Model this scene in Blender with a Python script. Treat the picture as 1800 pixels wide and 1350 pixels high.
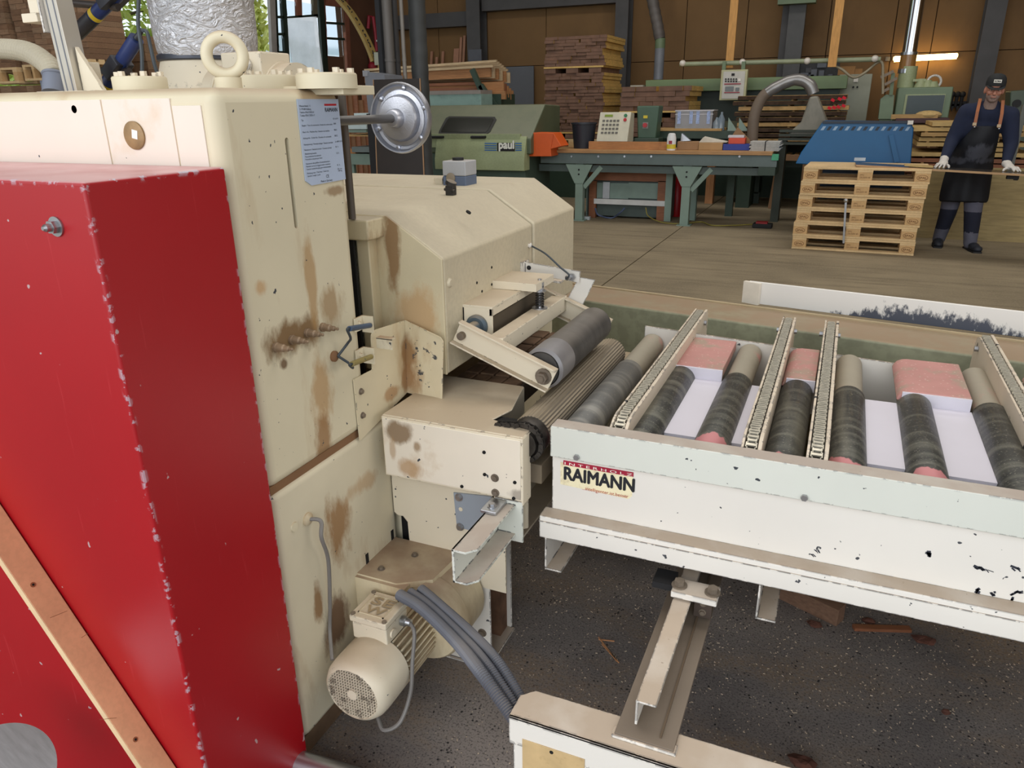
import bpy, bmesh, math, random
from math import sin, cos, pi, radians as R
from mathutils import Vector, Matrix, noise
random.seed(7)
S = bpy.context.scene
COL = S.collection
for o in list(bpy.data.objects): bpy.data.objects.remove(o)

# ------------------------------------------------------------------ camera
FPX, YAW, PITCH, ROLL = 1315.345, -0.410687443, 0.357967507, -0.0133567416
EYE = Vector((0, 0, 1.53))
FW = Vector((sin(YAW)*cos(PITCH), cos(YAW)*cos(PITCH), -sin(PITCH)))
_r = Vector((cos(YAW), -sin(YAW), 0)); _u = _r.cross(FW)
RT = _r*cos(ROLL) + _u*sin(ROLL); UP = _u*cos(ROLL) - _r*sin(ROLL)
cd = bpy.data.cameras.new('camera'); cam = bpy.data.objects.new('camera', cd); COL.objects.link(cam)
cd.sensor_width = 36; cd.lens = FPX/1800*36; cd.clip_start = .02; cd.clip_end = 300
mw = Matrix((RT, UP, -FW)).transposed().to_4x4(); mw.translation = EYE
cam.matrix_world = mw; S.camera = cam

# ------------------------------------------------------------------ world, sun, daylight, added fill lamps, exposure
W = bpy.data.worlds.new('sky'); S.world = W; W.use_nodes = True
bg = W.node_tree.nodes['Background']; bg.inputs[0].default_value = (.80, .90, 1.0, 1); bg.inputs[1].default_value = 1.3
def area(name, loc, target, sx, sy, power, col=(1, 1, 1)):
    l = bpy.data.lights.new(name, 'AREA'); l.shape = 'RECTANGLE'; l.size = sx; l.size_y = sy; l.energy = power; l.color = col
    o = bpy.data.objects.new(name, l); COL.objects.link(o); o.location = loc
    o.rotation_euler = (Vector(target)-Vector(loc)).to_track_quat('-Z', 'Y').to_euler(); return o
area('daylight_open_gate', (-1.5, -4.5, 2.9), (-1.0, 3, .6), 9, 4.2, 310, (1.0, .975, .95))
area('fill_right', (7.2, 3.0, 2.6), (-2, 3.5, .8), 6, 3.4, 130, (1.0, .97, .92))  # added fill for the right-facing sides; the right wall has no opening
area('fill_top_front', (0, 3.0, 6.3), (0, 3.0, 0), 9, 3.0, 260, (1.0, .97, .92))  # added overhead fill for the foreground; the roof above is closed
area('fill_top_rear', (-2, 9.6, 6.3), (-2, 9.6, 0), 11, 1.6, 230, (1.0, .96, .9))  # added overhead fill for the rear of the hall
sun = bpy.data.lights.new('sun', 'SUN'); sun.energy = 2.0; sun.angle = R(3); so = bpy.data.objects.new('sun', sun); COL.objects.link(so)
so.rotation_euler = Vector((.25, -.9, -1.3)).to_track_quat('-Z', 'Y').to_euler(); so.location = (0, 30, 40)
S.view_settings.view_transform = 'Standard'; S.view_settings.look = 'None'
S.view_settings.gamma = 1; S.view_settings.use_curve_mapping = False; S.view_settings.exposure = 0.0
S.cycles.use_denoising = True; S.cycles.max_bounces = 7; S.cycles.diffuse_bounces = 4; S.cycles.glossy_bounces = 3
S.cycles.transmission_bounces = 5; S.cycles.transparent_max_bounces = 8; S.cycles.caustics_reflective = False; S.cycles.caustics_refractive = False
S.cycles.sample_clamp_indirect = 4

# ------------------------------------------------------------------ helpers
def at(px, py, x=None, y=None, z=None):
    """point where the sight line of a measured point meets a known real plane"""
    d = FW + RT*((px-900)/FPX) - UP*((py-675)/FPX)
    t = (x-EYE.x)/d.x if x is not None else (y-EYE.y)/d.y if y is not None else (z-EYE.z)/d.z
    return EYE + d*t
def s2l(c):
    return tuple((v/255/12.92 if v/255 <= .04045 else ((v/255+.055)/1.055)**2.4) for v in c)
MATS = {}
def mat(name, rgb, rough=.55, metal=0, var=.10, scale=6, stretch=(1, 1, 1), fine=0, dust=0, dustrgb=(168, 150, 124), stain=0, stainrgb=(140, 104, 62),
        stainscale=(2.2, 2.2, .8), stainlo=.52, chips=0, chiprgb=(60, 64, 70), chipscale=60, edge=0, edgergb=(70, 72, 76), edgew=.006, grain=0, bump=0, bumpscale=200,
        trans=0, alpha=1, emit=0, speck=0, speckrgb=(170, 160, 140), spec=.5, coat=0, scratch=0, patches=(), origin=(0, 0, 0)):
    if name in MATS: return MATS[name]
    m = bpy.data.materials.new(name); m.use_nodes = True; MATS[name] = m
    nt = m.node_tree; N = nt.nodes; L = nt.links
    b = N['Principled BSDF']; b.inputs['Roughness'].default_value = rough; b.inputs['Metallic'].default_value = metal
    b.inputs['Specular IOR Level'].default_value = spec
    if coat: b.inputs['Coat Weight'].default_value = coat; b.inputs['Coat Roughness'].default_value = .15
    if trans: b.inputs['Transmission Weight'].default_value = trans
    if alpha < 1: b.inputs['Alpha'].default_value = alpha
    c = s2l(rgb)
    tc = N.new('ShaderNodeTexCoord')
    def mapping(sc):
        mp = N.new('ShaderNodeMapping'); mp.inputs['Scale'].default_value = sc; L.new(tc.outputs['Object'], mp.inputs[0]); return mp.outputs[0]
    def nz(sc, s, detail=4, rough_=.55):
        n = N.new('ShaderNodeTexNoise'); n.inputs['Scale'].default_value = s; n.inputs['Detail'].default_value = detail; n.inputs['Roughness'].default_value = rough_
        L.new(mapping(sc), n.inputs[0]); return n.outputs[0]
    def ramp(inp, a, z, lo=0, hi=1):
        r = N.new('ShaderNodeMapRange'); r.inputs[1].default_value = a; r.inputs[2].default_value = z; r.inputs[3].default_value = lo; r.inputs[4].default_value = hi
        L.new(inp, r.inputs[0]); return r.outputs[0]
    def mul(a, k):
        r = N.new('ShaderNodeMath'); r.operation = 'MULTIPLY'; L.new(a, r.inputs[0])
        if isinstance(k, (int, float)): r.inputs[1].default_value = k
        else: L.new(k, r.inputs[1])
        return r.outputs[0]
    def mix(fac, A, B):
        r = N.new('ShaderNodeMix'); r.data_type = 'RGBA'
        L.new(fac, r.inputs[0])
        for k, q in ((6, A), (7, B)):
            if isinstance(q, tuple): r.inputs[k].default_value = (*q, 1)
            else: L.new(q, r.inputs[k])
        return r.outputs[2]
    lo = tuple(v*(1-var) for v in c); hi = tuple(min(1, v*(1+var)) for v in c)
    cur = mix(ramp(nz(stretch, scale), .3, .7), lo, hi)
    if fine: cur = mix(mul(ramp(nz(stretch, scale*14, 2), .42, .62), fine), cur, tuple(v*.45 for v in c))
    if grain:
        g = nz((1*grain[0], 1*grain[1], 1*grain[2]), 14, 5, .6)
        cur = mix(mul(ramp(g, .38, .66), .55), cur, tuple(v*.52 for v in c))
    if stain:
        sgn = nz(stainscale, 1.6, 6, .62)
        cur = mix(mul(ramp(sgn, stainlo, stainlo+.12), stain), cur, s2l(stainrgb))
    for (wx, wy, wz, rx, ry, rz, st_, prgb) in patches:      # stains with a place of their own (splashed oil and sawdust)
        vs_ = N.new('ShaderNodeVectorMath'); vs_.operation = 'SUBTRACT'; L.new(tc.outputs['Object'], vs_.inputs[0]); vs_.inputs[1].default_value = (wx-origin[0], wy-origin[1], wz-origin[2])
        vm_ = N.new('ShaderNodeVectorMath'); vm_.operation = 'DIVIDE'; L.new(vs_.outputs[0], vm_.inputs[0]); vm_.inputs[1].default_value = (rx, ry, rz)
        vl_ = N.new('ShaderNodeVectorMath'); vl_.operation = 'LENGTH'; L.new(vm_.outputs[0], vl_.inputs[0])
        ad_ = N.new('ShaderNodeMath'); ad_.operation = 'MULTIPLY_ADD'; L.new(nz((1, 1, .45), 16, 6, .65), ad_.inputs[0]); ad_.inputs[1].default_value = 2.2; ad_.inputs[2].default_value = -1.1
        a2_ = N.new('ShaderNodeMath'); a2_.operation = 'ADD'; L.new(vl_.outputs['Value'], a2_.inputs[0]); L.new(ad_.outputs[0], a2_.inputs[1])
        cur = mix(mul(ramp(a2_.outputs[0], 1.05, .55), st_), cur, s2l(prgb))
    if scratch:
        sc_ = nz((90, 90, 4), 1.0, 3, .7)
        cur = mix(mul(ramp(sc_, .66, .70), scratch), cur, tuple(min(1, v*1.5+.06) for v in c))
    if chips:
        k = nz((1, 1, 1), chipscale, 2, .5); th = .76-.12*chips
        cur = mix(ramp(k, th, th+.015), cur, s2l(chiprgb))
    if speck:
        v = N.new('ShaderNodeTexVoronoi'); v.inputs['Scale'].default_value = 70; L.new(mapping((1, 1, 1)), v.inputs[0])
        cur = mix(mul(ramp(v.outputs[0], .22, .12), speck), cur, s2l(speckrgb))
    if dust:
        ge = N.new('ShaderNodeNewGeometry'); sx = N.new('ShaderNodeSeparateXYZ'); L.new(ge.outputs['Normal'], sx.inputs[0])
        f = mul(ramp(sx.outputs[2], .45, .9), ramp(nz((1, 1, 1), 7, 5), .25, .55, .55, 1.0))
        cur = mix(mul(f, dust), cur, s2l(dustrgb))
    if edge:
        bv = N.new('ShaderNodeBevel'); bv.samples = 4; bv.inputs[0].default_value = edgew
        ge2 = N.new('ShaderNodeNewGeometry'); dp = N.new('ShaderNodeVectorMath'); dp.operation = 'DOT_PRODUCT'
        L.new(bv.outputs[0], dp.inputs[0]); L.new(ge2.outputs['True Normal'], dp.inputs[1])
        e = ramp(dp.outputs['Value'], .985, .95)
        cur = mix(mul(e, ramp(nz((1, 1, 1), 40, 5, .65), .62-.22*edge, .65-.22*edge)), cur, s2l(edgergb))
    L.new(cur, b.inputs['Base Color'])
    if bump:
        bp = N.new('ShaderNodeBump'); bp.inputs['Strength'].default_value = bump; bp.inputs['Distance'].default_value = .002
        L.new(nz(stretch, bumpscale, 3), bp.inputs['Height']); L.new(bp.outputs[0], b.inputs['Normal'])
    if emit:
        L.new(cur, b.inputs['Emission Color']); b.inputs['Emission Strength'].default_value = emit
    return m

ORG = {}
def org(o):
    return ORG[o.name] if o else Vector((0, 0, 0))
def tag(o, label=None, cat=None, group=None, kind=None):
    if label: o['label'] = label
    if cat: o['category'] = cat
    if group: o['group'] = group
    if kind: o['kind'] = kind
    return o
def thing(name, label, cat, loc, group=None):
    o = bpy.data.objects.new(name, None); COL.objects.link(o); o.location = loc; o.empty_display_size = .05
    ORG[o.name] = Vector(loc); return tag(o, label, cat, group)
AX = {'x': Vector((1, 0, 0)), 'y': Vector((0, 1, 0)), 'z': Vector((0, 0, 1))}
def frame(axis):
    a = (AX[axis] if isinstance(axis, str) else Vector(axis)).normalized()
    t = Vector((0, 0, 1)) if abs(a.z) < .9 else Vector((1, 0, 0))
    u = t.cross(a).normalized(); return a, u, a.cross(u)
class MB:
    def __init__(s): s.v = []; s.f = []
    def add(s, vs, fs):
        n = len(s.v); s.v += [Vector(p) for p in vs]; s.f += [tuple(i+n for i in q) for q in fs]; return s
    def box(s, x0, x1, y0, y1, z0, z1):
        return s.add([(x, y, z) for x in (x0, x1) for y in (y0, y1) for z in (z0, z1)],
                     [(0, 1, 3, 2), (4, 6, 7, 5), (0, 4, 5, 1), (2, 3, 7, 6), (0, 2, 6, 4), (1, 5, 7, 3)])
    def obox(s, c, size, M=None):
        k = MB().box(-size[0]/2, size[0]/2, -size[1]/2, size[1]/2, -size[2]/2, size[2]/2)
        M = M.to_4x4() if M else Matrix()
        return s.add([M @ p + Vector(c) for p in k.v], k.f)
    def bar(s, p0, p1, w, h, up=(0, 0, 1)):
        p0 = Vector(p0); p1 = Vector(p1); a = (p1-p0); L_ = a.length; a.normalize()
        u = Vector(up).cross(a).normalized(); t = a.cross(u)
        vs = []
        for q in (p0, p1):
            for i, j in ((-1, -1), (1, -1), (1, 1), (-1, 1)): vs.append(q + u*(i*w/2) + t*(j*h/2))
        return s.add(vs, [(0, 3, 2, 1), (4, 5, 6, 7), (0, 1, 5, 4), (1, 2, 6, 5), (2, 3, 7, 6), (3, 0, 4, 7)])
    def prism(s, pts, axis, a0, a1):
        def P(p, a):
            return (a, p[0], p[1]) if axis == 'x' else (p[0], a, p[1]) if axis == 'y' else (p[0], p[1], a)
        n = len(pts); ar = sum(pts[i][0]*pts[(i+1) % n][1]-pts[(i+1) % n][0]*pts[i][1] for i in range(n))
        if (ar < 0) != (axis == 'y'): pts = pts[::-1]
        vs = [P(p, a0) for p in pts] + [P(p, a1) for p in pts]
        fs = [tuple(range(n-1, -1, -1)), tuple(range(n, 2*n))] + [(i, (i+1) % n, n+(i+1) % n, n+i) for i in range(n)]
        if a1 < a0: fs = [q[::-1] for q in fs]
        return s.add(vs, fs)
    def lathe(s, prof, o, axis, n=20, caps=True):
        a, u, w = frame(axis); o = Vector(o); vs = []; fs = []
        for r, h in prof:
            for k in range(n):
                t = 2*pi*k/n; vs.append(o + a*h + (u*cos(t)+w*sin(t))*r)
        for i in range(len(prof)-1):
            for k in range(n):
                k2 = (k+1) % n; fs.append((i*n+k, i*n+k2, (i+1)*n+k2, (i+1)*n+k))
        if caps:
            fs.append(tuple(range(n-1, -1, -1))); m = (len(prof)-1)*n; fs.append(tuple(range(m, m+n)))
        return s.add(vs, fs)
    def cyl(s, p0, p1, r0, r1=None, n=16):
        p0 = Vector(p0); p1 = Vector(p1); d = p1-p0
        return s.lathe([(r0, 0), (r0 if r1 is None else r1, d.length)], p0, d, n)
    def tube(s, pts, r, n=8, rib=0, per=1):
        pts = [Vector(p) for p in pts]; vs = []; fs = []; m = len(pts)
        a0, u, w = frame(pts[1]-pts[0])
        for i, p in enumerate(pts):
            d = (pts[min(i+1, m-1)]-pts[max(i-1, 0)]).normalized()
            u = (u - d*u.dot(d)).normalized(); w = d.cross(u)
            rr = (r[i] if isinstance(r, (list, tuple)) else r) + (rib if (i//per) % 2 else 0)
            for k in range(n): t = 2*pi*k/n; vs.append(p + (u*cos(t)+w*sin(t))*rr)
        for i in range(m-1):
            for k in range(n): k2 = (k+1) % n; fs.append((i*n+k, i*n+k2, (i+1)*n+k2, (i+1)*n+k))
        fs.append(tuple(range(n-1, -1, -1))); fs.append(tuple(range((m-1)*n, m*n)))
        return s.add(vs, fs)
    def torus(s, c, axis, Rr, r, n=28, m=10):
        a, u, w = frame(axis); c = Vector(c); vs = []; fs = []
        for i in range(n):
            t = 2*pi*i/n; d = u*cos(t)+w*sin(t)
            for k in range(m): q = 2*pi*k/m; vs.append(c + d*(Rr+r*cos(q)) + a*(r*sin(q)))
        for i in range(n):
            for k in range(m):
                i2 = (i+1) % n; k2 = (k+1) % m; fs.append((i*m+k, i2*m+k, i2*m+k2, i*m+k2))
        return s.add(vs, fs)
    def ball(s, c, rx, ry=None, rz=None, n=14, m=9):
        ry = ry or rx; rz = rz or rx; c = Vector(c); vs = [c+Vector((0, 0, -rz))]; fs = []
        for i in range(1, m):
            t = -pi/2+pi*i/m
            for k in range(n): q = 2*pi*k/n; vs.append(c+Vector((rx*cos(t)*cos(q), ry*cos(t)*sin(q), rz*sin(t))))
        vs.append(c+Vector((0, 0, rz))); e = len(vs)-1
        for k in range(n):
            k2 = (k+1) % n; fs.append((0, 1+k2, 1+k)); fs.append((e, 1+(m-2)*n+k, 1+(m-2)*n+k2))
            for i in range(m-2): fs.append((1+i*n+k, 1+i*n+k2, 1+(i+1)*n+k2, 1+(i+1)*n+k))
        return s.add(vs, fs)
    def hexbolt(s, p, axis, r, h, washer=True):
        a, _, _ = frame(axis); p = Vector(p)
        if washer: s.cyl(p, p+a*h*.3, r*1.45, n=14)
        return s.cyl(p+a*h*(.3 if washer else 0), p+a*h*1.2, r, n=6)
    def sheet(s, pts, t):
        """flat or folded outline (list of 3-D points, planar) given a thickness vector t"""
        t = Vector(t); pts = [Vector(p) for p in pts]; n = len(pts)
        return s.add(pts + [p+t for p in pts], [tuple(range(n-1, -1, -1)), tuple(range(n, 2*n))] + [(i, (i+1) % n, n+(i+1) % n, n+i) for i in range(n)])
    def xf(s, M): s.v = [M @ p for p in s.v]; return s
    def mesh(s, name, o=Vector((0, 0, 0))):
        me = bpy.data.meshes.new(name); me.from_pydata([tuple(p-o) for p in s.v], [], s.f); me.validate(); return me
    def build(s, name, m, parent=None, smooth=0, bevel=0, seg=2, label=None, loc=None, fix=True):
        off = org(parent) if parent else Vector(loc) if loc is not None else Vector((0, 0, 0))
        me = s.mesh(name, off); me.materials.append(m)
        if fix:
            bm = bmesh.new(); bm.from_mesh(me); bmesh.ops.recalc_face_normals(bm, faces=bm.faces); bm.to_mesh(me); bm.free()
        o = bpy.data.objects.new(name, me); COL.objects.link(o)
        if parent: o.parent = parent
        else: o.location = off
        ORG[o.name] = off
        if smooth:
            me.polygons.foreach_set('use_smooth', [True]*len(me.polygons)); me.set_sharp_from_angle(angle=R(smooth if smooth > 1 else 40))
        if bevel:
            if not smooth: me.polygons.foreach_set('use_smooth', [True]*len(me.polygons)); me.set_sharp_from_angle(angle=R(25))
            md = o.modifiers.new('bevel', 'BEVEL'); md.width = bevel; md.segments = seg; md.limit_method = 'ANGLE'; md.angle_limit = R(35)
            md.harden_normals = True
        if label: o['label'] = label
        return o
def structure(o): o['kind'] = 'structure'; return o
def dup(o, loc, label=None, rotz=0, group=None, cat=None):
    def rec(q, par):
        c = q.copy(); COL.objects.link(c); ORG[c.name] = Vector(loc)
        if par: c.parent = par
        for ch in q.children: rec(ch, c)
        return c
    c = rec(o, None); c.location = loc; c.rotation_euler = (0, 0, rotz)
    if label: c['label'] = label
    if group: c['group'] = group
    return c
def evalmesh(o):
    dg = bpy.context.evaluated_depsgraph_get(); dg.update(); e = o.evaluated_get(dg); me = bpy.data.meshes.new_from_object(e)
    return me
def cut(o, cutter):
    c = cutter.build('cutter', list(MATS.values())[0], loc=(0, 0, 0), fix=True)
    md = o.modifiers.new('cut', 'BOOLEAN'); md.operation = 'DIFFERENCE'; md.object = c; md.solver = 'EXACT'
    bpy.context.view_layer.update()
    me = evalmesh(o); o.modifiers.clear(); o.data = me; bpy.data.objects.remove(c)
    w_ = o.modifiers.new('normals', 'WEIGHTED_NORMAL'); w_.weight = 100; w_.keep_sharp = True; return o
def text(name, body, size, m, parent, origin, ux, uy, bold=0, align='LEFT', extrude=.0003, spacing=1, width=None):
    """real lettering as a thin mesh: origin, direction of writing ux, up direction uy"""
    cu = bpy.data.curves.new(name, 'FONT'); cu.body = body; cu.size = size; cu.extrude = 0; cu.align_x = align; cu.space_character = spacing; cu.resolution_u = 3
    t = bpy.data.objects.new(name, cu); COL.objects.link(t); bpy.context.view_layer.update()
    me = evalmesh(t); bpy.data.objects.remove(t)
    ux = Vector(ux).normalized(); uy = Vector(uy).normalized(); n = ux.cross(uy)
    k = 1
    if width and len(me.vertices):
        xs = [v.co.x for v in me.vertices]; k = width/max(1e-6, max(xs)-min(xs))
    off = org(parent); o0 = Vector(origin)
    for v in me.vertices: v.co = o0 + ux*(v.co.x*k) + uy*v.co.y + n*extrude - off
    if bold:                                            # heavier strokes: the outline repeated a hair to each side
        bm = bmesh.new(); bm.from_mesh(me); bm2 = bm.copy(); base = bpy.data.meshes.new(name+'_b'); bm.to_mesh(base)
        out = bmesh.new()
        for i, (sx, sz) in enumerate(((-1, 0), (1, 0), (0, -1), (0, 1), (.7, .7), (-.7, -.7))):
            k0 = len(out.verts); out.from_mesh(base); out.verts.ensure_lookup_table()
            for v in out.verts[k0:]: v.co += ux*(bold*sx) + uy*(bold*sz) + n*(i*.00001)
        out.to_mesh(me); out.free(); bm.free(); bm2.free(); bpy.data.meshes.remove(base)
    me.materials.clear(); me.materials.append(m)
    o = bpy.data.objects.new(name, me); COL.objects.link(o); o.parent = parent; ORG[o.name] = off; return o
def smoothpath(pts, n=10):
    pts = [Vector(p) for p in pts]; out = []
    q = [pts[0]*2-pts[1]] + pts + [pts[-1]*2-pts[-2]]
    for i in range(1, len(q)-2):
        for k in range(n):
            t = k/n; a, b, c, d = q[i-1], q[i], q[i+1], q[i+2]
            out.append(.5*((2*b) + (c-a)*t + (2*a-5*b+4*c-d)*t*t + (3*b-a-3*c+d)*t**3))
    out.append(pts[-1]); return out
def resample(pts, step):
    out = [pts[0]]; acc = 0
    for a, b in zip(pts, pts[1:]):
        L_ = (b-a).length; d = step-acc
        while d <= L_: out.append(a.lerp(b, d/L_)); d += step
        acc = (acc+L_) % step
    return out
# ------------------------------------------------------------------ materials shared
CREAM = mat('cream_paint', (222, 211, 188), rough=.5, var=.05, scale=3, dust=.85, dustrgb=(180, 162, 138), chips=.25, chipscale=70, edge=.25, edgergb=(120, 110, 96), edgew=.004)
def P8(px, py, ax, v, r, st_, rgb):
    c = at(px, py, **{ax: v}); return (c.x, c.y, c.z, *r, st_, rgb)
SO = (-1.6, 1.6, 0)
FACEP = [P8(520, 592, 'x', -1.05, (.2, .10, .045), .95, (122, 92, 56)), P8(548, 500, 'x', -1.05, (.2, .020, .12), .75, (170, 134, 86)), P8(580, 540, 'x', -1.05, (.2, .05, .05), .7, (150, 116, 72)),
         P8(566, 690, 'x', -1.05, (.2, .045, .10), .8, (176, 140, 94)), P8(572, 775, 'x', -1.05, (.2, .04, .09), .9, (150, 112, 70)), P8(458, 505, 'x', -1.05, (.2, .02, .02), .7, (188, 146, 96)),
         P8(612, 300, 'x', -1.05, (.2, .02, .08), .7, (140, 104, 62)), P8(560, 170, 'x', -1.05, (.2, .09, .02), .6, (176, 138, 92)), P8(590, 335, 'x', -1.05, (.2, .04, .012), .7, (130, 94, 54)), P8(500, 640, 'x', -1.05, (.2, .015, .015), .9, (104, 76, 48))]
LOWP = [P8(595, 930, 'x', -1.05, (.2, .060, .10), .95, (156, 120, 80)), P8(590, 1100, 'x', -1.05, (.2, .055, .09), .95, (116, 88, 66)), P8(560, 1060, 'x', -1.05, (.2, .018, .06), .9, (138, 102, 62)), P8(640, 850, 'x', -1.05, (.2, .10, .03), .6, (176, 140, 98)),
        P8(545, 1320, 'x', -1.05, (.3, .2, .05), .95, (124, 98, 76)), P8(610, 1230, 'x', -1.05, (.2, .05, .06), .7, (150, 122, 92))]
COLFACE = mat('column_paint', (212, 202, 174), rough=.55, var=.05, scale=3, dust=.9, dustrgb=(176, 156, 130), stain=.5, stainrgb=(172, 140, 96), stainscale=(3.2, 3.2, .75), stainlo=.58, chips=.2, chipscale=70, patches=FACEP, origin=SO)
LOWFACE = mat('lower_housing_paint', (212, 202, 176), rough=.6, var=.06, scale=4, dust=1, dustrgb=(165, 140, 112), stain=.5, stainrgb=(160, 126, 86), stainscale=(3.5, 3.5, 1.2), stainlo=.56, chips=.2, patches=LOWP, origin=SO)
CREAMST = mat('cream_paint_stained', (214, 204, 176), rough=.55, var=.06, scale=3, dust=.9, dustrgb=(172, 150, 122), stain=.75, stainrgb=(158, 124, 80), stainscale=(3.2, 3.2, .75), stainlo=.55, chips=.2, chipscale=70)
CREAMHEAVY = mat('cream_paint_sawdust_stained', (216, 206, 180), rough=.6, var=.07, scale=4, dust=1, dustrgb=(165, 140, 112), stain=.9, stainrgb=(138, 102, 64), stainscale=(3.5, 3.5, 1.6), stainlo=.5, chips=.2)
HOODST = mat('hood_paint_stained', (206, 193, 160), rough=.6, var=.08, scale=4, dust=.8, dustrgb=(174, 162, 140), stain=.6, stainrgb=(178, 142, 96), stainscale=(2.4, 2.4, .9), stainlo=.5, bump=.15, origin=SO,
    patches=[P8(692, 430, 'y', 1.70, (.025, .2, .14), .9, (140, 106, 68)), P8(735, 560, 'y', 1.70, (.08, .2, .10), .7, (190, 150, 102)), P8(720, 640, 'y', 1.70, (.05, .2, .10), .5, (170, 132, 88))])
DEFLP = mat('deflector_paint', (212, 200, 170), rough=.55, var=.06, scale=4, stain=.5, stainrgb=(178, 144, 100), stainscale=(5, 5, 2), stainlo=.54, chips=.2, origin=SO, edge=.2,
    patches=[P8(716, 620, 'x', -1.04, (.035, .02, .06), .9, (154, 116, 74)), P8(715, 670, 'x', -1.04, (.05, .035, .05), .9, (158, 120, 80)), P8(690, 690, 'x', -1.045, (.1, .05, .02), .8, (170, 132, 92))])
HOOD = mat('hood_paint', (201, 190, 164), rough=.55, var=.05, scale=5, fine=.12, dust=.5, dustrgb=(168, 156, 134), stain=.3, stainlo=.6)
CREAMHI = mat('cream_paint_front', (226, 214, 200), rough=.5, var=.03, scale=3, stain=.4, stainrgb=(206, 180, 142), stainscale=(4, 4, 4), stainlo=.62, chips=.1)
WHITEP = mat('white_paint_chipped', (226, 221, 212), rough=.48, var=.03, scale=3, dust=.95, dustrgb=(178, 160, 140), chips=.42, chipscale=44, chiprgb=(70, 72, 76), edge=.75, edgergb=(74, 72, 72), edgew=.005)
GREENWHITE = mat('pale_green_white_paint', (214, 216, 206), rough=.45, var=.03, scale=4, dust=.95, dustrgb=(172, 158, 146), chips=.35, chipscale=50, edge=.5, edgew=.005)
RED = mat('red_paint', (160, 6, 20), rough=.40, var=.06, scale=2.2, chips=.06, chipscale=38, chiprgb=(180, 150, 150), dust=.8, dustrgb=(214, 178, 178), edge=.42, edgergb=(190, 200, 212), edgew=.011, scratch=.16, spec=.55)  # pink dust colour on the top also paints in its glancing reflection
STEEL = mat('zinc_steel', (176, 176, 178), rough=.34, metal=.9, var=.12, scale=20)
DSTEEL = mat('dusty_steel', (128, 116, 102), rough=.6, metal=.5, var=.2, scale=30)
GALV = mat('galvanised', (186, 190, 196), rough=.3, metal=.95, var=.12, scale=9)
ALU = mat('cast_aluminium', (186, 188, 196), rough=.36, metal=.85, var=.06, scale=14, bump=.2, bumpscale=260)
BLACK = mat('black_rubber', (22, 22, 24), rough=.7, var=.15)
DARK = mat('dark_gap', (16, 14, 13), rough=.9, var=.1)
CHAIN = mat('oiled_chain', (70, 66, 62), rough=.45, metal=.7, var=.35, scale=40)
GREYCONDUIT = mat('grey_conduit', (96, 98, 106), rough=.5, var=.12, scale=9, dust=.45, dustrgb=(140, 130, 118))
CABLE = mat('grey_cable', (120, 116, 112), rough=.55, var=.1)
DCABLE = mat('dark_cable', (58, 66, 72), rough=.55, var=.1)
INK = mat('black_print', (24, 26, 32), rough=.6, var=.02)
WOODB = mat('beech_wood', (196, 142, 98), rough=.55, var=.10, scale=5, grain=(9, 9, .7))
WOODP = mat('pine_wood', (206, 168, 112), rough=.65, var=.14, scale=4, grain=(.6, 8, 8))
WOODX = mat('raw_wood_along_x', (186, 150, 96), rough=.7, var=.2, scale=3, grain=(.5, 8, 8))
WOODR = mat('red_brown_wood', (140, 88, 58), rough=.6, var=.18, scale=4, grain=(.6, 8, 8))

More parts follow.
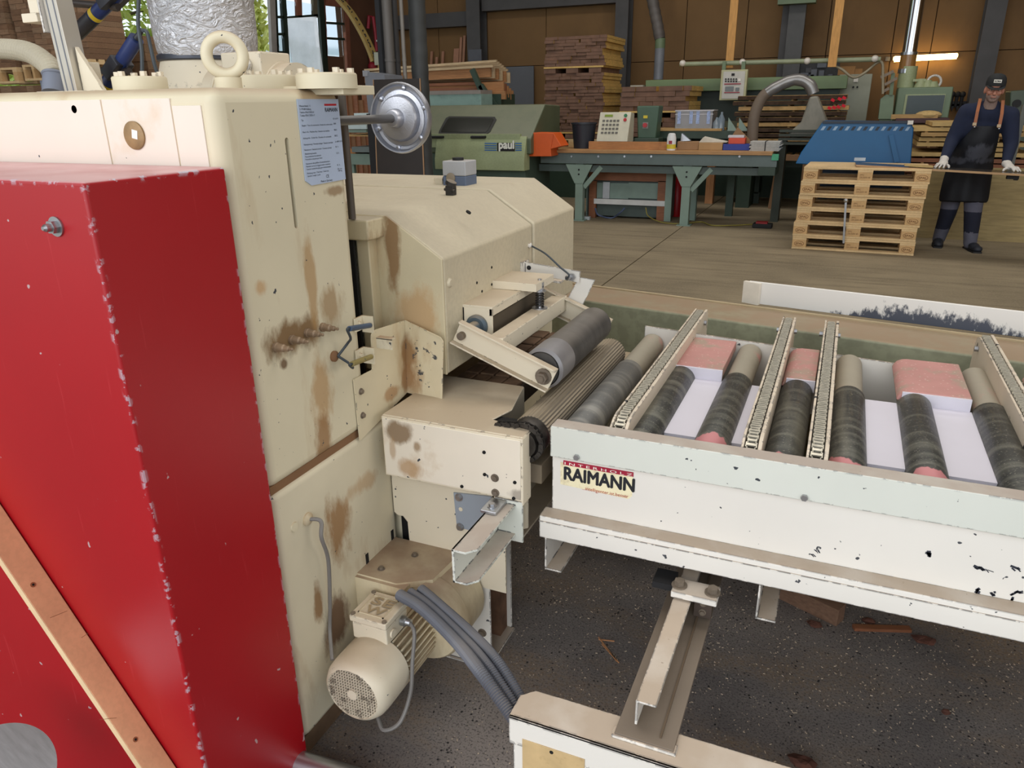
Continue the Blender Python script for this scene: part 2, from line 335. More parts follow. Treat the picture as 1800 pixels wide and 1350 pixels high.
# ------------------------------------------------------------------ floor
def floor_mat():
    m = bpy.data.materials.new('workshop_floor'); m.use_nodes = True; nt = m.node_tree; N = nt.nodes; L = nt.links; b = N['Principled BSDF']
    tc = N.new('ShaderNodeTexCoord'); sep = N.new('ShaderNodeSeparateXYZ'); L.new(tc.outputs['Object'], sep.inputs[0])
    def nz(sc, s, d=5, r=.6):
        mp = N.new('ShaderNodeMapping'); mp.inputs['Scale'].default_value = sc; L.new(tc.outputs['Object'], mp.inputs[0])
        n = N.new('ShaderNodeTexNoise'); n.inputs['Scale'].default_value = s; n.inputs['Detail'].default_value = d; n.inputs['Roughness'].default_value = r; L.new(mp.outputs[0], n.inputs[0]); return n.outputs[0]
    def rg(i, a, z, lo=0, hi=1):
        r = N.new('ShaderNodeMapRange'); [setattr(r.inputs[k+1], 'default_value', v) for k, v in enumerate((a, z, lo, hi))]; L.new(i, r.inputs[0]); return r.outputs[0]
    def math2(op, a, k):
        r = N.new('ShaderNodeMath'); r.operation = op; L.new(a, r.inputs[0])
        if isinstance(k, (int, float)): r.inputs[1].default_value = k
        else: L.new(k, r.inputs[1])
        return r.outputs[0]
    def mix(f, A, B):
        r = N.new('ShaderNodeMix'); r.data_type = 'RGBA'; L.new(f, r.inputs[0])
        for k, q in ((6, A), (7, B)):
            if isinstance(q, tuple): r.inputs[k].default_value = (*s2l(q), 1)
            else: L.new(q, r.inputs[k])
        return r.outputs[2]
    conc = mix(rg(nz((1, 1, 1), 1.1), .3, .7), (122, 110, 88), (148, 134, 108))
    conc = mix(math2('MULTIPLY', rg(nz((.25, 3, 1), 3.0, 6, .7), .48, .66), .55), conc, (88, 77, 60))     # wheel and broom streaks
    conc = mix(math2('MULTIPLY', rg(nz((1, 1, 1), 60, 3), .5, .7), .5), conc, (158, 142, 112))
    asph = mix(rg(nz((1, 1, 1), 1.8), .35, .68), (100, 94, 92), (134, 125, 118))
    asph = mix(rg(nz((1, 1, 1), 170, 3, .7), .52, .64), asph, (66, 61, 60))
    dust = math2('MULTIPLY', rg(nz((.5, 1.2, 1), 2.1, 6, .65), .47, .68), rg(nz((1, 1, 1), 90, 4, .7), .36, .6))
    asph = mix(math2('MULTIPLY', dust, .85), asph, (140, 114, 82))
    v = N.new('ShaderNodeTexVoronoi'); v.inputs['Scale'].default_value = 75; L.new(tc.outputs['Object'], v.inputs[0])
    asph = mix(math2('MULTIPLY', rg(v.outputs[0], .2, .1), rg(nz((1, 1, 1), 17), .48, .56)), asph, (176, 160, 138))
    v2 = N.new('ShaderNodeTexVoronoi'); v2.inputs['Scale'].default_value = 60; L.new(tc.outputs['Object'], v2.inputs[0])
    asph = mix(math2('MULTIPLY', rg(v2.outputs[0], .24, .14), rg(nz((1, 1, 1), 9), .5, .55)), asph, (26, 23, 24))
    edge = math2('ADD', sep.outputs[1], math2('MULTIPLY', nz((1, 1, 1), .9), 1.6))
    cur = mix(rg(edge, 3.2, 4.6), asph, conc)
    L.new(cur, b.inputs['Base Color']); b.inputs['Roughness'].default_value = .82
    bp = N.new('ShaderNodeBump'); bp.inputs['Strength'].default_value = .35; bp.inputs['Distance'].default_value = .004; L.new(nz((1, 1, 1), 130, 3), bp.inputs['Height']); L.new(bp.outputs[0], b.inputs['Normal'])
    return m
FLOOR = floor_mat()
structure(MB().box(-9.6, -1.882, -5, 15.5, -.2, 0).build('floor', FLOOR))
structure(MB().box(-1.868, 8.0, -5, 15.5, -.2, 0).build('floor', FLOOR))
structure(MB().box(-1.90, -1.85, -5, 15.5, -.25, -.012).build('trim_1', mat('joint_filler', (120, 104, 80), rough=.9, var=.25, scale=12)))

# ------------------------------------------------------------------ hall shell
PANEL = mat('brown_wall_board', (122, 92, 56), rough=.8, var=.10, scale=1.3, stain=.35, stainrgb=(84, 58, 34), stainscale=(.5, .5, .25), stainlo=.55)
COLM = mat('dark_steel_column', (74, 72, 72), rough=.6, var=.14, scale=3)
DKGREEN = mat('dark_green_steel', (58, 76, 62), rough=.55, var=.1, scale=4)
structure(MB().box(-9.8, 8.2, 15.56, 15.7, 0, 6.6).build('wall_back', mat('wall_joint_dark', (40, 28, 18), rough=.9)))
wb = bpy.data.objects['wall_back']
# wall boards between the steel columns, each a panel with open joints
xs = [-9.6, -8.35, -7.2, -5.9, -4.25, -3.1, -2.0, -1.2, -.6, .45, 1.05, 1.85, 3.2, 4.6, 6.0, 8.0]
for a, b in zip(xs, xs[1:]):
    for z0, z1 in ((.02, 2.255), (2.265, 4.4), (4.41, 6.5)):
        MB().box(a+.006, b-.006, 15.5+random.uniform(0, .008), 15.56, z0, z1).build('wall_panel', PANEL, wb, bevel=.004)
def column(x0, x1, name='trim_2'):
    m = MB(); w = x1-x0
    m.box(x0, x1, 15.14, 15.165, 0, 6.5).box(x0, x1, 15.465, 15.49, 0, 6.5).box(x0+w*.44, x0+w*.56, 15.165, 15.465, 0, 6.5)
    structure(m.build(name, COLM))
for x0, x1 in ((-7.5, -7.2), (-4.37, -4.12), (-1.37, -1.03), (1.72, 2.0), (4.8, 5.08)): column(x0, x1)
structure(MB().box(-9.5, -7.5, 15.25, 15.48, 3.05, 3.32).box(-7.2, -4.37, 15.25, 15.48, 3.3, 3.55).build('trim_3', COLM))
# closed roof; the two added overhead fill lamps hang just below it
structure(MB().box(-9.8, 8.2, -2.5, 15.7, 6.5, 6.7).build('ceiling', mat('roof_boards', (132, 112, 86), rough=.85, var=.1, scale=1)))
structure(MB().box(8.0, 8.2, -2.5, 15.7, 0, 6.5).build('wall_right', PANEL))
# left wall with an open gate (Y 6.9..11) and glazed gate leaves beyond it
LW = -9.6
BRICK = mat('left_wall_board', (92, 62, 44), rough=.85, var=.15, scale=2)
wl = structure(MB().box(LW-.2, LW, -2.5, 6.2, 0, 6.5).box(LW-.2, LW, 13.9, 15.6, 0, 6.5).box(LW-.2, LW, 6.2, 13.9, 4.3, 6.5).box(LW-.2, LW, 12.2, 13.9, 0, .9).build('wall_left', BRICK))
# ------------------------------------------------------------------ the rip saw (one bolted machine)
saw = thing('rip_saw', 'big cream multi-rip saw with red cover, sawdust stained, running out onto a roller conveyor', 'machine', (-1.6, 1.6, 0))
col = MB().box(-3.4, -1.05, 1.10, 1.483, .752, 1.565).build('column_housing', COLFACE, saw, bevel=.026, seg=4, smooth=40)
# long slot through the face of the column
_st = [(1.284+.006*cos(t), 1.466+.006*sin(t)) for t in [pi*i/8 for i in range(9)]] + [(1.284+.006*cos(t), 1.296+.006*sin(t)) for t in [pi+pi*i/8 for i in range(9)]]
cut(col, MB().prism(_st, 'x', -1.09, -1.0))
for p in col.data.polygons: p.material_index = 0
MB().box(-1.093, -1.0885, 1.274, 1.294, 1.29, 1.472).build('slot_backing', DARK, saw)
lower = MB().box(-3.4, -1.05, 1.10, 1.585, .055, .748).build('lower_housing', LOWFACE, saw, bevel=.024, seg=4, smooth=40)
MB().box(-3.38, -1.056, 1.107, 1.476, .74, .76).build('seam', mat('seam_dirt', (126, 92, 62), rough=.9), saw)
MB().box(-3.4, -1.062, 1.11, 1.57, 0, .055).build('plinth', mat('dirty_plinth', (112, 88, 66), rough=.9, var=.25, scale=12), saw)
MB().box(-3.4, -1.05, 1.60, 2.85, 0, .70).build('lower_body', CREAMST, saw, bevel=.01)
MB().box(-3.4, -1.30, 1.483, 1.72, .70, 1.20).build('inner_frame', DARK, saw)
# front panels with open vertical joints
for a, b in ((-3.4, -1.3325), (-1.3290, -1.1545)):
    MB().box(a, b, 1.0975, 1.105, 1.28, 1.548).build('front_panel', CREAMHI, saw, bevel=.0012)
MB().box(-1.1515, -1.082, 1.0975, 1.105, 1.28, 1.535).build('front_panel', CREAMHI, saw, bevel=.0012)
p = at(238, 238, y=1.098)
MB().lathe([(.026, 0), (.026, -.004), (.022, -.006)][::-1], p, 'y', 28).build('inspection_plug', mat('worn_brass_plug', (150, 122, 84), rough=.5, metal=.3, var=.3, scale=30), saw, smooth=1)
MB().obox(p+Vector((.006, -.0065, .002)), (.014, .001, .016), Matrix.Rotation(.2, 3, 'Y')).build('tape_scrap', mat('white_tape', (236, 232, 226)), saw)
MB().lathe([(.0075, -.001), (.0075, .004)], at(131, 192, y=1.0985), 'y', 14).build('drilled_hole', DARK, saw)

# red cover
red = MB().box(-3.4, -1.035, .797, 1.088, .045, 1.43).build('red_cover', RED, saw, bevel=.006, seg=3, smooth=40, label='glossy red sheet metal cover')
p = at(100, 398, y=.797)
k = MB().cyl(p, p+Vector((0, -.003, 0)), .0155, n=20).cyl(p+Vector((0, -.003, 0)), p+Vector((0, -.012, 0)), .0105, n=6).lathe([(.0065, 0), (.006, .008), (.003, .012)], p+Vector((0, -.012, 0)), (0, -1, 0), 12)
k.build('cover_bolt', STEEL, red, smooth=30)

# rating plate with its print
PX = -1.0475
plate = MB().sheet([(PX, 1.327, 1.545), (PX, 1.468, 1.545), (PX, 1.4705, 1.374), (PX, 1.346, 1.372), (PX, 1.327, 1.383)], (-.002, 0, 0)).build('rating_plate', mat('plate_grey_blue', (176, 190, 212), rough=.45, var=.03), saw)
def pl(body, y, z, s, m=INK, bold=0, w=None, al='LEFT'):
    text('lettering', body, s, m, plate, (PX, y, z), (0, 1, 0), (0, 0, 1), bold=bold, width=w, align=al, extrude=.0004)
pl('RAIMANN', 1.416, 1.5195, .0115, bold=.0002, w=.044)
MB().box(PX-.0001, PX+.0005, 1.416, 1.459, 1.5315, 1.5355).build('red_bar', mat('print_red', (180, 24, 40)), plate)
for i, t in enumerate(('Weisserlenstr. 11', 'D-79108 Freiburg', 'Telefon 0761/13033-0', 'Telefax 0761/13033-17')): pl(t, 1.331, 1.530-i*.0062, .0052)
rows = [(1.499, 'Typ', 'KR 610 M'), (1.488, 'Baujahr / Year of construction / Année de construction', '2008'), (1.474, 'Masch.-Nr. / Machine No. / Numéro de machine', '980-8'), (1.461, 'Auftrags-Nr. / Order No. / Numéro de commande', '30572'),
        (1.4475, 'Nennspannung / Nominal voltage / Tension nominale', '3x 400V 50 Hz'), (1.436, 'Nennstrom / Nominal current / Courant nominal', '86  A'), (1.4275, 'Absicherung bauseits', ''), (1.4215, 'Fuse protection by customer', '125 A'), (1.4155, 'Protection à assurer par client', ''),
        (1.406, 'Nennstrom des größten Stromverbrauchers', ''), (1.400, 'Nominal current of biggest motor consumer', ''), (1.394, 'Courant nominal du plus gros consommateur', '82  A'), (1.384+.001, 'Werkzeug max. / Tool max. / Outil max.', '350  mm'),
        ]
rows = [(z*.93+1.545*.07 - .0, a, b) for z, a, b in rows]
for z, a, b in rows:
    pl(a, 1.333, z, .0047)
    if b: pl(b, 1.442, z+.001, .0047)
pl('Gewicht / weight / poids', 1.334, 1.3905, .0045); pl('1400  kg', 1.443, 1.393, .0045)
pl('CE', 1.398, 1.3835, .009); pl('Made in Germany', 1.378, 1.3755, .0058)

# grease nipples and cable grommet on the face
NIP = mat('dusty_nipple', (150, 128, 104), rough=.55, metal=.45, var=.2, scale=40)
for q in ((490, 610), (518, 597), (545, 585), (572, 575)):
    c = at(q[0]-6, q[1], x=-1.05)
    MB().lathe([(.0105, 0), (.0105, .006), (.0085, .007), (.0085, .022), (.006, .025), (.006, .034), (.003, .036), (.0035, .044), (.001, .046)], c, 'x', 12).build('grease_nipple', NIP, saw, smooth=35)
g = at(586, 626, x=-1.05)
MB().lathe([(.013, 0), (.013, .006), (.006, .009)], g, 'x', 14).build('cable_grommet', mat('rusty_grommet', (128, 92, 62), rough=.7, var=.25), saw, smooth=35)
for name, q, m1, b in (('proximity_sensor', (636, 570), mat('sensor_blue', (54, 78, 106), rough=.4), (650, 572)), ('proximity_sensor', (640, 632), mat('sensor_yellow', (142, 128, 76), rough=.5, chips=.6, chipscale=90), (652, 627))):
    e = at(b[0], b[1], x=-1.015); a = at(q[0]-22, q[1]+8, x=-.99)
    o = MB().bar(a, e, .008, .008).cyl(a, e, .0065, n=12).build(name, m1, saw, smooth=35)
    br = at(b[0]-6, b[1]-2, x=-1.035)
    MB().box(br.x-.012, br.x+.02, br.y-.002, br.y+.002, br.z-.02, br.z+.022).box(br.x-.012, br.x-.008, br.y-.034, br.y, br.z-.012, br.z+.022).hexbolt(br+Vector((-.008, -.018, .006)), 'x', .005, .005).build('sensor_bracket', CREAMHEAVY, o)
    MB().tube(smoothpath([g+Vector((.01, .004, 0)), g+Vector((.03, .02, .03 if q[1] < 600 else -.022)), (a+g)/2+Vector((.02, .01, .01 if q[1] < 600 else -.02)), a+Vector((0, -.008, 0)), a]), .0032).build('sensor_cable', DCABLE, o, smooth=1)
MB().box(-1.03, -.985, 1.515, 1.519, .958, .985).box(-1.03, -.985, 1.515, 1.535, .983, .986).build('bracket', CREAMHEAVY, saw)
# deflector plate, bolted flat and folded outwards
pts = [at(*q, x=-1.045) for q in ((622, 667), (655, 650), (653, 590), (657, 581), (712, 563), (716, 690), (633, 775))]
o = MB().sheet(pts, (-.003, 0, 0)).build('deflector_plate', DEFLP, saw)
f0, f1 = at(712, 563, x=-1.045), at(716, 690, x=-1.045)
yd = (f0.y+f1.y)/2
q = [at(774, 593, y=yd-.02), at(779, 601, y=yd-.02), at(777, 706, y=yd-.02), at(773, 710, y=yd-.02)]
MB().sheet([f0]+q+[f1], (0, .003, 0)).build('folded_wing', DEFLP, o)
for z in ((634, 688), (637, 730)): MB().hexbolt(at(*z, x=-1.045), 'x', .006, .006).build('plate_bolt', DSTEEL, o)
# cable in the lower part with its plug
c0 = at(540, 912, x=-1.05)
MB().lathe([(.016, 0), (.016, .004), (.009, .008)], c0, 'x', 16).lathe([(.012, 0), (.011, .003)], at(517, 926, x=-1.05), 'x', 16).build('cable_entry', CREAMST, saw, smooth=35)
MB().tube(smoothpath([c0, c0+Vector((.03, .01, -.005)), at(565, 945, x=-1.01), at(577, 985, x=-1.02), at(580, 1060, x=-1.035), at(580, 1110, x=-1.04), at(584, 1160, x=-1.0)]), .0048).build('motor_cable', CABLE, saw, smooth=1)
for q in ((646, 990), (690, 948)):
    c = at(*q, x=-1.05); MB().box(-1.052, -1.0485, c.y-.006, c.y+.006, c.z-.03, c.z+.03).build('slot', DARK, saw)

# hood: sloped sheet housing in two lengths
def hoodprof(dx=0, dz=0):
    return [(-3.2, .86), (-1.16, .86), (-.93+dx, .838), (-.93+dx, 1.157+dz), (-1.09+dx, 1.262+dz), (-3.2, 1.262+dz)]
hd = MB().prism(hoodprof(), 'y', 1.70, 2.322).build('hood', HOOD, saw, bevel=.008, seg=3, smooth=40)
MB().prism([(x, z) for x, z in hoodprof(-.001, -.001)], 'y', 1.694, 1.702).build('hood_side', HOODST, saw, bevel=.003)
MB().prism(hoodprof(.004, .004), 'y', 2.328, 2.74).build('hood', HOOD, saw, bevel=.008, seg=3, smooth=40)
MB().prism([(-1.165, .84), (-1.135, .84), (-1.125, .95), (-1.125, 1.225), (-1.14, 1.255), (-1.165, 1.255)], 'y', 1.655, 1.695).build('hood_flange', HOODST, saw, bevel=.004)
MB().box(-1.34, -1.163, 1.640, 1.648, .76, 1.21).build('painted_gap_shade', DARK, saw)  # near-black plate added to paint the shade between column and hood
MB().box(-1.32, -1.10, 1.62, 1.70, 1.205, 1.258).build('top_ledge', HOODST, saw, bevel=.006)
MB().cyl((-1.20, 1.655, 1.255), (-1.20, 1.655, 1.275), .034, n=20).cyl((-1.20, 1.655, 1.275), (-1.20, 1.655, 1.295), .024, n=20).build('spindle_collar', CREAMST, saw, smooth=35)
SP = at(612, 300, y=1.62)
MB().cyl((SP.x, 1.62, 1.26), (SP.x, 1.62, 1.56), .0095, n=14).build('spindle', mat('spindle_grey', (88, 80, 72), rough=.5, metal=.3), saw, smooth=1)
for q in ((823, 375),): MB().lathe([(.008, 0), (.008, .004)], at(823, 374, x=-.985)+Vector((0, 0, .0)), (.55, 0, .83), 12).build('drilled_hole', DARK, saw)
for q in ((838, 497), (864, 470), (864, 500), (847, 512), (972, 420), (963, 450)):
    MB().lathe([(.004, -.001), (.004, .0015)], at(*q, x=-.93), 'x', 8).build('drilled_hole', DARK, saw)
MB().lathe([(.013, 0), (.012, .003), (.008, .006)], at(790, 497, x=-.93), 'x', 16).build('plug', HOOD, saw, smooth=35)
# switch box on the hood
c = at(809, 326, z=1.262); sx, sy = .045, .045
sb = MB().box(c.x-sx, c.x+sx, c.y-sy, c.y+sy, 1.262, 1.298).build('switch_box', mat('switch_grey_blue', (92, 106, 130), rough=.5), saw, bevel=.004)
MB().box(c.x-sx, c.x+sx, c.y-sy, c.y+sy, 1.298, 1.348).build('box_cover', mat('switch_light_grey', (170, 172, 176), rough=.45, dust=.4), sb, bevel=.004)
MB().cyl((c.x-.005, c.y, 1.348), (c.x-.005, c.y, 1.357), .02, n=20).build('push_button', BLACK, sb, smooth=35)
MB().lathe([(.017, 0), (.017, .004), (.011, .006)], (c.x-.012, c.y-sy, 1.292), (0, -1, 0), 18).build('gland', mat('gland_dusty', (140, 128, 110), rough=.6), sb, smooth=35)
MB().cyl((c.x-sx, c.y, 1.282), (c.x-sx-.02, c.y, 1.282), .010, n=12).build('cable_gland', BLACK, sb, smooth=35)
MB().box(c.x-sx-.055, c.x-sx-.02, c.y-.012, c.y+.012, 1.262, 1.288).build('cable_clip', CREAM, sb, bevel=.003)
d = at(792, 343, z=1.262)
MB().box(d.x-.012, d.x+.016, d.y-.012, d.y+.012, 1.262, 1.292).cyl((d.x, d.y, 1.292), (d.x+.006, d.y, 1.305), .018, n=14).cyl((d.x-.02, d.y, 1.28), (d.x+.02, d.y-.01, 1.275), .006, n=8).build('roller_switch', mat('switch_black', (44, 42, 42), rough=.5, dust=.5), saw, bevel=.002)
# sensor arm with cable on the hood front
arm = MB()
a0 = at(918, 478, x=-.925); ay = a0.y
arm.box(-.93, -.922, ay-.005, ay+.05, a0.z-.035, a0.z+.032)
arm.bar(Vector((-.925, ay+.02, a0.z+.012)), Vector((-.735, ay+.02, a0.z-.006)), .006, .036)
arm.bar(Vector((-.925, ay+.035, a0.z-.022)), Vector((-.80, ay+.035, a0.z-.03)), .03, .006)
so_ = arm.build('sensor_arm', WHITEP, saw)
for dz in (.012, -.012): MB().hexbolt((-.908, ay+.016, a0.z+dz), (0, -1, 0), .005, .005).build('arm_bolt', BLACK, so_)
tip = Vector((-.755, ay+.016, a0.z-.006))
MB().cyl(tip+Vector((0, .02, 0)), tip+Vector((-.012, -.03, 0)), .0075, n=12).cyl(tip+Vector((-.004, -.005, 0)), tip+Vector((-.004, -.012, 0)), .0125, n=6).build('sensor', STEEL, so_, smooth=35)
gr = at(930, 431, x=-.93)
MB().lathe([(.009, 0), (.009, .006), (.005, .009)], gr, 'x', 14).build('cable_grommet', WHITEP, so_, smooth=35)
MB().tube(smoothpath([gr, gr+Vector((.02, -.005, -.005)), at(960, 447, y=ay), at(985, 470, y=ay-.01), at(1003, 485, y=ay-.02), tip+Vector((-.02, -.03, -.004))]), [.0028]*50+[.006]*1, 8).build('sensor_cable', DCABLE, so_, smooth=1) if False else MB().tube(smoothpath([gr, gr+Vector((.02, -.005, -.005)), at(960, 447, y=ay), at(985, 470, y=ay-.01), at(1000, 483, y=ay-.02), tip+Vector((-.014, -.03, -.002))]), .003).build('sensor_cable', DCABLE, so_, smooth=1)
pts = [at(*q, y=ay+.03) for q in ((1018, 487), (1046, 492), (1022, 541), (995, 530))]
MB().sheet(pts, (0, .003, 0)).build('deflector_tongue', WHITEP, so_)

# pressure roller with its swing frame
PRX, PRZ = -.672, .872
pr = MB().lathe([(.018, -.012), (.045, -.012), (.047, -.002), (.055, 0), (.055, .45), (.045, .46)], (PRX, 1.755, PRZ), 'y', 40).build('pressure_roller', mat('dark_worn_roller', (78, 76, 74), rough=.5, metal=.25, var=.25, scale=3, stretch=(1, 9, 1), fine=.35, dust=.35, dustrgb=(150, 140, 128)), saw, smooth=40)
MB().lathe([(.0485, -.006), (.0565, .002), (.0565, .10), (.0555, .103)], (PRX, 1.75, PRZ), 'y', 40, caps=False).build('roller_sleeve', mat('roller_worn_band', (150, 148, 150), rough=.4, metal=.5, var=.15, scale=6), pr, smooth=40)
def swing(y0, name):
    m = MB(); p0 = Vector((-.905, 0, .955)); p1 = Vector((PRX+.018, 0, PRZ-.012)); d = (p1-p0).normalized(); n = Vector((-d.z, 0, d.x))
    if n.z < 0: n = -n
    def q(a, b, y): v = p0+d*a+n*b; return (v.x, y, v.z)
    Lh = (p1-p0).length; h = .030
    m.sheet([q(-.01, -h, y0), q(Lh+.018, -h, y0), q(Lh+.022, h, y0), q(-.005, h, y0)], (0, .005, 0))
    m.sheet([q(-.01, -h, y0-.018), q(Lh+.018, -h, y0-.018), q(Lh+.018, -h, y0+.005), q(-.01, -h, y0+.005)], -n*.005)
    m.sheet([q(-.005, h, y0-.018), q(Lh+.022, h, y0-.018), q(Lh+.022, h, y0+.005), q(-.005, h, y0+.005)], n*.005)
    o = m.build(name, CREAM, saw, bevel=.001)
    MB().cyl(q(.012, -.004, y0), q(.012, -.004, y0-.014), .011, n=14).build('pivot_pin', DSTEEL, o, smooth=35)
    MB().hexbolt(q(Lh-.006, -.002, y0-.0), (0, -1, 0), .0155, .018).cyl(q(Lh-.006, -.002, y0-.018), q(Lh-.006, -.002, y0-.028), .009, n=12).build('axle_nut', DSTEEL, o)
    return o
swing(1.725, 'swing_arm'); swing(2.235, 'swing_arm')
MB().bar((-.80, 1.73, .925), (-.80, 2.24, .925), .045, .05).build('cross_bar', CREAM, saw, bevel=.003)
hb = MB()
hb.box(-.935, -.84, 1.80, 2.12, 1.005, 1.012).box(-.935, -.925, 1.80, 2.2, .90, 1.005).box(-.935, -.84, 1.80, 1.806, .90, 1.006).box(-.85, -.84, 1.80, 2.12, .985, 1.006)
hb.box(-.935, -.84, 2.19, 2.20, .90, 1.0)
hbo = hb.build('bearing_bracket', CREAM, saw, bevel=.0015)
MB().box(-.935, -.79, 2.0, 2.15, 1.012, 1.036).build('spring_plate', CREAM, hbo, bevel=.0015)
MB().box(-.925, -.846, 1.81, 2.18, .905, .98).build('shaft_guard', mat('dark_brown_steel', (84, 74, 60), rough=.7), hbo)  # guard in plain dark brown steel
MB().cyl((-.886, 1.732, .955), (-.886, 1.80, .955), .017, n=16).lathe([(.032, 0), (.032, .008), (.026, .014)], (-.886, 1.80, .955), (0, -1, 0), 22).build('pivot_bearing', mat('bearing_blue_grey', (84, 98, 108), rough=.5, metal=.3, dust=.8), hbo, smooth=35)
# spring column
sp = Vector((-.80, 2.055, .95))
o = MB().cyl(sp+Vector((0, 0, .0)), sp+Vector((0, 0, .09)), .006, n=10).cyl(sp, sp+Vector((0, 0, .003)), .024, n=20).hexbolt(sp+Vector((0, 0, .052)), 'z', .013, .014).hexbolt(sp+Vector((0, 0, .066)), 'z', .013, .012, False).build('spring_rod', STEEL, saw, smooth=30)
MB().tube([sp+Vector((.0115*cos(t*2*pi), .0115*sin(t*2*pi), .004+t*.0078)) for t in [i/14 for i in range(14*6)]], .0026, 6).build('coil_spring', mat('spring_dark', (62, 58, 56), rough=.5, metal=.6), o, smooth=1)

# grooved outfeed roller and its chain
GX, GZ, GR = -.645, .748, .051
n = 72; prof = []
m = MB(); vs = []; fs = []
for yy in (1.60, 2.31):
    for k in range(n): t = 2*pi*k/n; r = GR - (.0022 if k % 2 else 0); vs.append((GX+r*cos(t), yy, GZ+r*sin(t)))
for k in range(n): fs.append((k, (k+1) % n, n+(k+1) % n, n+k))
fs += [tuple(range(n)), tuple(range(n, 2*n))]
m.add(vs, fs)
groll = m.build('grooved_roller', mat('grooved_steel', (128, 120, 108), rough=.5, metal=.4, var=.2, scale=4, dust=.6, dustrgb=(176, 160, 134)), saw)
MB().lathe([(.03, -.03), (.046, -.03), (.05, -.02), (.05, -.004), (.044, 0)], (GX, 1.60, GZ), 'y', 36).lathe([(.025, -.062), (.036, -.062), (.036, -.052), (.03, -.05), (.03, -.03)], (GX, 1.60, GZ), 'y', 30).build('sprocket_hub', CHAIN, groll, smooth=40)
ch = MB(); rc = .047
linkpos = []
for k in range(15):
    t = R(112-k*14.5); linkpos.append((Vector((GX+rc*cos(t), 1.552, GZ+rc*sin(t))), Vector((sin(t), 0, -cos(t)))))
for k in range(1, 5): linkpos.insert(0, (Vector((GX-.018-.0122*k, 1.552, GZ+.0445-.0016*k)), Vector((1, 0, .1))))
for i, (p, d) in enumerate(linkpos):
    w = .0055 if i % 2 else .0085
    for s_ in (-1, 1): ch.bar(p-d*.0075+Vector((0, s_*w, 0)), p+d*.0075+Vector((0, s_*w, 0)), .002, .011, up=d.cross(Vector((0, 1, 0))))
    ch.cyl(p-d*.006+Vector((0, -.0105, 0)), p-d*.006+Vector((0, .0105, 0)), .0036, n=8)
ch.build('drive_chain', CHAIN, groll, smooth=30)

# guard box under the deflector, its right end notched for the chain
gb = MB()
gb.box(-1.022, -.628, 1.497, 1.503, .611, .782)                               # front sheet
gb.prism([(-1.022, 1.503), (-.628, 1.503), (-.628, 1.55), (-.742, 1.578), (-.722, 1.655), (-.758, 1.825), (-1.035, 1.825), (-1.022, 1.70)], 'z', .778, .784)
gb.box(-1.022, -1.016, 1.50, 1.70, .611, .782).box(-.632, -.626, 1.497, 1.55, .60, .782).box(-.762, -.756, 1.66, 1.825, .68, .782)
gbo = gb.build('guard_box', CREAMHEAVY if False else CREAM, saw, bevel=.003, seg=2)
GBF = mat('guard_front_paint', (230, 220, 202), rough=.55, var=.04, scale=5, stain=.4, stainrgb=(190, 160, 120), stainscale=(5, 5, 5), stainlo=.6, chips=.5, chipscale=36, origin=SO, patches=[P8(706, 762, 'y', 1.495, (.045, .1, .03), .9, (132, 106, 76)), P8(733, 785, 'y', 1.495, (.015, .1, .02), .8, (150, 120, 84)), P8(722, 825, 'y', 1.495, (.04, .1, .03), .75, (176, 138, 94)), P8(912, 872, 'y', 1.495, (.03, .1, .02), .6, (110, 98, 88)), P8(690, 790, 'y', 1.495, (.01, .1, .03), .6, (170, 136, 96))])
MB().box(-1.018, -.632, 1.4945, 1.4975, .617, .777).build('front_sheet', GBF, gbo, bevel=.003)
for q, r in (((870, 840), .0075), ((871, 866), .0075)): MB().hexbolt(at(*q, y=1.4945), (0, -1, 0), r, .006).build('sheet_bolt', DSTEEL, gbo)
for q in ((812, 855), (903, 876), (851, 795), (905, 848), (852, 834)): MB().lathe([(.0045, -.002), (.0045, .001)], at(*q, y=1.494), 'y', 10).build('drilled_hole', DARK, gbo)
MB().box(-1.02, -.66, 1.56, 1.62, .62, .775).build('guard_inside', DARK, gbo)
MB().box(-1.0, -.79, 1.83, 2.42, .70, .757).build('feed_bed', mat('dark_oily_bed', (58, 46, 36), rough=.7, var=.3, scale=14), saw)
BEDM = mat('dusty_feed_chain', (104, 80, 60), rough=.75, var=.35, scale=22)
for i in range(4):
    for j in range(7): MB().box(-.99+i*.05, -.945+i*.05, 1.835+j*.082, 1.91+j*.082, .757, .768+random.uniform(0, .004)).build('chain_plate', BEDM, saw, bevel=.004)
MB().box(-.76, -.625, 1.62, 2.62, .60, .655).build('under_rail', mat('dusty_rail', (150, 134, 112), rough=.7, var=.15, dust=.7), saw, bevel=.003)
MB().box(-.74, -.735, 1.56, 2.6, .46, .60).box(-.76, -.66, 1.56, 2.6, .455, .462).build('lower_rail', CREAM, saw)

# pedestal below the box
pm = MB().prism([(-1.046, .56), (-1.046, .46), (-1.035, .452), (-1.018, .452), (-1.004, .436), (-1.0, .28), (-.705, .28), (-.705, .47), (-.64, .50), (-.64, .61), (-1.046, .61)], 'y', 1.56, 1.566)
ped = pm.build('pedestal_plate', CREAM, saw)
MB().box(-1.05, -.98, 1.60, 1.604, .24, .46).build('pedestal_gap', DARK, ped)
gp = [at(*q, y=1.556) for q in ((797, 866), (863, 873), (866, 925), (846, 938), (803, 926))]
gpo = MB().sheet(gp, (0, .004, 0)).build('support_plate', mat('grey_blue_plate', (150, 158, 168), rough=.5, var=.05), ped)
for q in ((807, 874), (809, 926)): MB().hexbolt(at(*q, y=1.556), (0, -1, 0), .008, .007).build('plate_bolt', STEEL, gpo)
MB().lathe([(.006, -.001), (.006, .001)], at(810, 895, y=1.5555), 'y', 14).build('plate_hole', CREAM, gpo)
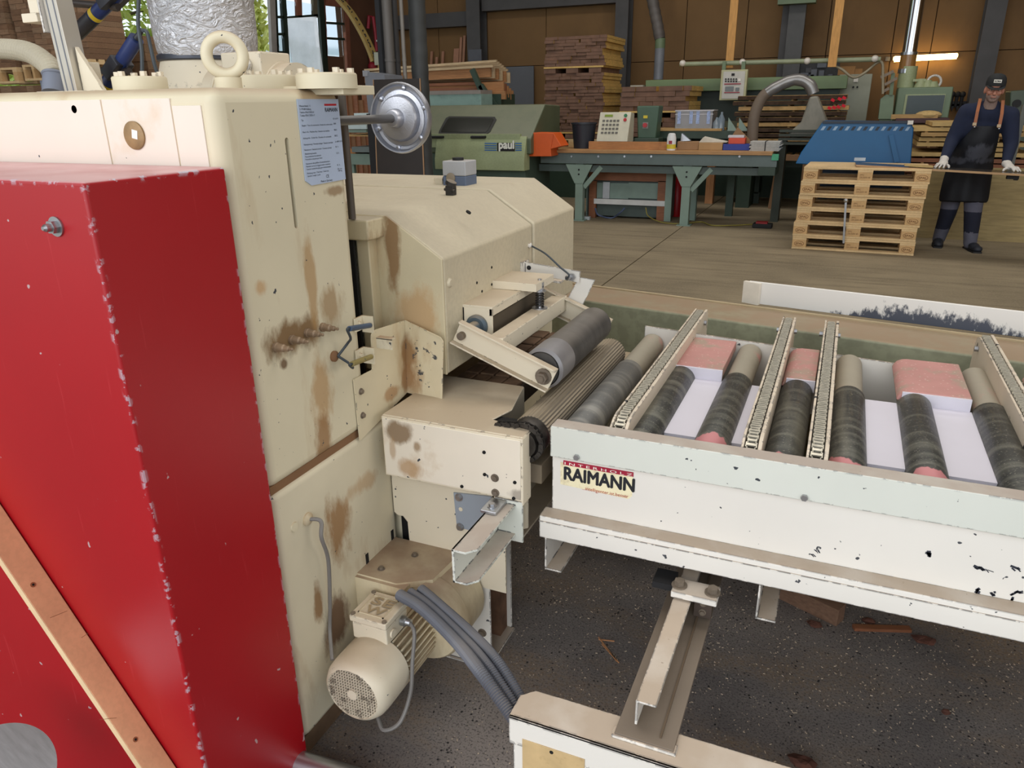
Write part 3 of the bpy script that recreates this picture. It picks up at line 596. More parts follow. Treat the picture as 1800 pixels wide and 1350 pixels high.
post = MB().box(-.958, -.758, 1.5675, 1.5735, 0, .46).box(-.958, -.950, 1.5675, 1.76, 0, .46).box(-.958, -.775, 1.752, 1.758, 0, .46).box(-.958, -.765, 1.56, 1.755, .0, .006).build('support_post', WHITEP, saw, bevel=.0015)
MB().hexbolt(at(848, 1112, y=1.5675), (0, -1, 0), .009, .007).build('post_bolt', DSTEEL, post)
MB().box(-.948, -.79, 1.70, 1.751, .0, .17).build('sawdust_pile', mat('brown_sawdust', (112, 82, 62), rough=1, var=.3, scale=20), post)
# cantilever channel bracket
cb = MB()
cb.box(-.703, -.697, 1.262, 1.50, .512, .60).prism([(-.703, 1.50), (-.703, 1.262), (-.668, 1.262), (-.648, 1.285), (-.648, 1.50)], 'z', .594, .60).prism([(-.703, 1.50), (-.703, 1.262), (-.668, 1.262), (-.648, 1.285), (-.648, 1.50)], 'z', .512, .518)
cb.box(-.703, -.628, 1.497, 1.503, .495, .61)
cbo = cb.build('channel_bracket', GREENWHITE, saw, bevel=.001)
c = at(866, 893, z=.602)
MB().box(c.x-.02, c.x+.022, 1.43, 1.497, .600, .609).build('clamp', GALV, cbo, bevel=.002)
MB().hexbolt((c.x, 1.455, .609), 'z', .008, .007).build('clamp_bolt', STEEL, cbo)

# gear and motor
MX, MZ = -.925, .212
gm = MB().lathe([(.06, 0), (.115, .0), (.122, .01), (.122, .05), (.118, .055), (.118, .15)], (-.885, 1.40, .25), 'y', 40).box(-1.05, -.90, 1.36, 1.56, .18, .372).prism([(-1.05, 1.37), (-.93, 1.37), (-.85, 1.42), (-.84, 1.56), (-1.05, 1.56)], 'z', .36, .377)
gear = gm.build('gear_housing', mat('gear_cream_dust', (214, 200, 168), rough=.6, var=.08, scale=6, dust=1, dustrgb=(146, 122, 100), stain=.5, stainlo=.55), saw, smooth=35)
for q in ((-1.0, 1.41), (-.95, 1.50)): MB().hexbolt((q[0], q[1], .377), 'z', .007, .006).build('gear_bolt', DSTEEL, gear)
mo = MB().cyl((MX, 1.26, MZ), (MX, 1.42, MZ), .071, n=32).build('motor_body', CREAMHEAVY, saw, smooth=35)
fin = MB()
for k in range(36):
    t = 2*pi*k/36
    fin.obox((MX+.078*cos(t), 1.335, MZ+.078*sin(t)), (.0045, .14, .022) if False else (.020, .14, .004), Matrix.Rotation(-t, 3, 'Y'))
fin.build('cooling_fins', CREAMST, mo)
cw = MB().lathe([(.068, .004), (.070, 0), (.078, .006), (.086, .022), (.088, .04), (.088, .118), (.085, .118), (.085, .03), (.068, .008)], (MX, 1.142, MZ), 'y', 48, caps=False).build('fan_cowl', CREAM, mo, smooth=50)
MB().lathe([(.084, 0), (.084, .004)], (MX, 1.18, MZ), 'y', 32).build('cowl_inside', DARK, cw)
gl = MB(); 
for k in range(-9, 10):
    a = k*.0072; h = math.sqrt(max(0, .070**2-a*a))
    gl.box(MX+a-.0012, MX+a+.0012, 1.1435, 1.146, MZ-h, MZ+h)
for k in range(-8, 9):
    a = k*.0082; h = math.sqrt(max(0, .070**2-a*a))
    gl.box(MX-h, MX+h, 1.1435, 1.1465, MZ+a-.0012, MZ+a+.0012)
tag(gl.build('grille', CREAM, cw), kind='stuff')
MB().lathe([(.004, -.001), (.014, -.001), (.014, .004)], (MX, 1.1425, MZ), 'y', 20).build('grille_hub', CREAM, cw, smooth=35)
tb = MB().box(-.985, -.885, 1.245, 1.345, .285, .335).build('terminal_box', CREAM, mo, bevel=.005)
lid = MB().box(-.988, -.882, 1.240, 1.348, .337, .356).build('terminal_lid', CREAM, tb, bevel=.004)
for q in ((-.98, 1.248), (-.89, 1.248), (-.98, 1.34), (-.89, 1.34)): MB().cyl((*q, .354), (*q, .359), .006, n=12).build('lid_screw', DSTEEL, tb)
em = MB(); EZ0, EZ1 = .3555, .3585
em.box(-.972, -.899, 1.257, 1.260, EZ0, EZ1).box(-.972, -.899, 1.328, 1.331, EZ0, EZ1).box(-.972, -.969, 1.257, 1.331, EZ0, EZ1).box(-.902, -.899, 1.257, 1.331, EZ0, EZ1)
em.build('emblem_frame', CREAMST, tb)
EMB = mat('emblem_dusty', (150, 130, 100), rough=.6)
text('emblem', 'SE', .040, EMB, tb, (-.964, 1.297, .3585), (1, 0, 0), (0, 1, 0), bold=.0012, width=.060)
text('emblem', 'W', .036, EMB, tb, (-.960, 1.265, .3585), (1, 0, 0), (0, 1, 0), bold=.0012, width=.054)
MB().lathe([(.013, 0), (.013, .012), (.010, .014), (.009, .026)], (-.884, 1.315, .315), 'x', 14).build('cable_gland', GALV, tb, smooth=35)
MB().lathe([(.012, 0), (.011, .004)], (-.884, 1.27, .31), 'x', 14).build('blind_plug', CREAM, tb, smooth=35)
MB().tube(smoothpath([(-.86, 1.315, .315), (-.84, 1.30, .30), (-.832, 1.27, .24), (-.825, 1.24, .17), (-.835, 1.20, .11), (-.87, 1.18, .09), (-.90, 1.2, .10)]), .0052).build('motor_lead', CABLE, tb, smooth=1)

# things bolted on top of the column
TOP = 1.565
def cap(px, w, y, name='bearing_cap'):
    c = at(px, 150, y=y); r = w
    o = MB().lathe([(r, 0), (r, .028), (r*.96, .031)], (c.x, y, TOP), 'z', 40).build(name, CREAMST, saw, smooth=40)
    for k in range(6):
        t = R(30+60*k); q = (c.x+r*.8*cos(t), y+r*.8*sin(t), TOP+.031); MB().hexbolt(q, 'z', .0075, .008, False).build('cap_bolt', CREAM, o)
    return o
cap(247, .056, 1.30); cap(575, .064, 1.42); cap(470, .062, 1.42)
MB().box(-1.35, -.985, 1.40, 1.52, 1.553, 1.572).build('top_plate', CREAMST, saw, bevel=.002)
eb = at(398, 118, y=1.26)
o = MB().torus((eb.x, 1.26, TOP+.062), (.62, -.78, 0), .034, .0115, 36, 12).cyl((eb.x, 1.26, TOP), (eb.x, 1.26, TOP+.022), .026, n=20).build('eye_bolt', CREAMST, saw, smooth=50)
# upper motor behind with terminal box
um = at(470, 118, y=1.75)
o = MB().cyl((um.x-.16, 1.75, TOP-.02), (um.x+.10, 1.75, TOP-.02), .095, n=32).build('upper_motor', CREAM, saw, smooth=35)
for k in range(9): MB().torus((um.x-.12+k*.022, 1.75, TOP-.02), 'x', .096, .004, 28, 6).build('motor_rib', CREAM, o, smooth=1)
MB().box(um.x-.075, um.x+.055, 1.66, 1.78, TOP+.035, TOP+.10).build('motor_terminal_box', CREAM, o, bevel=.005)
gq = (um.x+.01, 1.655, TOP+.068)
MB().lathe([(.018, 0), (.018, .012), (.013, .014), (.012, .03)], gq, (.3, -1, 0), 16).build('cable_gland', WHITEP, o, smooth=35)
MB().tube(smoothpath([(gq[0]+.01, 1.63, gq[2]), (gq[0]+.025, 1.60, gq[2]-.02), (gq[0]+.045, 1.58, gq[2]-.06), (gq[0]+.05, 1.57, TOP+.0)]), .007).build('motor_cable', DCABLE, o, smooth=1)
# extraction spigot
ds = at(368, 140, y=2.0)
MB().lathe([(.165, 0), (.165, .03), (.150, .06), (.135, .11)], (ds.x, 2.0, TOP), 'z', 40).build('duct_spigot', CREAM, saw, smooth=40)
MB().box(ds.x-.22, ds.x+.25, 1.75, 2.25, TOP-.2, TOP).build('top_housing', CREAM, saw, bevel=.01)
MB().lathe([(.137, 0), (.137, .02)], (ds.x, 2.0, TOP+.10), 'z', 40).build('hose_clamp', mat('clamp_dark', (62, 66, 74), rough=.4, metal=.6), saw, smooth=40)
# handwheel on its shaft
hw = at(700, 208, x=-1.075)
sh = MB().cyl((-1.075, 1.46, hw.z), (-1.075, hw.y, hw.z), .0105, n=16).build('wheel_shaft', mat('shaft_grey', (96, 94, 92), rough=.4, metal=.5), saw, smooth=1)
ax = Vector((0, -1, 0))
wheel = MB().lathe([(.013, .034), (.019, .033), (.022, .028), (.024, .010), (.052, .006), (.056, .000), (.058, -.012), (.068, -.014), (.070, -.017), (.077, -.015), (.082, -.002), (.085, -.001), (.0875, -.010), (.084, -.026), (.06, -.028), (.02, -.02)], (-1.075, hw.y, hw.z), ax, 56).build('handwheel', ALU, saw, smooth=35)
a, u, w = frame(ax)
for k in range(6):
    t = R(20+60*k); c = Vector((-1.075, hw.y, hw.z))+(u*cos(t)+w*sin(t))*.0735-a*.017
    MB().lathe([(.0065, 0), (.006, .006), (.003, .008)], c, ax, 10).build('wheel_rivet', ALU, wheel, smooth=40)
# ------------------------------------------------------------------ roller conveyor
cv = thing('roller_conveyor', 'white roller conveyor with worn dark rollers and raised chain bars, right of the saw', 'conveyor', (.3, 2.0, 0))
XL, XR, YF, YB = -.578, 1.55, 1.56, 2.50
side = MB().box(XL, XR, YF+.012, YF+.018, .50, .79).build('side_plate', WHITEP, cv, bevel=.0015)
sk = at(967, 802, y=YF-.004).z
capo = MB().prism([(YF-.004, sk), (YF, sk), (YF, .797), (YF+.044, .797), (YF+.044, .801), (YF-.004, .801)], 'x', XL, XR).build('edge_cap', GREENWHITE, cv, bevel=.002, seg=3, label='pale greenish folded cap along the near edge')
MB().prism([(YF+.012, .568), (YF-.030, .564), (YF-.032, .556), (YF-.032, .503), (YF+.012, .503)], 'x', XL-.018, XR).build('lower_flange', WHITEP, cv, bevel=.002)
MB().box(XL-.018, XR, YF-.0345, YF-.031, .549, .5515).build('weld_seam', WHITEP, cv)
for q in ((1014, 803), (1414, 874)):
    MB().hexbolt(at(*q, y=YF-.004), (0, -1, 0), .0075, .006, False).build('cap_bolt', STEEL, capo)
MB().prism([(XL, .45), (XL, .797), (.5, .742), (XR, .66), (XR, .45)], 'y', YB, YB+.006).build('side_plate', WHITEP, cv)
MB().box(XL, XL+.006, YF+.02, YB, .50, .68).build('end_plate', WHITEP, cv)
# sticker
SY = YF+.0115
def sp(px, py): return at(px, py, y=SY)
q = [sp(985, 812), sp(1113, 836), sp(1111, 872), sp(1104, 877), sp(985, 851)]
st = MB().sheet(q, (0, .0008, 0)).build('sticker', mat('sticker_cream', (238, 228, 190), rough=.5, var=.04, scale=20, stain=.3, stainscale=(20, 20, 20)), cv)
a0, a1 = sp(990, 842), sp(1112, 866)
hz = (sp(990, 818).z-sp(990, 841).z)
text('lettering', 'RAIMANN', hz*1.36, INK, st, (a0.x, SY-.0006, a0.z+.001), (1, 0, 0), (0, 0, 1), bold=.0017, width=a1.x-a0.x)
MB().box(a0.x, a1.x, SY-.0008, SY, a0.z+hz+.004, a0.z+hz+.016).build('red_band', mat('print_red_band', (158, 24, 52), rough=.5), st)
text('lettering', 'I N T E R H O L Z', .010, mat('print_white', (240, 232, 220)), st, (a0.x+.002, SY-.0010, a0.z+hz+.0055), (1, 0, 0), (0, 0, 1), width=a1.x-a0.x-.006)
b0, b1 = sp(1023, 866), sp(1104, 876)
text('lettering', '...intelligenter.ist.besser', .013, mat('print_red_small', (176, 60, 52)), st, (b0.x, SY-.0006, a0.z-.019), (1, 0, 0), (0, 0, 1), width=b1.x-b0.x)
MARK = mat('black_scuff', (44, 46, 56), rough=.8)
for (px, py, w, h, an) in ((1428, 976, .010, .003, .7), (1436, 969, .010, .003, .7), (1632, 974, .008, .014, -.25), (1720, 998, .016, .008, .3), (1735, 1003, .018, .004, .4), (1718, 1040, .006, .016, .3), (1730, 1048, .022, .006, .1), (1745, 1044, .006, .013, -.5), (1787, 1000, .014, .007, .4), (1780, 1050, .006, .018, .4), (1792, 1040, .010, .006, -.6)):
    p = at(px, py, y=YF+.0115); k = MB()
    for i in range(4):
        r_ = random.Random(px+i); k.obox(p+Vector((r_.uniform(-w, w)*.5, 0, r_.uniform(-h, h)*.5)), (w*r_.uniform(.4, 1), .0006, h*r_.uniform(.3, .8)), Matrix.Rotation(an+r_.uniform(-.4, .4), 3, 'Y'))
    k.build('scuff_mark', MARK, side)

def roller_mat(name, base, lite, pink, seed):
    m = bpy.data.materials.new(name); m.use_nodes = True; nt = m.node_tree; N = nt.nodes; L = nt.links; b = N['Principled BSDF']
    tc = N.new('ShaderNodeTexCoord'); sep = N.new('ShaderNodeSeparateXYZ'); L.new(tc.outputs['Object'], sep.inputs[0])
    def nz(sc, s, d=4):
        mp = N.new('ShaderNodeMapping'); mp.inputs['Scale'].default_value = sc; mp.inputs['Location'].default_value = (seed*3.1, seed*1.7, seed)
        L.new(tc.outputs['Object'], mp.inputs[0]); n = N.new('ShaderNodeTexNoise'); n.inputs['Scale'].default_value = s; n.inputs['Detail'].default_value = d; L.new(mp.outputs[0], n.inputs[0]); return n.outputs[0]
    def rg(i, a, z, lo=0, hi=1):
        r = N.new('ShaderNodeMapRange'); [setattr(r.inputs[k+1], 'default_value', v) for k, v in enumerate((a, z, lo, hi))]; L.new(i, r.inputs[0]); return r.outputs[0]
    def mix(f, A, B):
        r = N.new('ShaderNodeMix'); r.data_type = 'RGBA'; L.new(f, r.inputs[0])
        for k, q in ((6, A), (7, B)):
            if isinstance(q, tuple): r.inputs[k].default_value = (*s2l(q), 1)
            else: L.new(q, r.inputs[k])
        return r.outputs[2]
    cur = mix(rg(nz((.8, 13, .8), 2.6, 7), .46, .68), base, lite)
    cur = mix(rg(nz((5, 1, 5), 3), .58, .72, 0, .5), cur, (118, 116, 102))
    cur = mix(rg(nz((1, 1, 1), 190, 2), .6, .72, 0, .6), cur, (150, 146, 132))
    if pink:
        add = N.new('ShaderNodeMath'); add.operation = 'ADD'; L.new(sep.outputs[1], add.inputs[0])
        mu = N.new('ShaderNodeMath'); mu.operation = 'MULTIPLY'; L.new(nz((1, .2, 1), 22, 3), mu.inputs[0]); mu.inputs[1].default_value = .16; L.new(mu.outputs[0], add.inputs[1])
        cur = mix(rg(add.outputs[0], -.364+.08+pink+.003, -.364+.08+pink-.003), cur, (200, 132, 134))
    L.new(cur, b.inputs['Base Color']); b.inputs['Roughness'].default_value = .42; b.inputs['Metallic'].default_value = .2
    return m
ROLLFAR = mat('pale_roller_far_half', (150, 142, 126), rough=.6, var=.12, scale=8, dust=.6, dustrgb=(160, 152, 134), stain=.6, stainrgb=(196, 112, 112), stainscale=(5, 5, 5), stainlo=.56)
PINK = mat('dusty_red_belt', (184, 134, 127), rough=.8, var=.10, scale=7, dust=.0, stain=.85, stainrgb=(160, 146, 128), stainscale=(6, 6, 6), stainlo=.48, speck=.5, speckrgb=(214, 190, 176))
REDRING = mat('red_ring', (208, 22, 44), rough=.4, var=.1, scale=30, chips=.4, chipscale=80, chiprgb=(210, 150, 150))
LAV = mat('white_pan', (214, 210, 220), rough=.45, var=.03, scale=3)
ZR, RR = .736, .044
xs_ = [-.545, -.383, -.217, -.05, .087, .252, .432, .60, .765, .93, 1.1, 1.27]
pk = [0, 0, .05, .008, .05, .06, .012, .03, .02, .05, .03, .02]
for i, X in enumerate(xs_):
    m = roller_mat('worn_roller_%d' % i, (110, 110, 108) if i == 0 else (58, 59, 56), (150, 148, 142) if i == 0 else (108, 108, 98), pk[i], i)
    o = MB().lathe([(.03, 0), (RR-.001, 0), (RR, .003), (RR, .548), (RR-.003, .552)], (X, 1.622, ZR), 'y', 36).build('roller', m, cv, smooth=40)
    MB().lathe([(RR-.012, 0), (RR+.0008, 0), (RR+.0008, .006), (RR-.006, .006)], (X, 1.618, ZR), 'y', 36).build('red_ring', REDRING, o, smooth=40)
    MB().lathe([(.013, 0), (.034, 0), (.036, .006), (.036, .02)], (X, 1.606, ZR), 'y', 28).cyl((X, 1.575, ZR), (X, 1.62, ZR), .012, n=12).build('bearing_end', GALV, o, smooth=40)
    MB().lathe([(.036, 0), (.0385, .002), (.0385, .315), (.03, .318)], (X, 2.172, ZR), 'y', 32).build('far_sleeve', ROLLFAR, o, smooth=40)
# red belt covers with white fronts and the pan
for a, b in ((-.425, -.262), (-.094, -.004), (.207, .385), (.55, .72), (.80, 1.0)):
    pts = [(a+.0, .752), (a+.004, .764), (a+.012, .774), (a+.024, .780), (a+.036, .782), (b, .782), (b, .752)]
    o = MB().prism(pts, 'y', 2.178, 2.478).build('belt_cover', PINK, cv, bevel=.003, label='dusty red belt stretched over the far half of the rollers')
    MB().box(a+.012, b, 2.170, 2.178, .745, .779).build('cover_front', LAV, o)
for a, b in ((-.40, -.145), (.11, .44), (.52, 1.4)):
    o = MB().box(a, b, 1.75, 2.172, .741, .745).box(a, b, 1.742, 1.75, .735, .745).build('pan', LAV, cv)
MB().box(XL+.01, 1.5, 1.60, 1.72, .60, .605).build('lower_pan', mat('grey_pan', (120, 114, 104), rough=.6, var=.1), cv)
MB().box(-.55, 1.5, 1.85, 2.40, .585, .59).build('tray', mat('yellow_dust_tray', (150, 138, 100), rough=.7, var=.2, scale=8), cv)
# chain bars
BARP = mat('bar_cream', (206, 192, 172), rough=.55, var=.06, scale=8, chips=.6, chipscale=24, chiprgb=(58, 56, 56), edge=.4)
CHB = mat('bright_chain', (192, 186, 170), rough=.4, metal=.55, var=.2, scale=60)
for i, X in enumerate((-.424, -.118, .020, .478)):
    z1 = .818; far = 2.74
    prof = [(1.585, .69), (1.585, .765), (1.60, .795), (1.635, z1-.004), (1.66, z1), (far-.02, z1), (far, z1-.02), (far, .69)]
    o = MB().prism([(y, z+.0) for y, z in prof], 'x', X+.015, X+.024).build('chain_bar', BARP, cv, bevel=.002, label='cream chain bar with roller chain running along its top')
    lp = prof if i < 3 else [(1.585, .69), (1.585, .765), (1.60, .795), (1.635, z1-.004), (1.66, z1), (far-.06, z1), (far-.025, z1-.012), (far-.004, z1-.04), (far, .70), (far, .69)]
    MB().prism(lp, 'x', X-.021, X-.015).build('bar_plate', BARP, o, bevel=.0015)
    MB().box(X-.015, X+.015, 1.60, far-.02, .70, .790).build('chain_guide', mat('guide_dark', (52, 48, 42), rough=.6), o)
    path = smoothpath([(X, 1.598, .70), (X, 1.598, .755), (X, 1.612, .788), (X, 1.645, .806), (X, 1.69, .812), (X, 1.8, .812), (X, 2.1, .812), (X, 2.4, .812), (X, far-.03, .812)], 24)
    ps = resample(path, .0127); k = MB()
    for j in range(len(ps)-1):
        d = (ps[j+1]-ps[j]).normalized(); up = d.cross(Vector((1, 0, 0))) * -1; c = (ps[j]+ps[j+1])/2
        w = .0088 if j % 2 else .0115
        for s_ in (-1, 1): k.bar(c-d*.0072+Vector((s_*w, 0, 0)), c+d*.0072+Vector((s_*w, 0, 0)), .0022, .0095, up=up)
        k.bar(c+Vector((-.0105, 0, 0))+up*.0035, c+Vector((.0105, 0, 0))+up*.0035, .0066, .0055, up=up)
    tag(k.build('roller_chain', CHB, o), kind='stuff')
    for s_ in (-1, 1):
        c = Vector((X+s_*.022, 2.655, .785)); MB().cyl(c, c+Vector((s_*.011, 0, 0)), .009, n=6).build('bar_bolt', STEEL, o)
    if i in (0, 2, 3):
        c = Vector((X+.024, 2.25, .745)); MB().cyl(c, c+Vector((.008, 0, 0)), .008, n=6).build('bar_bolt', DSTEEL, o)
# cross channels and legs beneath
for X in (-.585, -.062, .55, 1.2):
    MB().box(X, X+.004, YF-.02, 2.5, .405, .502).box(X, X+.045, YF-.02, 2.5, .402, .407).box(X, X+.045, YF-.02, 2.5, .497, .502).build('cross_channel', WHITEP, cv)
for X, Y in ((.66, 1.62), (1.45, 1.62), (.66, 2.44), (1.45, 2.44)):
    MB().box(X-.03, X+.03, Y-.03, Y+.03, 0, .50).box(X-.06, X+.06, Y-.06, Y+.06, 0, .008).build('leg', WHITEP, cv)
MB().box(XL+.02, XR, 2.44, 2.495, .45, .50).build('rear_rail', WHITEP, cv)

# ------------------------------------------------------------------ lateral beam and scuffed white fence behind the conveyor
ZT = .72
e0, e1 = at(1042, 503, z=ZT), at(1800, 601, z=ZT)
d = (e1-e0).normalized(); nrm = Vector((d.y, -d.x, 0))       # towards the camera
if nrm.y > 0: nrm = -nrm
L0, L1 = e0-d*.35, e1+d*.9
BEAM = mat('dusty_green_beam', (150, 152, 126), rough=.6, var=.10, scale=2, stretch=(1, 1, 1), fine=.3, dust=1, dustrgb=(146, 124, 98))
bt = thing('conveyor_beam', 'dusty green steel beam running behind the roller conveyor', 'beam', tuple(L0.lerp(L1, .5)*1) if False else (L0.lerp(L1, .5).x, L0.lerp(L1, .5).y, 0))
w = .25
qs = [L0, L1, L1+nrm*w, L0+nrm*w]
m = MB(); m.add([(p.x, p.y, z) for z in (.50, ZT) for p in qs], [(3, 2, 1, 0), (4, 5, 6, 7), (0, 1, 5, 4), (1, 2, 6, 5), (2, 3, 7, 6), (3, 0, 4, 7)])
m.build('beam_body', BEAM, bt, bevel=.012, seg=3)
MB().bar(Vector((L0.x, L0.y, ZT+.003))+nrm*.008, Vector((L1.x, L1.y, ZT+.003))+nrm*.008, .014, .006).build('pale_edge', mat('pale_dust_edge', (178, 160, 128), rough=.8), bt)
for t in (.12, .86):
    p = L0.lerp(L1, t)+nrm*.12; MB().box(p.x-.05, p.x+.05, p.y-.05, p.y+.05, 0, .50).build('leg', BEAM, bt)
def fence_mat():
    m = bpy.data.materials.new('scuffed_white_fence'); m.use_nodes = True; nt = m.node_tree; N = nt.nodes; L = nt.links; b = N['Principled BSDF']
    tc = N.new('ShaderNodeTexCoord'); sep = N.new('ShaderNodeSeparateXYZ'); L.new(tc.outputs['Object'], sep.inputs[0])
    def nz(s, sc=(1, 1, 1), d=6):
        mp = N.new('ShaderNodeMapping'); mp.inputs['Scale'].default_value = sc; L.new(tc.outputs['Object'], mp.inputs[0]); n = N.new('ShaderNodeTexNoise'); n.inputs['Scale'].default_value = s; n.inputs['Detail'].default_value = d; n.inputs['Roughness'].default_value = .72; L.new(mp.outputs[0], n.inputs[0]); return n.outputs[0]
    def ma(op, a, k):
        r = N.new('ShaderNodeMath'); r.operation = op
        for i, q in enumerate((a, k)):
            if isinstance(q, (int, float)): r.inputs[i].default_value = q
            else: L.new(q, r.inputs[i])
        return r.outputs[0]
    # worn patch: strongest along the foot of the board about the middle
    dx = ma('ADD', sep.outputs[0], .06); g = ma('MULTIPLY', dx, 2.6); g = ma('SUBTRACT', 1.0, ma('MULTIPLY', g, g)); g = ma('MAXIMUM', g, -.5)
    hgt = ma('SUBTRACT', .066, sep.outputs[2])
    f = ma('ADD', ma('MULTIPLY', g, .42), ma('ADD', ma('MULTIPLY', hgt, 5.5), ma('MULTIPLY', nz(26, (1, 1, .5)), 1.2)))
    r = N.new('ShaderNodeMapRange'); r.inputs[1].default_value = 1.02; r.inputs[2].default_value = 1.16; L.new(f, r.inputs[0])
    r2 = N.new('ShaderNodeMapRange'); r2.inputs[1].default_value = .72; r2.inputs[2].default_value = .75; L.new(nz(34), r2.inputs[0])
    fac = ma('MAXIMUM', r.outputs[0], r2.outputs[0])
    mx = N.new('ShaderNodeMix'); mx.data_type = 'RGBA'; L.new(fac, mx.inputs[0]); mx.inputs[6].default_value = (*s2l((228, 224, 218)), 1); mx.inputs[7].default_value = (*s2l((72, 76, 88)), 1)
    L.new(mx.outputs[2], b.inputs['Base Color']); b.inputs['Roughness'].default_value = .55; return m
f0 = at(1313, 533, z=ZT); f1 = f0 + d*1.5
ang = math.atan2(d.y, d.x)
top = at(1316, 495, y=f0.y).z
fc = MB().box(0, 1.55, -.006, .006, 0, top-ZT).xf(Matrix.Translation((f0.x, f0.y+.012, ZT+.001)) @ Matrix.Rotation(ang, 4, 'Z'))
fo = MB(); fo.v = fc.v; fo.f = fc.f
mid = Vector((f0.x+.75*d.x, f0.y+.75*d.y, ZT+.001))
o = fo.build('stop_fence', fence_mat(), loc=mid, bevel=.002)
tag(o, 'scuffed white stop fence standing on the beam behind the rollers', 'fence')
MB().box(-.02, .055, -.012, .006, -.0, top-ZT-.002).xf(Matrix.Translation((f0.x, f0.y+.010, ZT+.001)) @ Matrix.Rotation(ang-.25, 4, 'Z')).build('bent_end', mat('fence_end', (222, 214, 200), rough=.6, var=.06, scale=20), o)

# ------------------------------------------------------------------ low steel base frame in the foreground
bf = thing('base_frame', 'cream steel channel frame with a T-shaped rail under the conveyor, paint chipped', 'frame', (0, 1.2, 0))
cl = at(894, 1258, z=.385)
CH = MB(); c0 = cl.x; yf = at(1092, 1300, z=.375).y
cp0 = at(930, 1231, z=.385)
y0 = cl.y
RAILD = mat('rail_brown_steel', (112, 100, 88), rough=.6, metal=.15, var=.16, scale=5, dust=.5, dustrgb=(128, 114, 98))
CH.box(c0, 1.4, y0, y0+.006, .318, .385).prism([(c0, y0), (1.4, y0), (1.4, y0+.085), (c0+.025, y0+.085), (c0, y0+.06)], 'z', .379, .385).box(c0, 1.4, y0+.0, y0+.085, .315, .321)
cho = CH.build('channel', WHITEP, bf, bevel=.0015)
lp_ = [at(918, 1298, y=y0-.001), at(1028, 1332, y=y0-.001)]
MB().box(lp_[0].x, lp_[1].x, y0-.002, y0, .24, lp_[0].z-.001).build('label_plate', mat('worn_label_wood', (196, 168, 122), rough=.6, var=.16, scale=16, stain=.5, stainscale=(14, 14, 14)), cho, bevel=.0008)
MB().box(c0+.01, 1.4, y0-.0005, y0+.006, .235, .318).build('channel_web', WHITEP, cho)
h_ = at(969, 1323, y=y0-.003); MB().lathe([(.004, 0), (.004, .002)], h_, 'y', 12).build('rivet_hole', DARK, cho)
rx0, rx1 = -.272, -.158
yb = y0+.03
MB().box(rx0, rx1, yb, 2.45, .385, .395).build('rail_flange', RAILD, bf, bevel=.001)
MB().box(rx0-.005, rx1+.005, yb-.004, yb+.02, .384, .392).build('weld_plate', WHITEP, bf, bevel=.002)
ax0 = at(1108, 1258, z=.452).x
MB().prism([(ax0, .395), (ax0+.005, .395), (ax0+.005, .449), (ax0+.040, .449), (ax0+.040, .454), (ax0, .454)], 'y', yb+.035, 1.95).build('angle_iron', WHITEP, bf, bevel=.001)
MB().bar((rx0+.085, yb+.02, .397), (rx0+.085, 2.3, .397), .004, .004).build('weld_line', mat('weld_brown', (96, 80, 62), rough=.8), bf)
k0, k1 = at(1188, 1015, z=.475), at(1268, 1028, z=.475)
cp = MB().box(k0.x, k1.x, 1.470, 1.53, .458, .474).build('clamp_plate', WHITEP, bf, bevel=.002)
for X in (k0.x+.014, k1.x-.014):
    MB().hexbolt((X, 1.498, .474), 'z', .0125, .013).build('clamp_bolt', DSTEEL, cp)
MB().box(ax0+.045, ax0+.085, 1.50, 1.512, .40, .458).build('clamp_lug', mat('lug_dark', (74, 62, 54), rough=.6), bf)
for z in (.44, .415): MB().hexbolt((ax0+.065, 1.5, z), (0, -1, 0), .006, .006).build('lug_bolt', DSTEEL, bf)
MB().box(k0.x-.05, k0.x, 1.50, 1.56, .452, .468).build('rubber_pad', BLACK, bf)
for X in (.35, 1.3):
    MB().box(X-.03, X+.03, y0+.01, y0+.07, 0, .315).build('leg', WHITEP, bf)
for X in ((rx0+rx1)/2,):
    MB().box(X-.03, X+.03, 2.36, 2.42, 0, .385).build('leg', RAILD, bf)
# conduits from the gear to the frame end
ends = [(0, -.001), (.017, .016), (.03, .034)]
for i, (dx, dy) in enumerate(ends):
    a = Vector((-.90+.02*i, 1.335+.02*i, .375)); e = Vector((c0+.012, y0+.016+.024*i, .352))
    P_ = [a, at(742+i*12, 1070-i*6, y=1.30+.02*i), at(800+i*12, 1126-i*8, y=1.23+.02*i), at(846+i*14, 1184-i*10, y=1.13+.03*i), e]
    pp = resample(smoothpath(P_, 60), .0027)
    rr = (.0135, .0105, .0125)[i]
    o = MB().tube(pp, rr-.002, 12, rib=.0032, per=1).build('corrugated_conduit', GREYCONDUIT, loc=(e.x, e.y, e.z))
    tag(o, ('thick grey corrugated conduit nearest the camera, from the motor gear to the frame end', 'thin grey corrugated conduit between the two thicker ones', 'grey corrugated conduit farthest from the camera, from the motor gear to the frame end')[i], 'conduit', 'conduits between gear and frame')

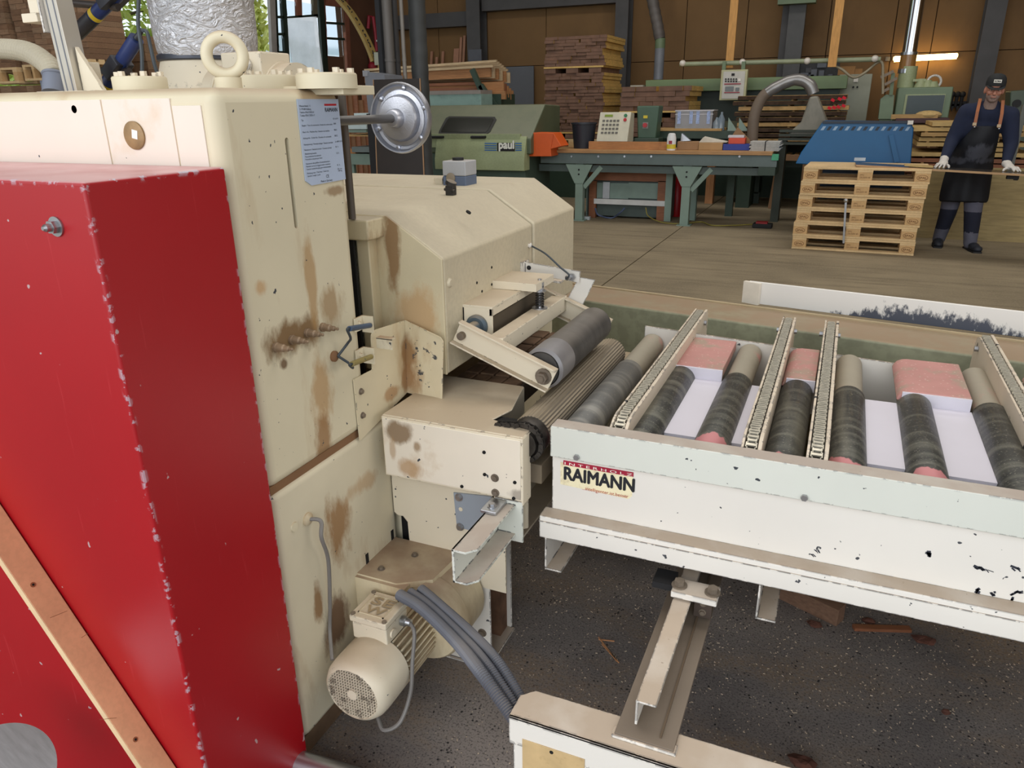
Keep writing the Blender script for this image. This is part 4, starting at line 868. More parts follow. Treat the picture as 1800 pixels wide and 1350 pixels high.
# ------------------------------------------------------------------ loose things in front
ys = .794
tr, br = at(0, 885, y=ys), at(310, 1350, y=ys)
tl = at(19, 1010, y=ys)
dd = (br-tr).normalized()
nn = Vector((-dd.z, 0, dd.x)); nn = nn if nn.x < 0 else -nn          # towards lower left, square to the strip
foot = br + dd*((br.z-.01)/-dd.z); head = tr - dd*.25
wq = .05                                                             # the strip stands edge-on to the cover: find how far it reaches out
for k in range(400):
    yy = ys - k*.0005; tl = at(19, 1010, y=yy)
    if (tl-tr).dot(nn) <= .004: break
wq = max(.035, ys-yy)
def sq(p, a, b): return p + nn*a + Vector((0, -b, 0))
TH = .017
o = thing('wooden_strip', 'reddish finger-jointed beech strip leaning diagonally across the red cover', 'plank', (foot.x, ys, 0))
BEECH = mat('beech_strip', (224, 172, 130), rough=.5, var=.12, scale=7, fine=.12)
m = MB(); m.add([sq(q, a, b) for q in (foot, head) for a, b in ((0, 0), (TH, 0), (TH, wq), (0, wq))], [(0, 1, 2, 3), (7, 6, 5, 4), (0, 4, 5, 1), (1, 5, 6, 2), (2, 6, 7, 3), (3, 7, 4, 0)])
body = m.build('strip', BEECH, o, bevel=.001)
m = MB(); m.add([sq(q, a, b) for q in (foot, head) for a, b in ((.0005, wq), (TH-.0005, wq), (TH-.0005, wq+.0008), (.0005, wq+.0008))], [(0, 1, 2, 3), (7, 6, 5, 4), (0, 4, 5, 1), (1, 5, 6, 2), (2, 6, 7, 3), (3, 7, 4, 0)])
m.build('pale_edge', mat('beech_edge', (222, 192, 150), rough=.6, var=.08, scale=18), o)
def onstrip(px, py):
    d_ = FW + RT*((px-900)/FPX) - UP*((py-675)/FPX); return EYE + d_*((foot-EYE).dot(nn)/d_.dot(nn))
for q in ((58, 1028), (238, 1300)):
    c = onstrip(*q); MB().lathe([(.0052, 0), (.0050, .0010)], c, -nn, 18).build('countersink', mat('countersink_wood', (150, 92, 58), rough=.7), o)
    MB().lathe([(.0024, 0), (.0024, .0014)], c, -nn, 10).build('screw_hole', DARK, o)
for (q0, q1) in (((88, 1086), (118, 1074)), ((143, 1121), (155, 1113)), ((175, 1265), (205, 1262))):
    MB().bar(onstrip(*q0)-nn*.0003, onstrip(*q1)-nn*.0003, .0006, .0006).build('finger_joint', mat('joint_brown', (150, 100, 66), rough=.7), o)
# round brushed plate
pc = at(0, 1364, y=.60)
o = thing('metal_disc', 'round brushed metal disc at the foot of the red cover', 'disc', (pc.x, pc.y, 0))
rad = (at(90, 1364, y=.60)-pc).length*.52
dn = (EYE-pc).normalized(); dn = (dn + Vector((-.1, 0, .25))).normalized()
MB().lathe([(rad, 0), (rad, .006)], pc, dn, 64).build('disc_plate', mat('brushed_metal', (186, 188, 192), rough=.34, metal=.85, var=.12, scale=3, stretch=(8, 40, 1)), o, smooth=35)
MB().cyl((pc.x, pc.y, .02), pc-dn*.004, .02, n=18).cyl((pc.x, pc.y, 0), (pc.x, pc.y, .02), .08, n=28).build('stand', BLACK, o, smooth=35)
# pipe on the floor
p0 = at(500, 1334, z=.035); p1 = at(590, 1362, z=.035)
dd = (p1-p0).normalized()
o = MB().cyl(p0-dd*.25, p1+dd*.25, .03, n=24).build('steel_pipe', GALV, loc=(p0.x, p0.y, 0), smooth=40)
tag(o, 'silvery round pipe lying at the foot of the saw housing', 'pipe')
# bits under the conveyor
q = [at(*p_, z=.0) for p_ in ((1378, 1062), (1440, 1096), (1465, 1078), (1400, 1040))]
c = sum(q, Vector())/4
o = MB().obox((c.x, c.y, .03), (.21, .05, .06), Matrix.Rotation(-.42, 3, 'Z')).build('wood_offcut', mat('dark_offcut', (122, 92, 72), rough=.8, var=.15, grain=(1, 9, 9)), loc=(c.x, c.y, 0), bevel=.002); tag(o, 'brown square timber offcut on the floor under the conveyor', 'offcut')
BARK = mat('bark', (84, 50, 38), rough=.9, var=.3, scale=40)
for i, (px, py, s_, lab) in enumerate(((1432, 1100, .035, 'small dark bark piece on the floor beside the timber offcut'), (1624, 1128, .05, 'long dark bark piece on the floor under the conveyor'), (1526, 1094, .03, 'upright bark chip behind the pale lath on the floor'), (1410, 1342, .05, 'flat bark piece on the floor at the bottom edge'), (1662, 1255, .016, 'tiny reddish chip alone on the dark floor'))):
    c = at(px, py, z=0); m = MB().ball((c.x, c.y, .006), s_*.7, s_*.35, .009, 9, 5)
    for v in m.v: v += Vector((random.uniform(-1, 1), random.uniform(-1, 1), random.uniform(-.3, .6)))*s_*.12
    tag(m.build('bark_piece', BARK, loc=(c.x, c.y, 0)), lab, 'bark', 'bark bits on the floor')
a, b = at(1500, 1103, z=.005), at(1600, 1106, z=.005)
tag(MB().bar(a, b, .022, .010).build('thin_lath', WOODR, loc=(a.x, a.y, 0)), 'thin brown lath lying on the floor under the conveyor', 'lath')
for i, (p_, r_) in enumerate((((1052, 1120), (1084, 1162)), ((1052, 1124), (1080, 1127)), ((1058, 1132), (1088, 1165)))):
    a, b = at(*p_, z=.003), at(*r_, z=.003)
    tag(MB().bar(a, b, .003, .003).build('wood_splinter', WOODB, loc=(a.x, a.y, 0)), ('long reddish wood splinter on the dark floor, left of two', 'short wood splinter lying across beside the two long ones', 'long wood splinter on the dark floor, right of two')[i], 'splinter', 'splinters on the floor')
rng = random.Random(5); cr = MB()
for _ in range(3600):
    x = rng.uniform(-.95, 1.6); y = rng.uniform(.9, 3.2) if rng.random() < .6 else rng.gauss(2.0, .25)
    if x < -.75 and y < 1.8: continue
    s_ = rng.uniform(.0009, .0026); t = rng.uniform(0, 3.14)
    cr.obox((x, y, .0012), (s_*rng.uniform(1, 3.4), s_*.7, .0018), Matrix.Rotation(t, 3, 'Z'))
tag(cr.build('wood_chips', mat('pale_chips', (190, 172, 148), rough=.9, var=.3, scale=30)), 'pale wood chips strewn over the dark floor', 'chips', kind='stuff')

# ------------------------------------------------------------------ on top of the saw: lasers, post, hoses, foil duct
ALP = mat('aluminium_profile', (190, 184, 172), rough=.4, metal=.5, var=.06, scale=6, stain=.4)
NAVY = mat('laser_blue', (30, 46, 92), rough=.4, var=.08)
BLK = mat('laser_black', (34, 36, 44), rough=.45, var=.12, dust=.3, dustrgb=(120, 112, 104))
pb = at(138, 157, y=1.33)
lean = Vector((-.05, 0, 1)).normalized()
post = thing('aluminium_post', 'slotted aluminium profile post standing on the saw', 'post', (pb.x, 1.33, TOP))
P0 = Vector((pb.x, 1.33, TOP)); P1 = P0+lean*.55
o = MB().bar(P0, P1, .042, .042, up=(1, 0, 0)).build('profile', ALP, post, bevel=.001)
for s_ in (-.010, .010): MB().bar(P0+Vector((s_, -.0208, .005)), P1+Vector((s_, -.0208, 0)), .004, .0012, up=(0, 1, 0)).build('profile_slot', mat('slot_shadow', (110, 112, 118), rough=.5, metal=.3), post)
MB().prism([(P0.x+.022, TOP), (P0.x+.09, TOP), (P0.x+.022, TOP+.10)], 'y', 1.325, 1.335).build('gusset', CREAM, post)
MB().box(P0.x-.09, P0.x+.10, 1.29, 1.37, TOP, TOP+.006).build('foot_plate', CREAM, post)
def blk(px0, py0, px1, py1, y, t=.03):
    a, b = at(px0, py0, y=y), at(px1, py1, y=y)
    return MB().box(min(a.x, b.x), max(a.x, b.x), y-t/2, y+t/2, min(a.z, b.z), max(a.z, b.z))
blk(55, -12, 82, 24, 1.36).build('clamp_block', CREAM, post, bevel=.002)
blk(54, 26, 84, 40, 1.36, .05).build('clamp_block', CREAM, post, bevel=.002)
blk(148, 110, 174, 157, 1.36).build('clamp_block', CREAM, post, bevel=.002)
blk(76, -10, 87, 58, 1.315, .03).build('clamp_strap', WHITEP, post)
def laser(name, label, a, b, mid, y, rod):
    A, B = at(*a, y=y), at(*b, y=y); d_ = (B-A).normalized(); Lq = (B-A).length
    t = thing(name, label, 'laser', tuple(A), 'positioning lasers')
    MB().cyl(A, A+d_*Lq*mid, .0165, n=22).build('tube', NAVY, t, smooth=40)
    MB().lathe([(.0175, Lq*mid), (.0175, Lq*.97), (.015, Lq)], A, d_, 22).build('tail', BLK, t, smooth=40)
    MB().lathe([(.0172, Lq*mid-.016), (.0172, Lq*mid-.004)], A, d_, 22).build('warning_band', mat('warning_yellow', (206, 178, 40), rough=.5), t, smooth=40)
    c = A+d_*Lq*rod[2]
    MB().obox(c, (.055, .05, .03), Matrix.Rotation(math.atan2(-d_.z, d_.x), 3, 'Y')).build('clamp', BLK, t, bevel=.002)
    r0, r1 = at(rod[0], rod[1], y=y), at(rod[0]+rod[3], rod[1]+rod[4], y=y)
    MB().cyl(r0, r1, .0085, n=14).build('rod', mat('rod_dark', (66, 60, 58), rough=.4, metal=.5), t, smooth=40)
    return t
laser('laser', 'upper blue positioning laser pointing down left behind the post', (218, -22), (131, 62), .60, 1.42, (118, 5, .22, 90, 7))
l2 = laser('laser', 'lower blue positioning laser with its cable, nearer the eye bolt', (240, 68), (180, 160), .93, 1.42, (168, 124, .55, 60, 2))
e = at(240, 68, y=1.42)
MB().cyl(e, e+(at(250, 52, y=1.42)-e), .008, .005, n=12).build('cable_tail', BLK, l2, smooth=35)
MB().tube(smoothpath([at(249, 54, y=1.42), at(258, 56, y=1.42), at(264, 80, y=1.42), at(272, 115, y=1.42), at(284, 148, y=1.43)]), .0042).build('cable', DCABLE, l2, smooth=1)
o = MB().tube(smoothpath([at(244, -10, y=1.38), at(243, 45, y=1.38), at(249, 90, y=1.38), at(250, 138, y=1.38)]), .0042).build('hanging_cable', DCABLE, loc=tuple(at(250, 138, y=1.38)), smooth=1)
tag(o, 'thin dark cable hanging down beside the lower laser', 'cable')
P_ = resample(smoothpath([at(-45, 90, y=1.62), at(0, 86, y=1.60), at(50, 92, y=1.55), at(85, 115, y=1.50), at(98, 137, y=1.47)], 40), .0042)
hz_ = thing('suction_hose', 'beige ribbed suction hose curving down at the left behind the post', 'hose', tuple(at(98, 150, y=1.47)))
MB().tube(P_, .0235, 18, rib=.0045, per=2).build('ribbed_hose', mat('beige_hose', (176, 168, 148), rough=.6, var=.06), hz_)
a = at(97, 133, y=1.47); b = at(96, 165, y=1.45)
MB().cyl(a, b, .029, n=24).torus(a, b-a, .028, .004).build('coupling', mat('coupling_grey', (112, 118, 132), rough=.5, var=.08), hz_, smooth=40)
MB().box(a.x+.0-.018, a.x+.0, 1.437, 1.446, a.z-.03, a.z-.012).build('latch', mat('latch_dark', (70, 76, 88), rough=.5), hz_)
# foil-wrapped duct
def foil_mat():
    m = bpy.data.materials.new('crumpled_foil'); m.use_nodes = True; nt = m.node_tree; N = nt.nodes; L = nt.links; b = N['Principled BSDF']
    tc = N.new('ShaderNodeTexCoord'); v = N.new('ShaderNodeTexNoise'); v.inputs['Scale'].default_value = 20; v.inputs['Detail'].default_value = 6; v.inputs['Distortion'].default_value = 2.5
    mp = N.new('ShaderNodeMapping'); mp.inputs['Scale'].default_value = (1, 1, 1.6); L.new(tc.outputs['Object'], mp.inputs[0]); L.new(mp.outputs[0], v.inputs[0])
    bp = N.new('ShaderNodeBump'); bp.inputs['Strength'].default_value = .8; bp.inputs['Distance'].default_value = .02; L.new(v.outputs[0], bp.inputs['Height']); L.new(bp.outputs[0], b.inputs['Normal'])
    b.inputs['Base Color'].default_value = (*s2l((214, 214, 218)), 1); b.inputs['Metallic'].default_value = .6; b.inputs['Roughness'].default_value = .38; return m
fd = thing('foil_duct', 'extraction duct wrapped in crumpled silver foil rising from the saw', 'duct', (ds.x, 2.0, TOP+.11))
z0 = TOP+.115
m = MB(); prof = [(.140, 0), (.146, .02), (.150, .06), (.151, .16), (.158, .175), (.153, .19), (.152, .3), (.156, .5), (.153, .8), (.156, 1.2), (.152, 1.6)]
m.lathe([(r*1.03, h) for r, h in prof], (ds.x+.012, 2.0, z0), 'z', 64)
m.build('foil_wrap', foil_mat(), fd, smooth=60)
MB().lathe([(.142, 0), (.146, .004), (.146, .016), (.142, .02)], (ds.x, 2.0, z0-.012), 'z', 40).build('clamp_band', mat('band_dark', (70, 74, 84), rough=.4, metal=.5), fd, smooth=40)
# ================================================================== the hall behind
def pbx(px0, py0, px1, py1, y, dep, m=None):
    a, b = at(px0, py0, y=y), at(px1, py1, y=y); m = m or MB()
    zm0, zm1 = min(a.z, b.z), max(a.z, b.z)
    return m.box(min(a.x, b.x), max(a.x, b.x), y, y+dep, zm0, zm1)
def one(name, label, cat, m, material, base=None, group=None, **kw):
    xs = [p.x for p in m.v]; ys_ = [p.y for p in m.v]; zs = [p.z for p in m.v]
    o = m.build(name, material, loc=((min(xs)+max(xs))/2, (min(ys_)+max(ys_))/2, min(zs)), **kw); return tag(o, label, cat, group)
GRN = mat('machine_green', (104, 122, 92), rough=.5, var=.08, scale=3, dust=.4, dustrgb=(140, 132, 108))
LGRN = mat('light_machine_green', (158, 168, 128), rough=.5, var=.08, scale=3, fine=.15, dust=.3)
OLIVE = mat('olive_hood', (84, 94, 72), rough=.45, var=.12, scale=2.5, dust=.6, dustrgb=(124, 122, 98))
TEAL = mat('bench_green', (126, 146, 134), rough=.5, var=.08, scale=4)
DKT = mat('bench_rail_dark', (70, 82, 78), rough=.5, var=.1)
DKG = mat('deep_green', (48, 66, 54), rough=.5, var=.1)
SMOKE = mat('smoked_window', (40, 42, 38), rough=.15, var=.1)
TAN = mat('bench_top_tan', (176, 134, 88), rough=.6, var=.08, grain=(.5, 8, 8))
YEL = mat('fresh_plank', (212, 176, 104), rough=.7, var=.16, scale=5, grain=(8, .6, 8))
YELX = mat('fresh_board', (204, 172, 112), rough=.7, var=.16, scale=5, grain=(.6, 8, 8))
ENDB = mat('sealed_plank_end', (112, 84, 68), rough=.85, var=.2, scale=9)
BARKM = mat('bark_edge', (64, 46, 32), rough=.9, var=.3, scale=14)
PALW = mat('pallet_wood', (212, 182, 136), rough=.75, var=.14, scale=3, fine=.15)
PALB = mat('pallet_block_wood', (204, 166, 116), rough=.8, var=.12, scale=9, fine=.2)
BURN = mat('pallet_stamp', (112, 74, 44), rough=.9)
rng = random.Random(11)

# ---- stacks of glued blocks on pallets at the left
BLKS = [mat('block_wood_%d' % i, c, rough=.75, var=.1, scale=9, grain=(.8, 6, 6)) for i, c in enumerate(((134, 102, 76), (150, 118, 90), (124, 94, 70), (142, 114, 88)))]
def pallet_parts(parent, x0, x1, y0, y1, z, h=.14, stamp=False):
    M_ = PALW
    L_ = (x1-x0); D_ = (y1-y0)
    for k in range(5):
        w = D_*.14; yy = y0 + k*(D_-w)/4; MB().box(x0, x1, yy, yy+w, z+h-.022, z+h).build('deck_board', M_, parent)
    for k in range(3):
        w = L_*.12; xx = x0+k*(L_-w)/2; MB().box(xx, xx+w, y0, y1, z+h-.044, z+h-.022).build('stringer_board', M_, parent)
        for j in range(3):
            v = D_*.13; yy = y0+j*(D_-v)/2; MB().box(xx+.002, xx+w-.002, yy, yy+v, z+.022, z+h-.044).build('block', PALB, parent)
    for k in range(3):
        w = D_*.13; yy = y0+k*(D_-w)/2; MB().box(x0, x1, yy, yy+w, z, z+.022).build('bottom_board', M_, parent)
def blockstack(label, x0, x1, y0, z0, z1, bw, bh, dep=.45, pal=True):
    t = thing('block_stack', label, 'wood stack', ((x0+x1)/2, y0+dep/2, z0-(.15 if pal else 0)), 'glued block stacks by the open gate')
    if pal: pallet_parts(t, x0, x1, y0, y0+dep, z0-.15, .15)
    n = max(1, int((z1-z0)/bh)); c = max(1, int((x1-x0)/bw)); meshes = {}
    for r in range(n):
        xx = x0; 
        while xx < x1-.02:
            w = min(bw*rng.choice((.6, 1, 1, 1.4)), x1-xx)
            if x1-xx-w < .04: w = x1-xx
            dy = rng.uniform(0, .02); m = MB().box(xx+.002, xx+w-.002, y0+dy, y0+dep, z0+r*bh+.001, z0+(r+1)*bh-.001)
            m.build('block', rng.choice(BLKS), t); xx += w
    return t
Y1 = 5.55
def xz(px, py): p = at(px, py, y=Y1); return p.x, p.z
zp = xz(150, 104)[1]
x_c0, x_c1 = xz(58, 60)[0], xz(150, 60)[0]
blockstack('tall stack of wood blocks on a pallet, third from left, behind the lasers', x_c0, x_c1, Y1, zp, zp+.85, .17, .05)
blockstack('narrow upper wood block stack, second from the left edge above the beige hose', x_c0-.33, x_c0-.035, Y1+.05, zp-.02, zp+.8, .15, .05)
blockstack('upper wood block stack at the left edge above the beige hose', x_c0-.95, x_c0-.38, Y1+.02, zp-.04, zp+.8, .17, .05)
zl = zp-.16
blockstack('lower wood block stack beneath the lasers, under the pallet', x_c0+.12, x_c1+.02, Y1, .15, zl-.0, .17, .09)
blockstack('lower wood block stack at the left edge below the beige hose', x_c0-.95, x_c0-.05, Y1+.02, .15, zl-.04, .17, .09)
q = at(212, 50, y=6.6), at(270, 150, y=6.6)
blockstack('shorter dark stack of wood blocks right of the lasers, before the trees', q[0].x-.1, q[1].x-.05, 6.6, .15, q[0].z, .2, .085, .4)

# ---- outside: ground, trees, hill seen through the gate
structure(MB().box(-70, -9.8, -40, 90, -.3, -.06).build('ground', mat('outside_ground', (150, 150, 120), rough=.9, var=.2, scale=.5)))
LEAVES = [mat('leaf_%d' % i, c, rough=.6, var=.2, scale=3) for i, c in enumerate(((190, 206, 110), (206, 212, 120), (160, 186, 96)))]
def tree(x, y, h, r, lab, k, seed):
    rg = random.Random(seed); t = thing('tree', lab, 'tree', (x, y, -.06), 'trees beyond the gate')
    m = MB(); m.tube(smoothpath([(x, y, -.06), (x+.1, y, h*.35), (x-.05, y+.1, h*.7), (x, y, h*.95)]), [.16*(1-i/40) for i in range(31)], 8)
    for _ in range(14):
        a = rg.uniform(0, 6.28); z = rg.uniform(.25, .8)*h; m.tube([(x, y, z), (x+cos(a)*r*.45, y+sin(a)*r*.45, z+.4), (x+cos(a)*r*.85, y+sin(a)*r*.85, z+.6)], [.05, .03, .012], 6)
    m.build('trunk', mat('tree_bark', (92, 78, 64), rough=.9), t)
    lf = MB()
    for _ in range(5200):
        a = rg.uniform(0, 6.28); u_ = rg.uniform(-1, 1); rr = r*rg.uniform(.25, 1)**.6; s_ = math.sqrt(1-u_*u_)
        c = Vector((x+cos(a)*s_*rr, y+sin(a)*s_*rr, h*.55+u_*h*.45*rg.uniform(.6, 1))); M3 = Matrix.Rotation(rg.uniform(0, 6.28), 3, Vector((rg.uniform(-1, 1), rg.uniform(-1, 1), rg.uniform(-1, 1)+.01)))
        s = rg.uniform(.08, .17)
        lf.add([c + M3 @ Vector(p) for p in ((-s, 0, 0), (0, -s*.5, s*.12), (s, 0, 0), (0, s*.5, s*.12))], [(0, 1, 2, 3)])
    tag(lf.build('foliage', LEAVES[k], t, fix=False), kind='stuff')
tree(-15.0, 12.4, 6.5, 2.6, 'pale green tree seen through the gate right of the block stacks', 0, 1)
tree(-13.6, 15.0, 7.0, .9, 'yellow green tree seen between foil duct and gate leaf', 1, 2)
tree(-21.5, 15.6, 7.5, 2.2, 'darker green tree low behind the block stacks', 2, 3)
hill = MB(); vs = []; fs = []
for i in range(24):
    for j in range(2):
        vs.append((-60 - 0*j, -10+i*5, (9+3.0*noise.noise(Vector((i*.35, 3, 1)))) if j else -1))
hill.add([(x, y, z) for x, y, z in vs] + [(-75, -10+i*5, -1) for i in range(24)], [(2*i, 2*i+2, 2*i+3, 2*i+1) for i in range(23)] + [(2*i+1, 2*i+3, 48+i+1, 48+i) for i in range(23)])
structure(hill.build('hills', mat('hazy_hill', (214, 224, 230), rough=1, var=.08, scale=.6)))

# ---- gate leaves with panes on the left wall
GX_ = -9.62
def gp_(px, py): return at(px, py, x=GX_)
FR = mat('gate_dark_green', (34, 48, 40), rough=.5, var=.1); RBR = mat('red_brown_frame', (132, 82, 64), rough=.7, var=.15, scale=8)
GLASS = mat('window_glass', (225, 235, 240), rough=.05, trans=1, spec=.3, var=0)
g1 = structure(bpy.data.objects.new('window_1', None)); COL.objects.link(g1); ORG['window_1'] = Vector((GX_, 12.8, 2)); g1.location = (GX_, 12.8, 2)
def gbar(px0, py0, px1, py1, m, wid, nm):
    a, b = gp_(px0, py0), gp_(px1, py1); MB().bar(a, b, wid, .06, up=(1, 0, 0)).build(nm, m, g1)
def pane(px0, py0, px1, py1, nm='pane'):
    a, b = gp_(px0, py0), gp_(px1, py1); MB().box(GX_-.012, GX_-.006, min(a.y, b.y), max(a.y, b.y), min(a.z, b.z), max(a.z, b.z)).build(nm, GLASS, g1)
gbar(476, -30, 484, 150, mat('grey_jamb', (150, 146, 142), rough=.8), .16, 'jamb')
gbar(482, -30, 489, 150, FR, .05, 'frame'); gbar(495, -30, 507, 160, FR, .12, 'frame'); gbar(561, -30, 573, 160, FR, .16, 'frame')
gbar(523, -30, 525, 30, RBR, .14, 'frame'); gbar(551, -30, 553, 30, mat('olive_board', (96, 92, 76), rough=.8), .12, 'frame')
for px0, py0, px1, py1 in ((485, 30, 497, 30), (487, 60, 499, 60), (488, 92, 500, 92), (503, 31, 557, 27), (572, 40, 603, 42), (573, 67, 604, 69)): gbar(px0, py0, px1, py1, FR, .04, 'glazing_bar')
gbar(567, -30, 573, 100, RBR, .04, 'frame'); gbar(605, -30, 614, 150, RBR, .14, 'frame'); gbar(568, -3, 606, 2, RBR, .24, 'frame')
a, b = gp_(572, 98), gp_(606, 150)
MB().box(GX_-.02, GX_+.02, a.y, b.y, b.z-.3, a.z).build('lower_panel', BRICK, g1)
a, b = gp_(500, 122), gp_(562, 150)
MB().box(GX_-.02, GX_+.02, a.y, b.y, b.z-.3, a.z).build('lower_panel', BRICK, g1)
for r_ in ((485, 0, 496, 30), (487, 31, 498, 60), (489, 61, 500, 92), (503, 0, 522, 30), (526, 3, 550, 28), (572, 8, 602, 40), (574, 41, 603, 67), (575, 68, 604, 98), (505, 31, 560, 122)): pane(*r_)
ps = [at(*p_, y=11.6) for p_ in ((505, 32), (556, 29), (561, 75), (567, 119))]; a = at(567, 119, y=11.6); b = at(516, 120, y=11.6); ps += [Vector((a.x+.12, 11.6, .02)), Vector((b.x+.12, 11.6, .02)), b, at(508, 75, y=11.6)]
m = MB().sheet(ps, (0, .01, 0))
one('plastic_sheet', 'crumpled translucent plastic sheet hanging before the gate window', 'sheet', m, mat('milky_plastic', (226, 228, 232), rough=.3, alpha=.5, var=.15, scale=4, bump=.6, bumpscale=5), smooth=60)
# ---- arched board with lettering
AP = smoothpath([at(*p_, y=12) for p_ in ((575, -28), (593, -5), (616, 22), (636, 55), (650, 84), (659, 108))], 8)
ar = thing('arched_sign', 'curved yellowish sign band with dark capital letters left of the dark posts', 'sign', tuple(AP[-1]))
m = MB(); ARM = mat('sign_ochre', (150, 128, 74), rough=.6, var=.1, scale=4)
for a, b in zip(AP, AP[1:]): m.bar(a, b + (b-a)*.08, .05, .20, up=(0, 1, 0))
m.build('band', ARM, ar)
for i, ch_ in enumerate('HOLZLEIMHOLTE'):
    k = 6 + i*2.55; j = int(k); c = AP[j].lerp(AP[j+1], k-j); d_ = (AP[j+1]-AP[j]).normalized()
    upv = Vector((-d_.z, 0, d_.x)); upv = upv if upv.x > 0 else -upv
    text('letter', ch_, .15, INK, ar, c+Vector((0, -.028, 0))-upv*.05, d_, upv, bold=.003)
pbx(657, 92, 671, 114, 11.9, .15).build('junction_box', mat('box_pale', (150, 152, 138), rough=.6), ar)
k = pbx(664, 114, 671, 131, 11.9, .1); k.build('perforated_strip', ARM, ar)
# red fittings on the wall corner
rp = thing('red_pipes', 'red valve pipework on the wall behind the arched sign', 'pipe', tuple(at(652, 120, y=14.6)))
RPM = mat('red_fitting', (150, 34, 50), rough=.5)
MB().tube([at(647, 50, y=14.6), at(649, 28, y=14.6), at(656, 30, y=14.6), at(660, 60, y=14.6), at(662, 90, y=14.6)], .035, 8).build('pipe', RPM, rp)
MB().tube([at(650, 90, y=14.6), at(652, 112, y=14.6), at(655, 116, y=14.6)], .035, 8).build('pipe', RPM, rp)
MB().ball(at(654, 117, y=14.6), .09).build('valve', RPM, rp); pbx(661, 70, 667, 73, 14.5, .05).build('tag', WHITEP, rp)
# ---- posts and pipes
def post_(name, lab, cat, px, py, w, y, m, rib=False, top=6.5, group=None, base=0):
    c = at(px, py, y=y)
    if name == 'steel_post': k = MB().box(c.x-w, c.x+w, y-.01, y+.07, base, top)
    elif rib: k = MB().tube([Vector((c.x, y, base+i*.05)) for i in range(int((top-base)/.05))], w, 18, rib=.004, per=2)
    else: k = MB().cyl((c.x, y, base), (c.x, y, top), w, n=20).cyl((c.x, y, 2.03), (c.x, y, 2.06), w*1.12, n=20)
    o = k.build(name, m, loc=(c.x, y, base), smooth=40); return tag(o, lab, cat, group)
PGR = mat('pipe_grey_dark', (104, 100, 96), rough=.5, var=.1, scale=2)
post_('steel_post', 'black steel post left of the grey vertical pipes', 'post', 668, 80, .03, 8.4, mat('post_black', (34, 36, 40), rough=.6))
post_('vent_pipe', 'thick grey vertical pipe beside the black steel post', 'pipe', 682, 60, .065, 8.5, PGR)
post_('vent_pipe', 'dark slim vertical pipe between two grey ones', 'pipe', 695, 60, .042, 8.65, COLM)
post_('vent_pipe', 'thin pale grey vertical pipe next to the black ribbed duct', 'pipe', 708, 60, .024, 8.5, mat('pipe_grey_pale', (136, 130, 122), rough=.5))
post_('ribbed_duct', 'black ribbed vertical duct rising behind the handwheel', 'duct', 735, 60, .10, 8.6, mat('duct_black', (58, 60, 60), rough=.55, var=.2, scale=4), True)
# ---- leaning dark panel, bin, side table
a, b = at(656, 141, y=7.0), at(737, 139, y=7.0)
t = thing('dark_panel', 'dark brown film-faced panel standing behind the handwheel', 'panel', ((a.x+b.x)/2, 7, 0))
MB().sheet([(a.x, 7.0, 1.78), (b.x, 7.0, 1.78), (b.x+.06, 6.86, 0), (a.x+.02, 6.86, 0)], (0, .035, 0)).build('board', mat('film_brown', (40, 32, 26), rough=.4, var=.15), t)
for X in (a.x, b.x): MB().bar((X, 7.015, 1.78), (X+(.06 if X == b.x else .02), 6.875, 0), .010, .037).build('raw_edge', mat('panel_edge', (150, 118, 88), rough=.8), t)
one('dark_panel', 'second black panel edge peeping out left behind the dark one', 'panel', MB().box(at(644, 200, y=7.3).x, at(657, 200, y=7.3).x, 7.3, 7.33, 0, at(650, 200, y=7.3).z), mat('panel_black', (24, 24, 26), rough=.5))
bn = thing('steel_bin', 'grey sheet steel bin behind the saw top, left of the dark panel', 'bin', tuple(at(654, 300, y=8.0))[:2]+(0,))
a, b = at(640, 126, y=8.0), at(676, 133, y=8.0)
MB().add([(a.x, 8, a.z), (b.x, 8, a.z-.04), (b.x-.03, 8, 0), (a.x+.07, 8, 0), (a.x, 8.4, a.z), (b.x, 8.4, a.z-.04), (b.x-.03, 8.4, 0), (a.x+.07, 8.4, 0)], [(0, 1, 2, 3), (7, 6, 5, 4), (4, 5, 1, 0), (1, 5, 6, 2), (2, 6, 7, 3), (3, 7, 4, 0)]).build('body', mat('bin_grey', (120, 124, 132), rough=.5, var=.1), bn)
pbx(637, 124, 646, 134, 7.99, .05).build('rim', mat('bin_rim', (150, 152, 158), rough=.5), bn)
for i, (px, w, z) in enumerate(((606, 9, 1.75), (614, 7, 1.7), (622, 10, 1.78), (630, 8, 1.62), (637, 7, 1.7))):
    a = at(px, 190, y=10.8); k = MB().box(a.x-.05, a.x+.05, 10.8+.02*i, 10.83+.02*i, 0, z)
    one('leaning_plank', ('brown plank upright behind the handwheel shaft, nearest the spindle', 'narrow brown plank second from the spindle', 'wide brown plank third from the spindle', 'short brown plank fourth from the spindle', 'brown plank beside the grey bin')[i], 'plank', k, (WOODR, mat('plank_brown', (122, 84, 54), rough=.7, var=.2))[i % 2], group='planks behind the spindle')
sd = thing('side_table', 'teal steel side table with pale tops behind the spindle', 'table', tuple(at(630, 300, y=8.8))[:2]+(0,))
pbx(622, 199, 652, 205, 8.8, .5).build('pale_top', mat('pale_top', (206, 222, 222), rough=.4), sd); pbx(611, 220, 644, 227, 8.7, .5).build('pale_top', MATS['pale_top'], sd)
pbx(611, 228, 644, 233, 8.72, .4).build('rail', TEAL, sd); pbx(600, 237, 648, 240, 8.7, .6).build('shelf_board', WOODX, sd); pbx(604, 262, 625, 270, 8.75, .4).build('board_piece', mat('orange_board', (176, 118, 66), rough=.7), sd)
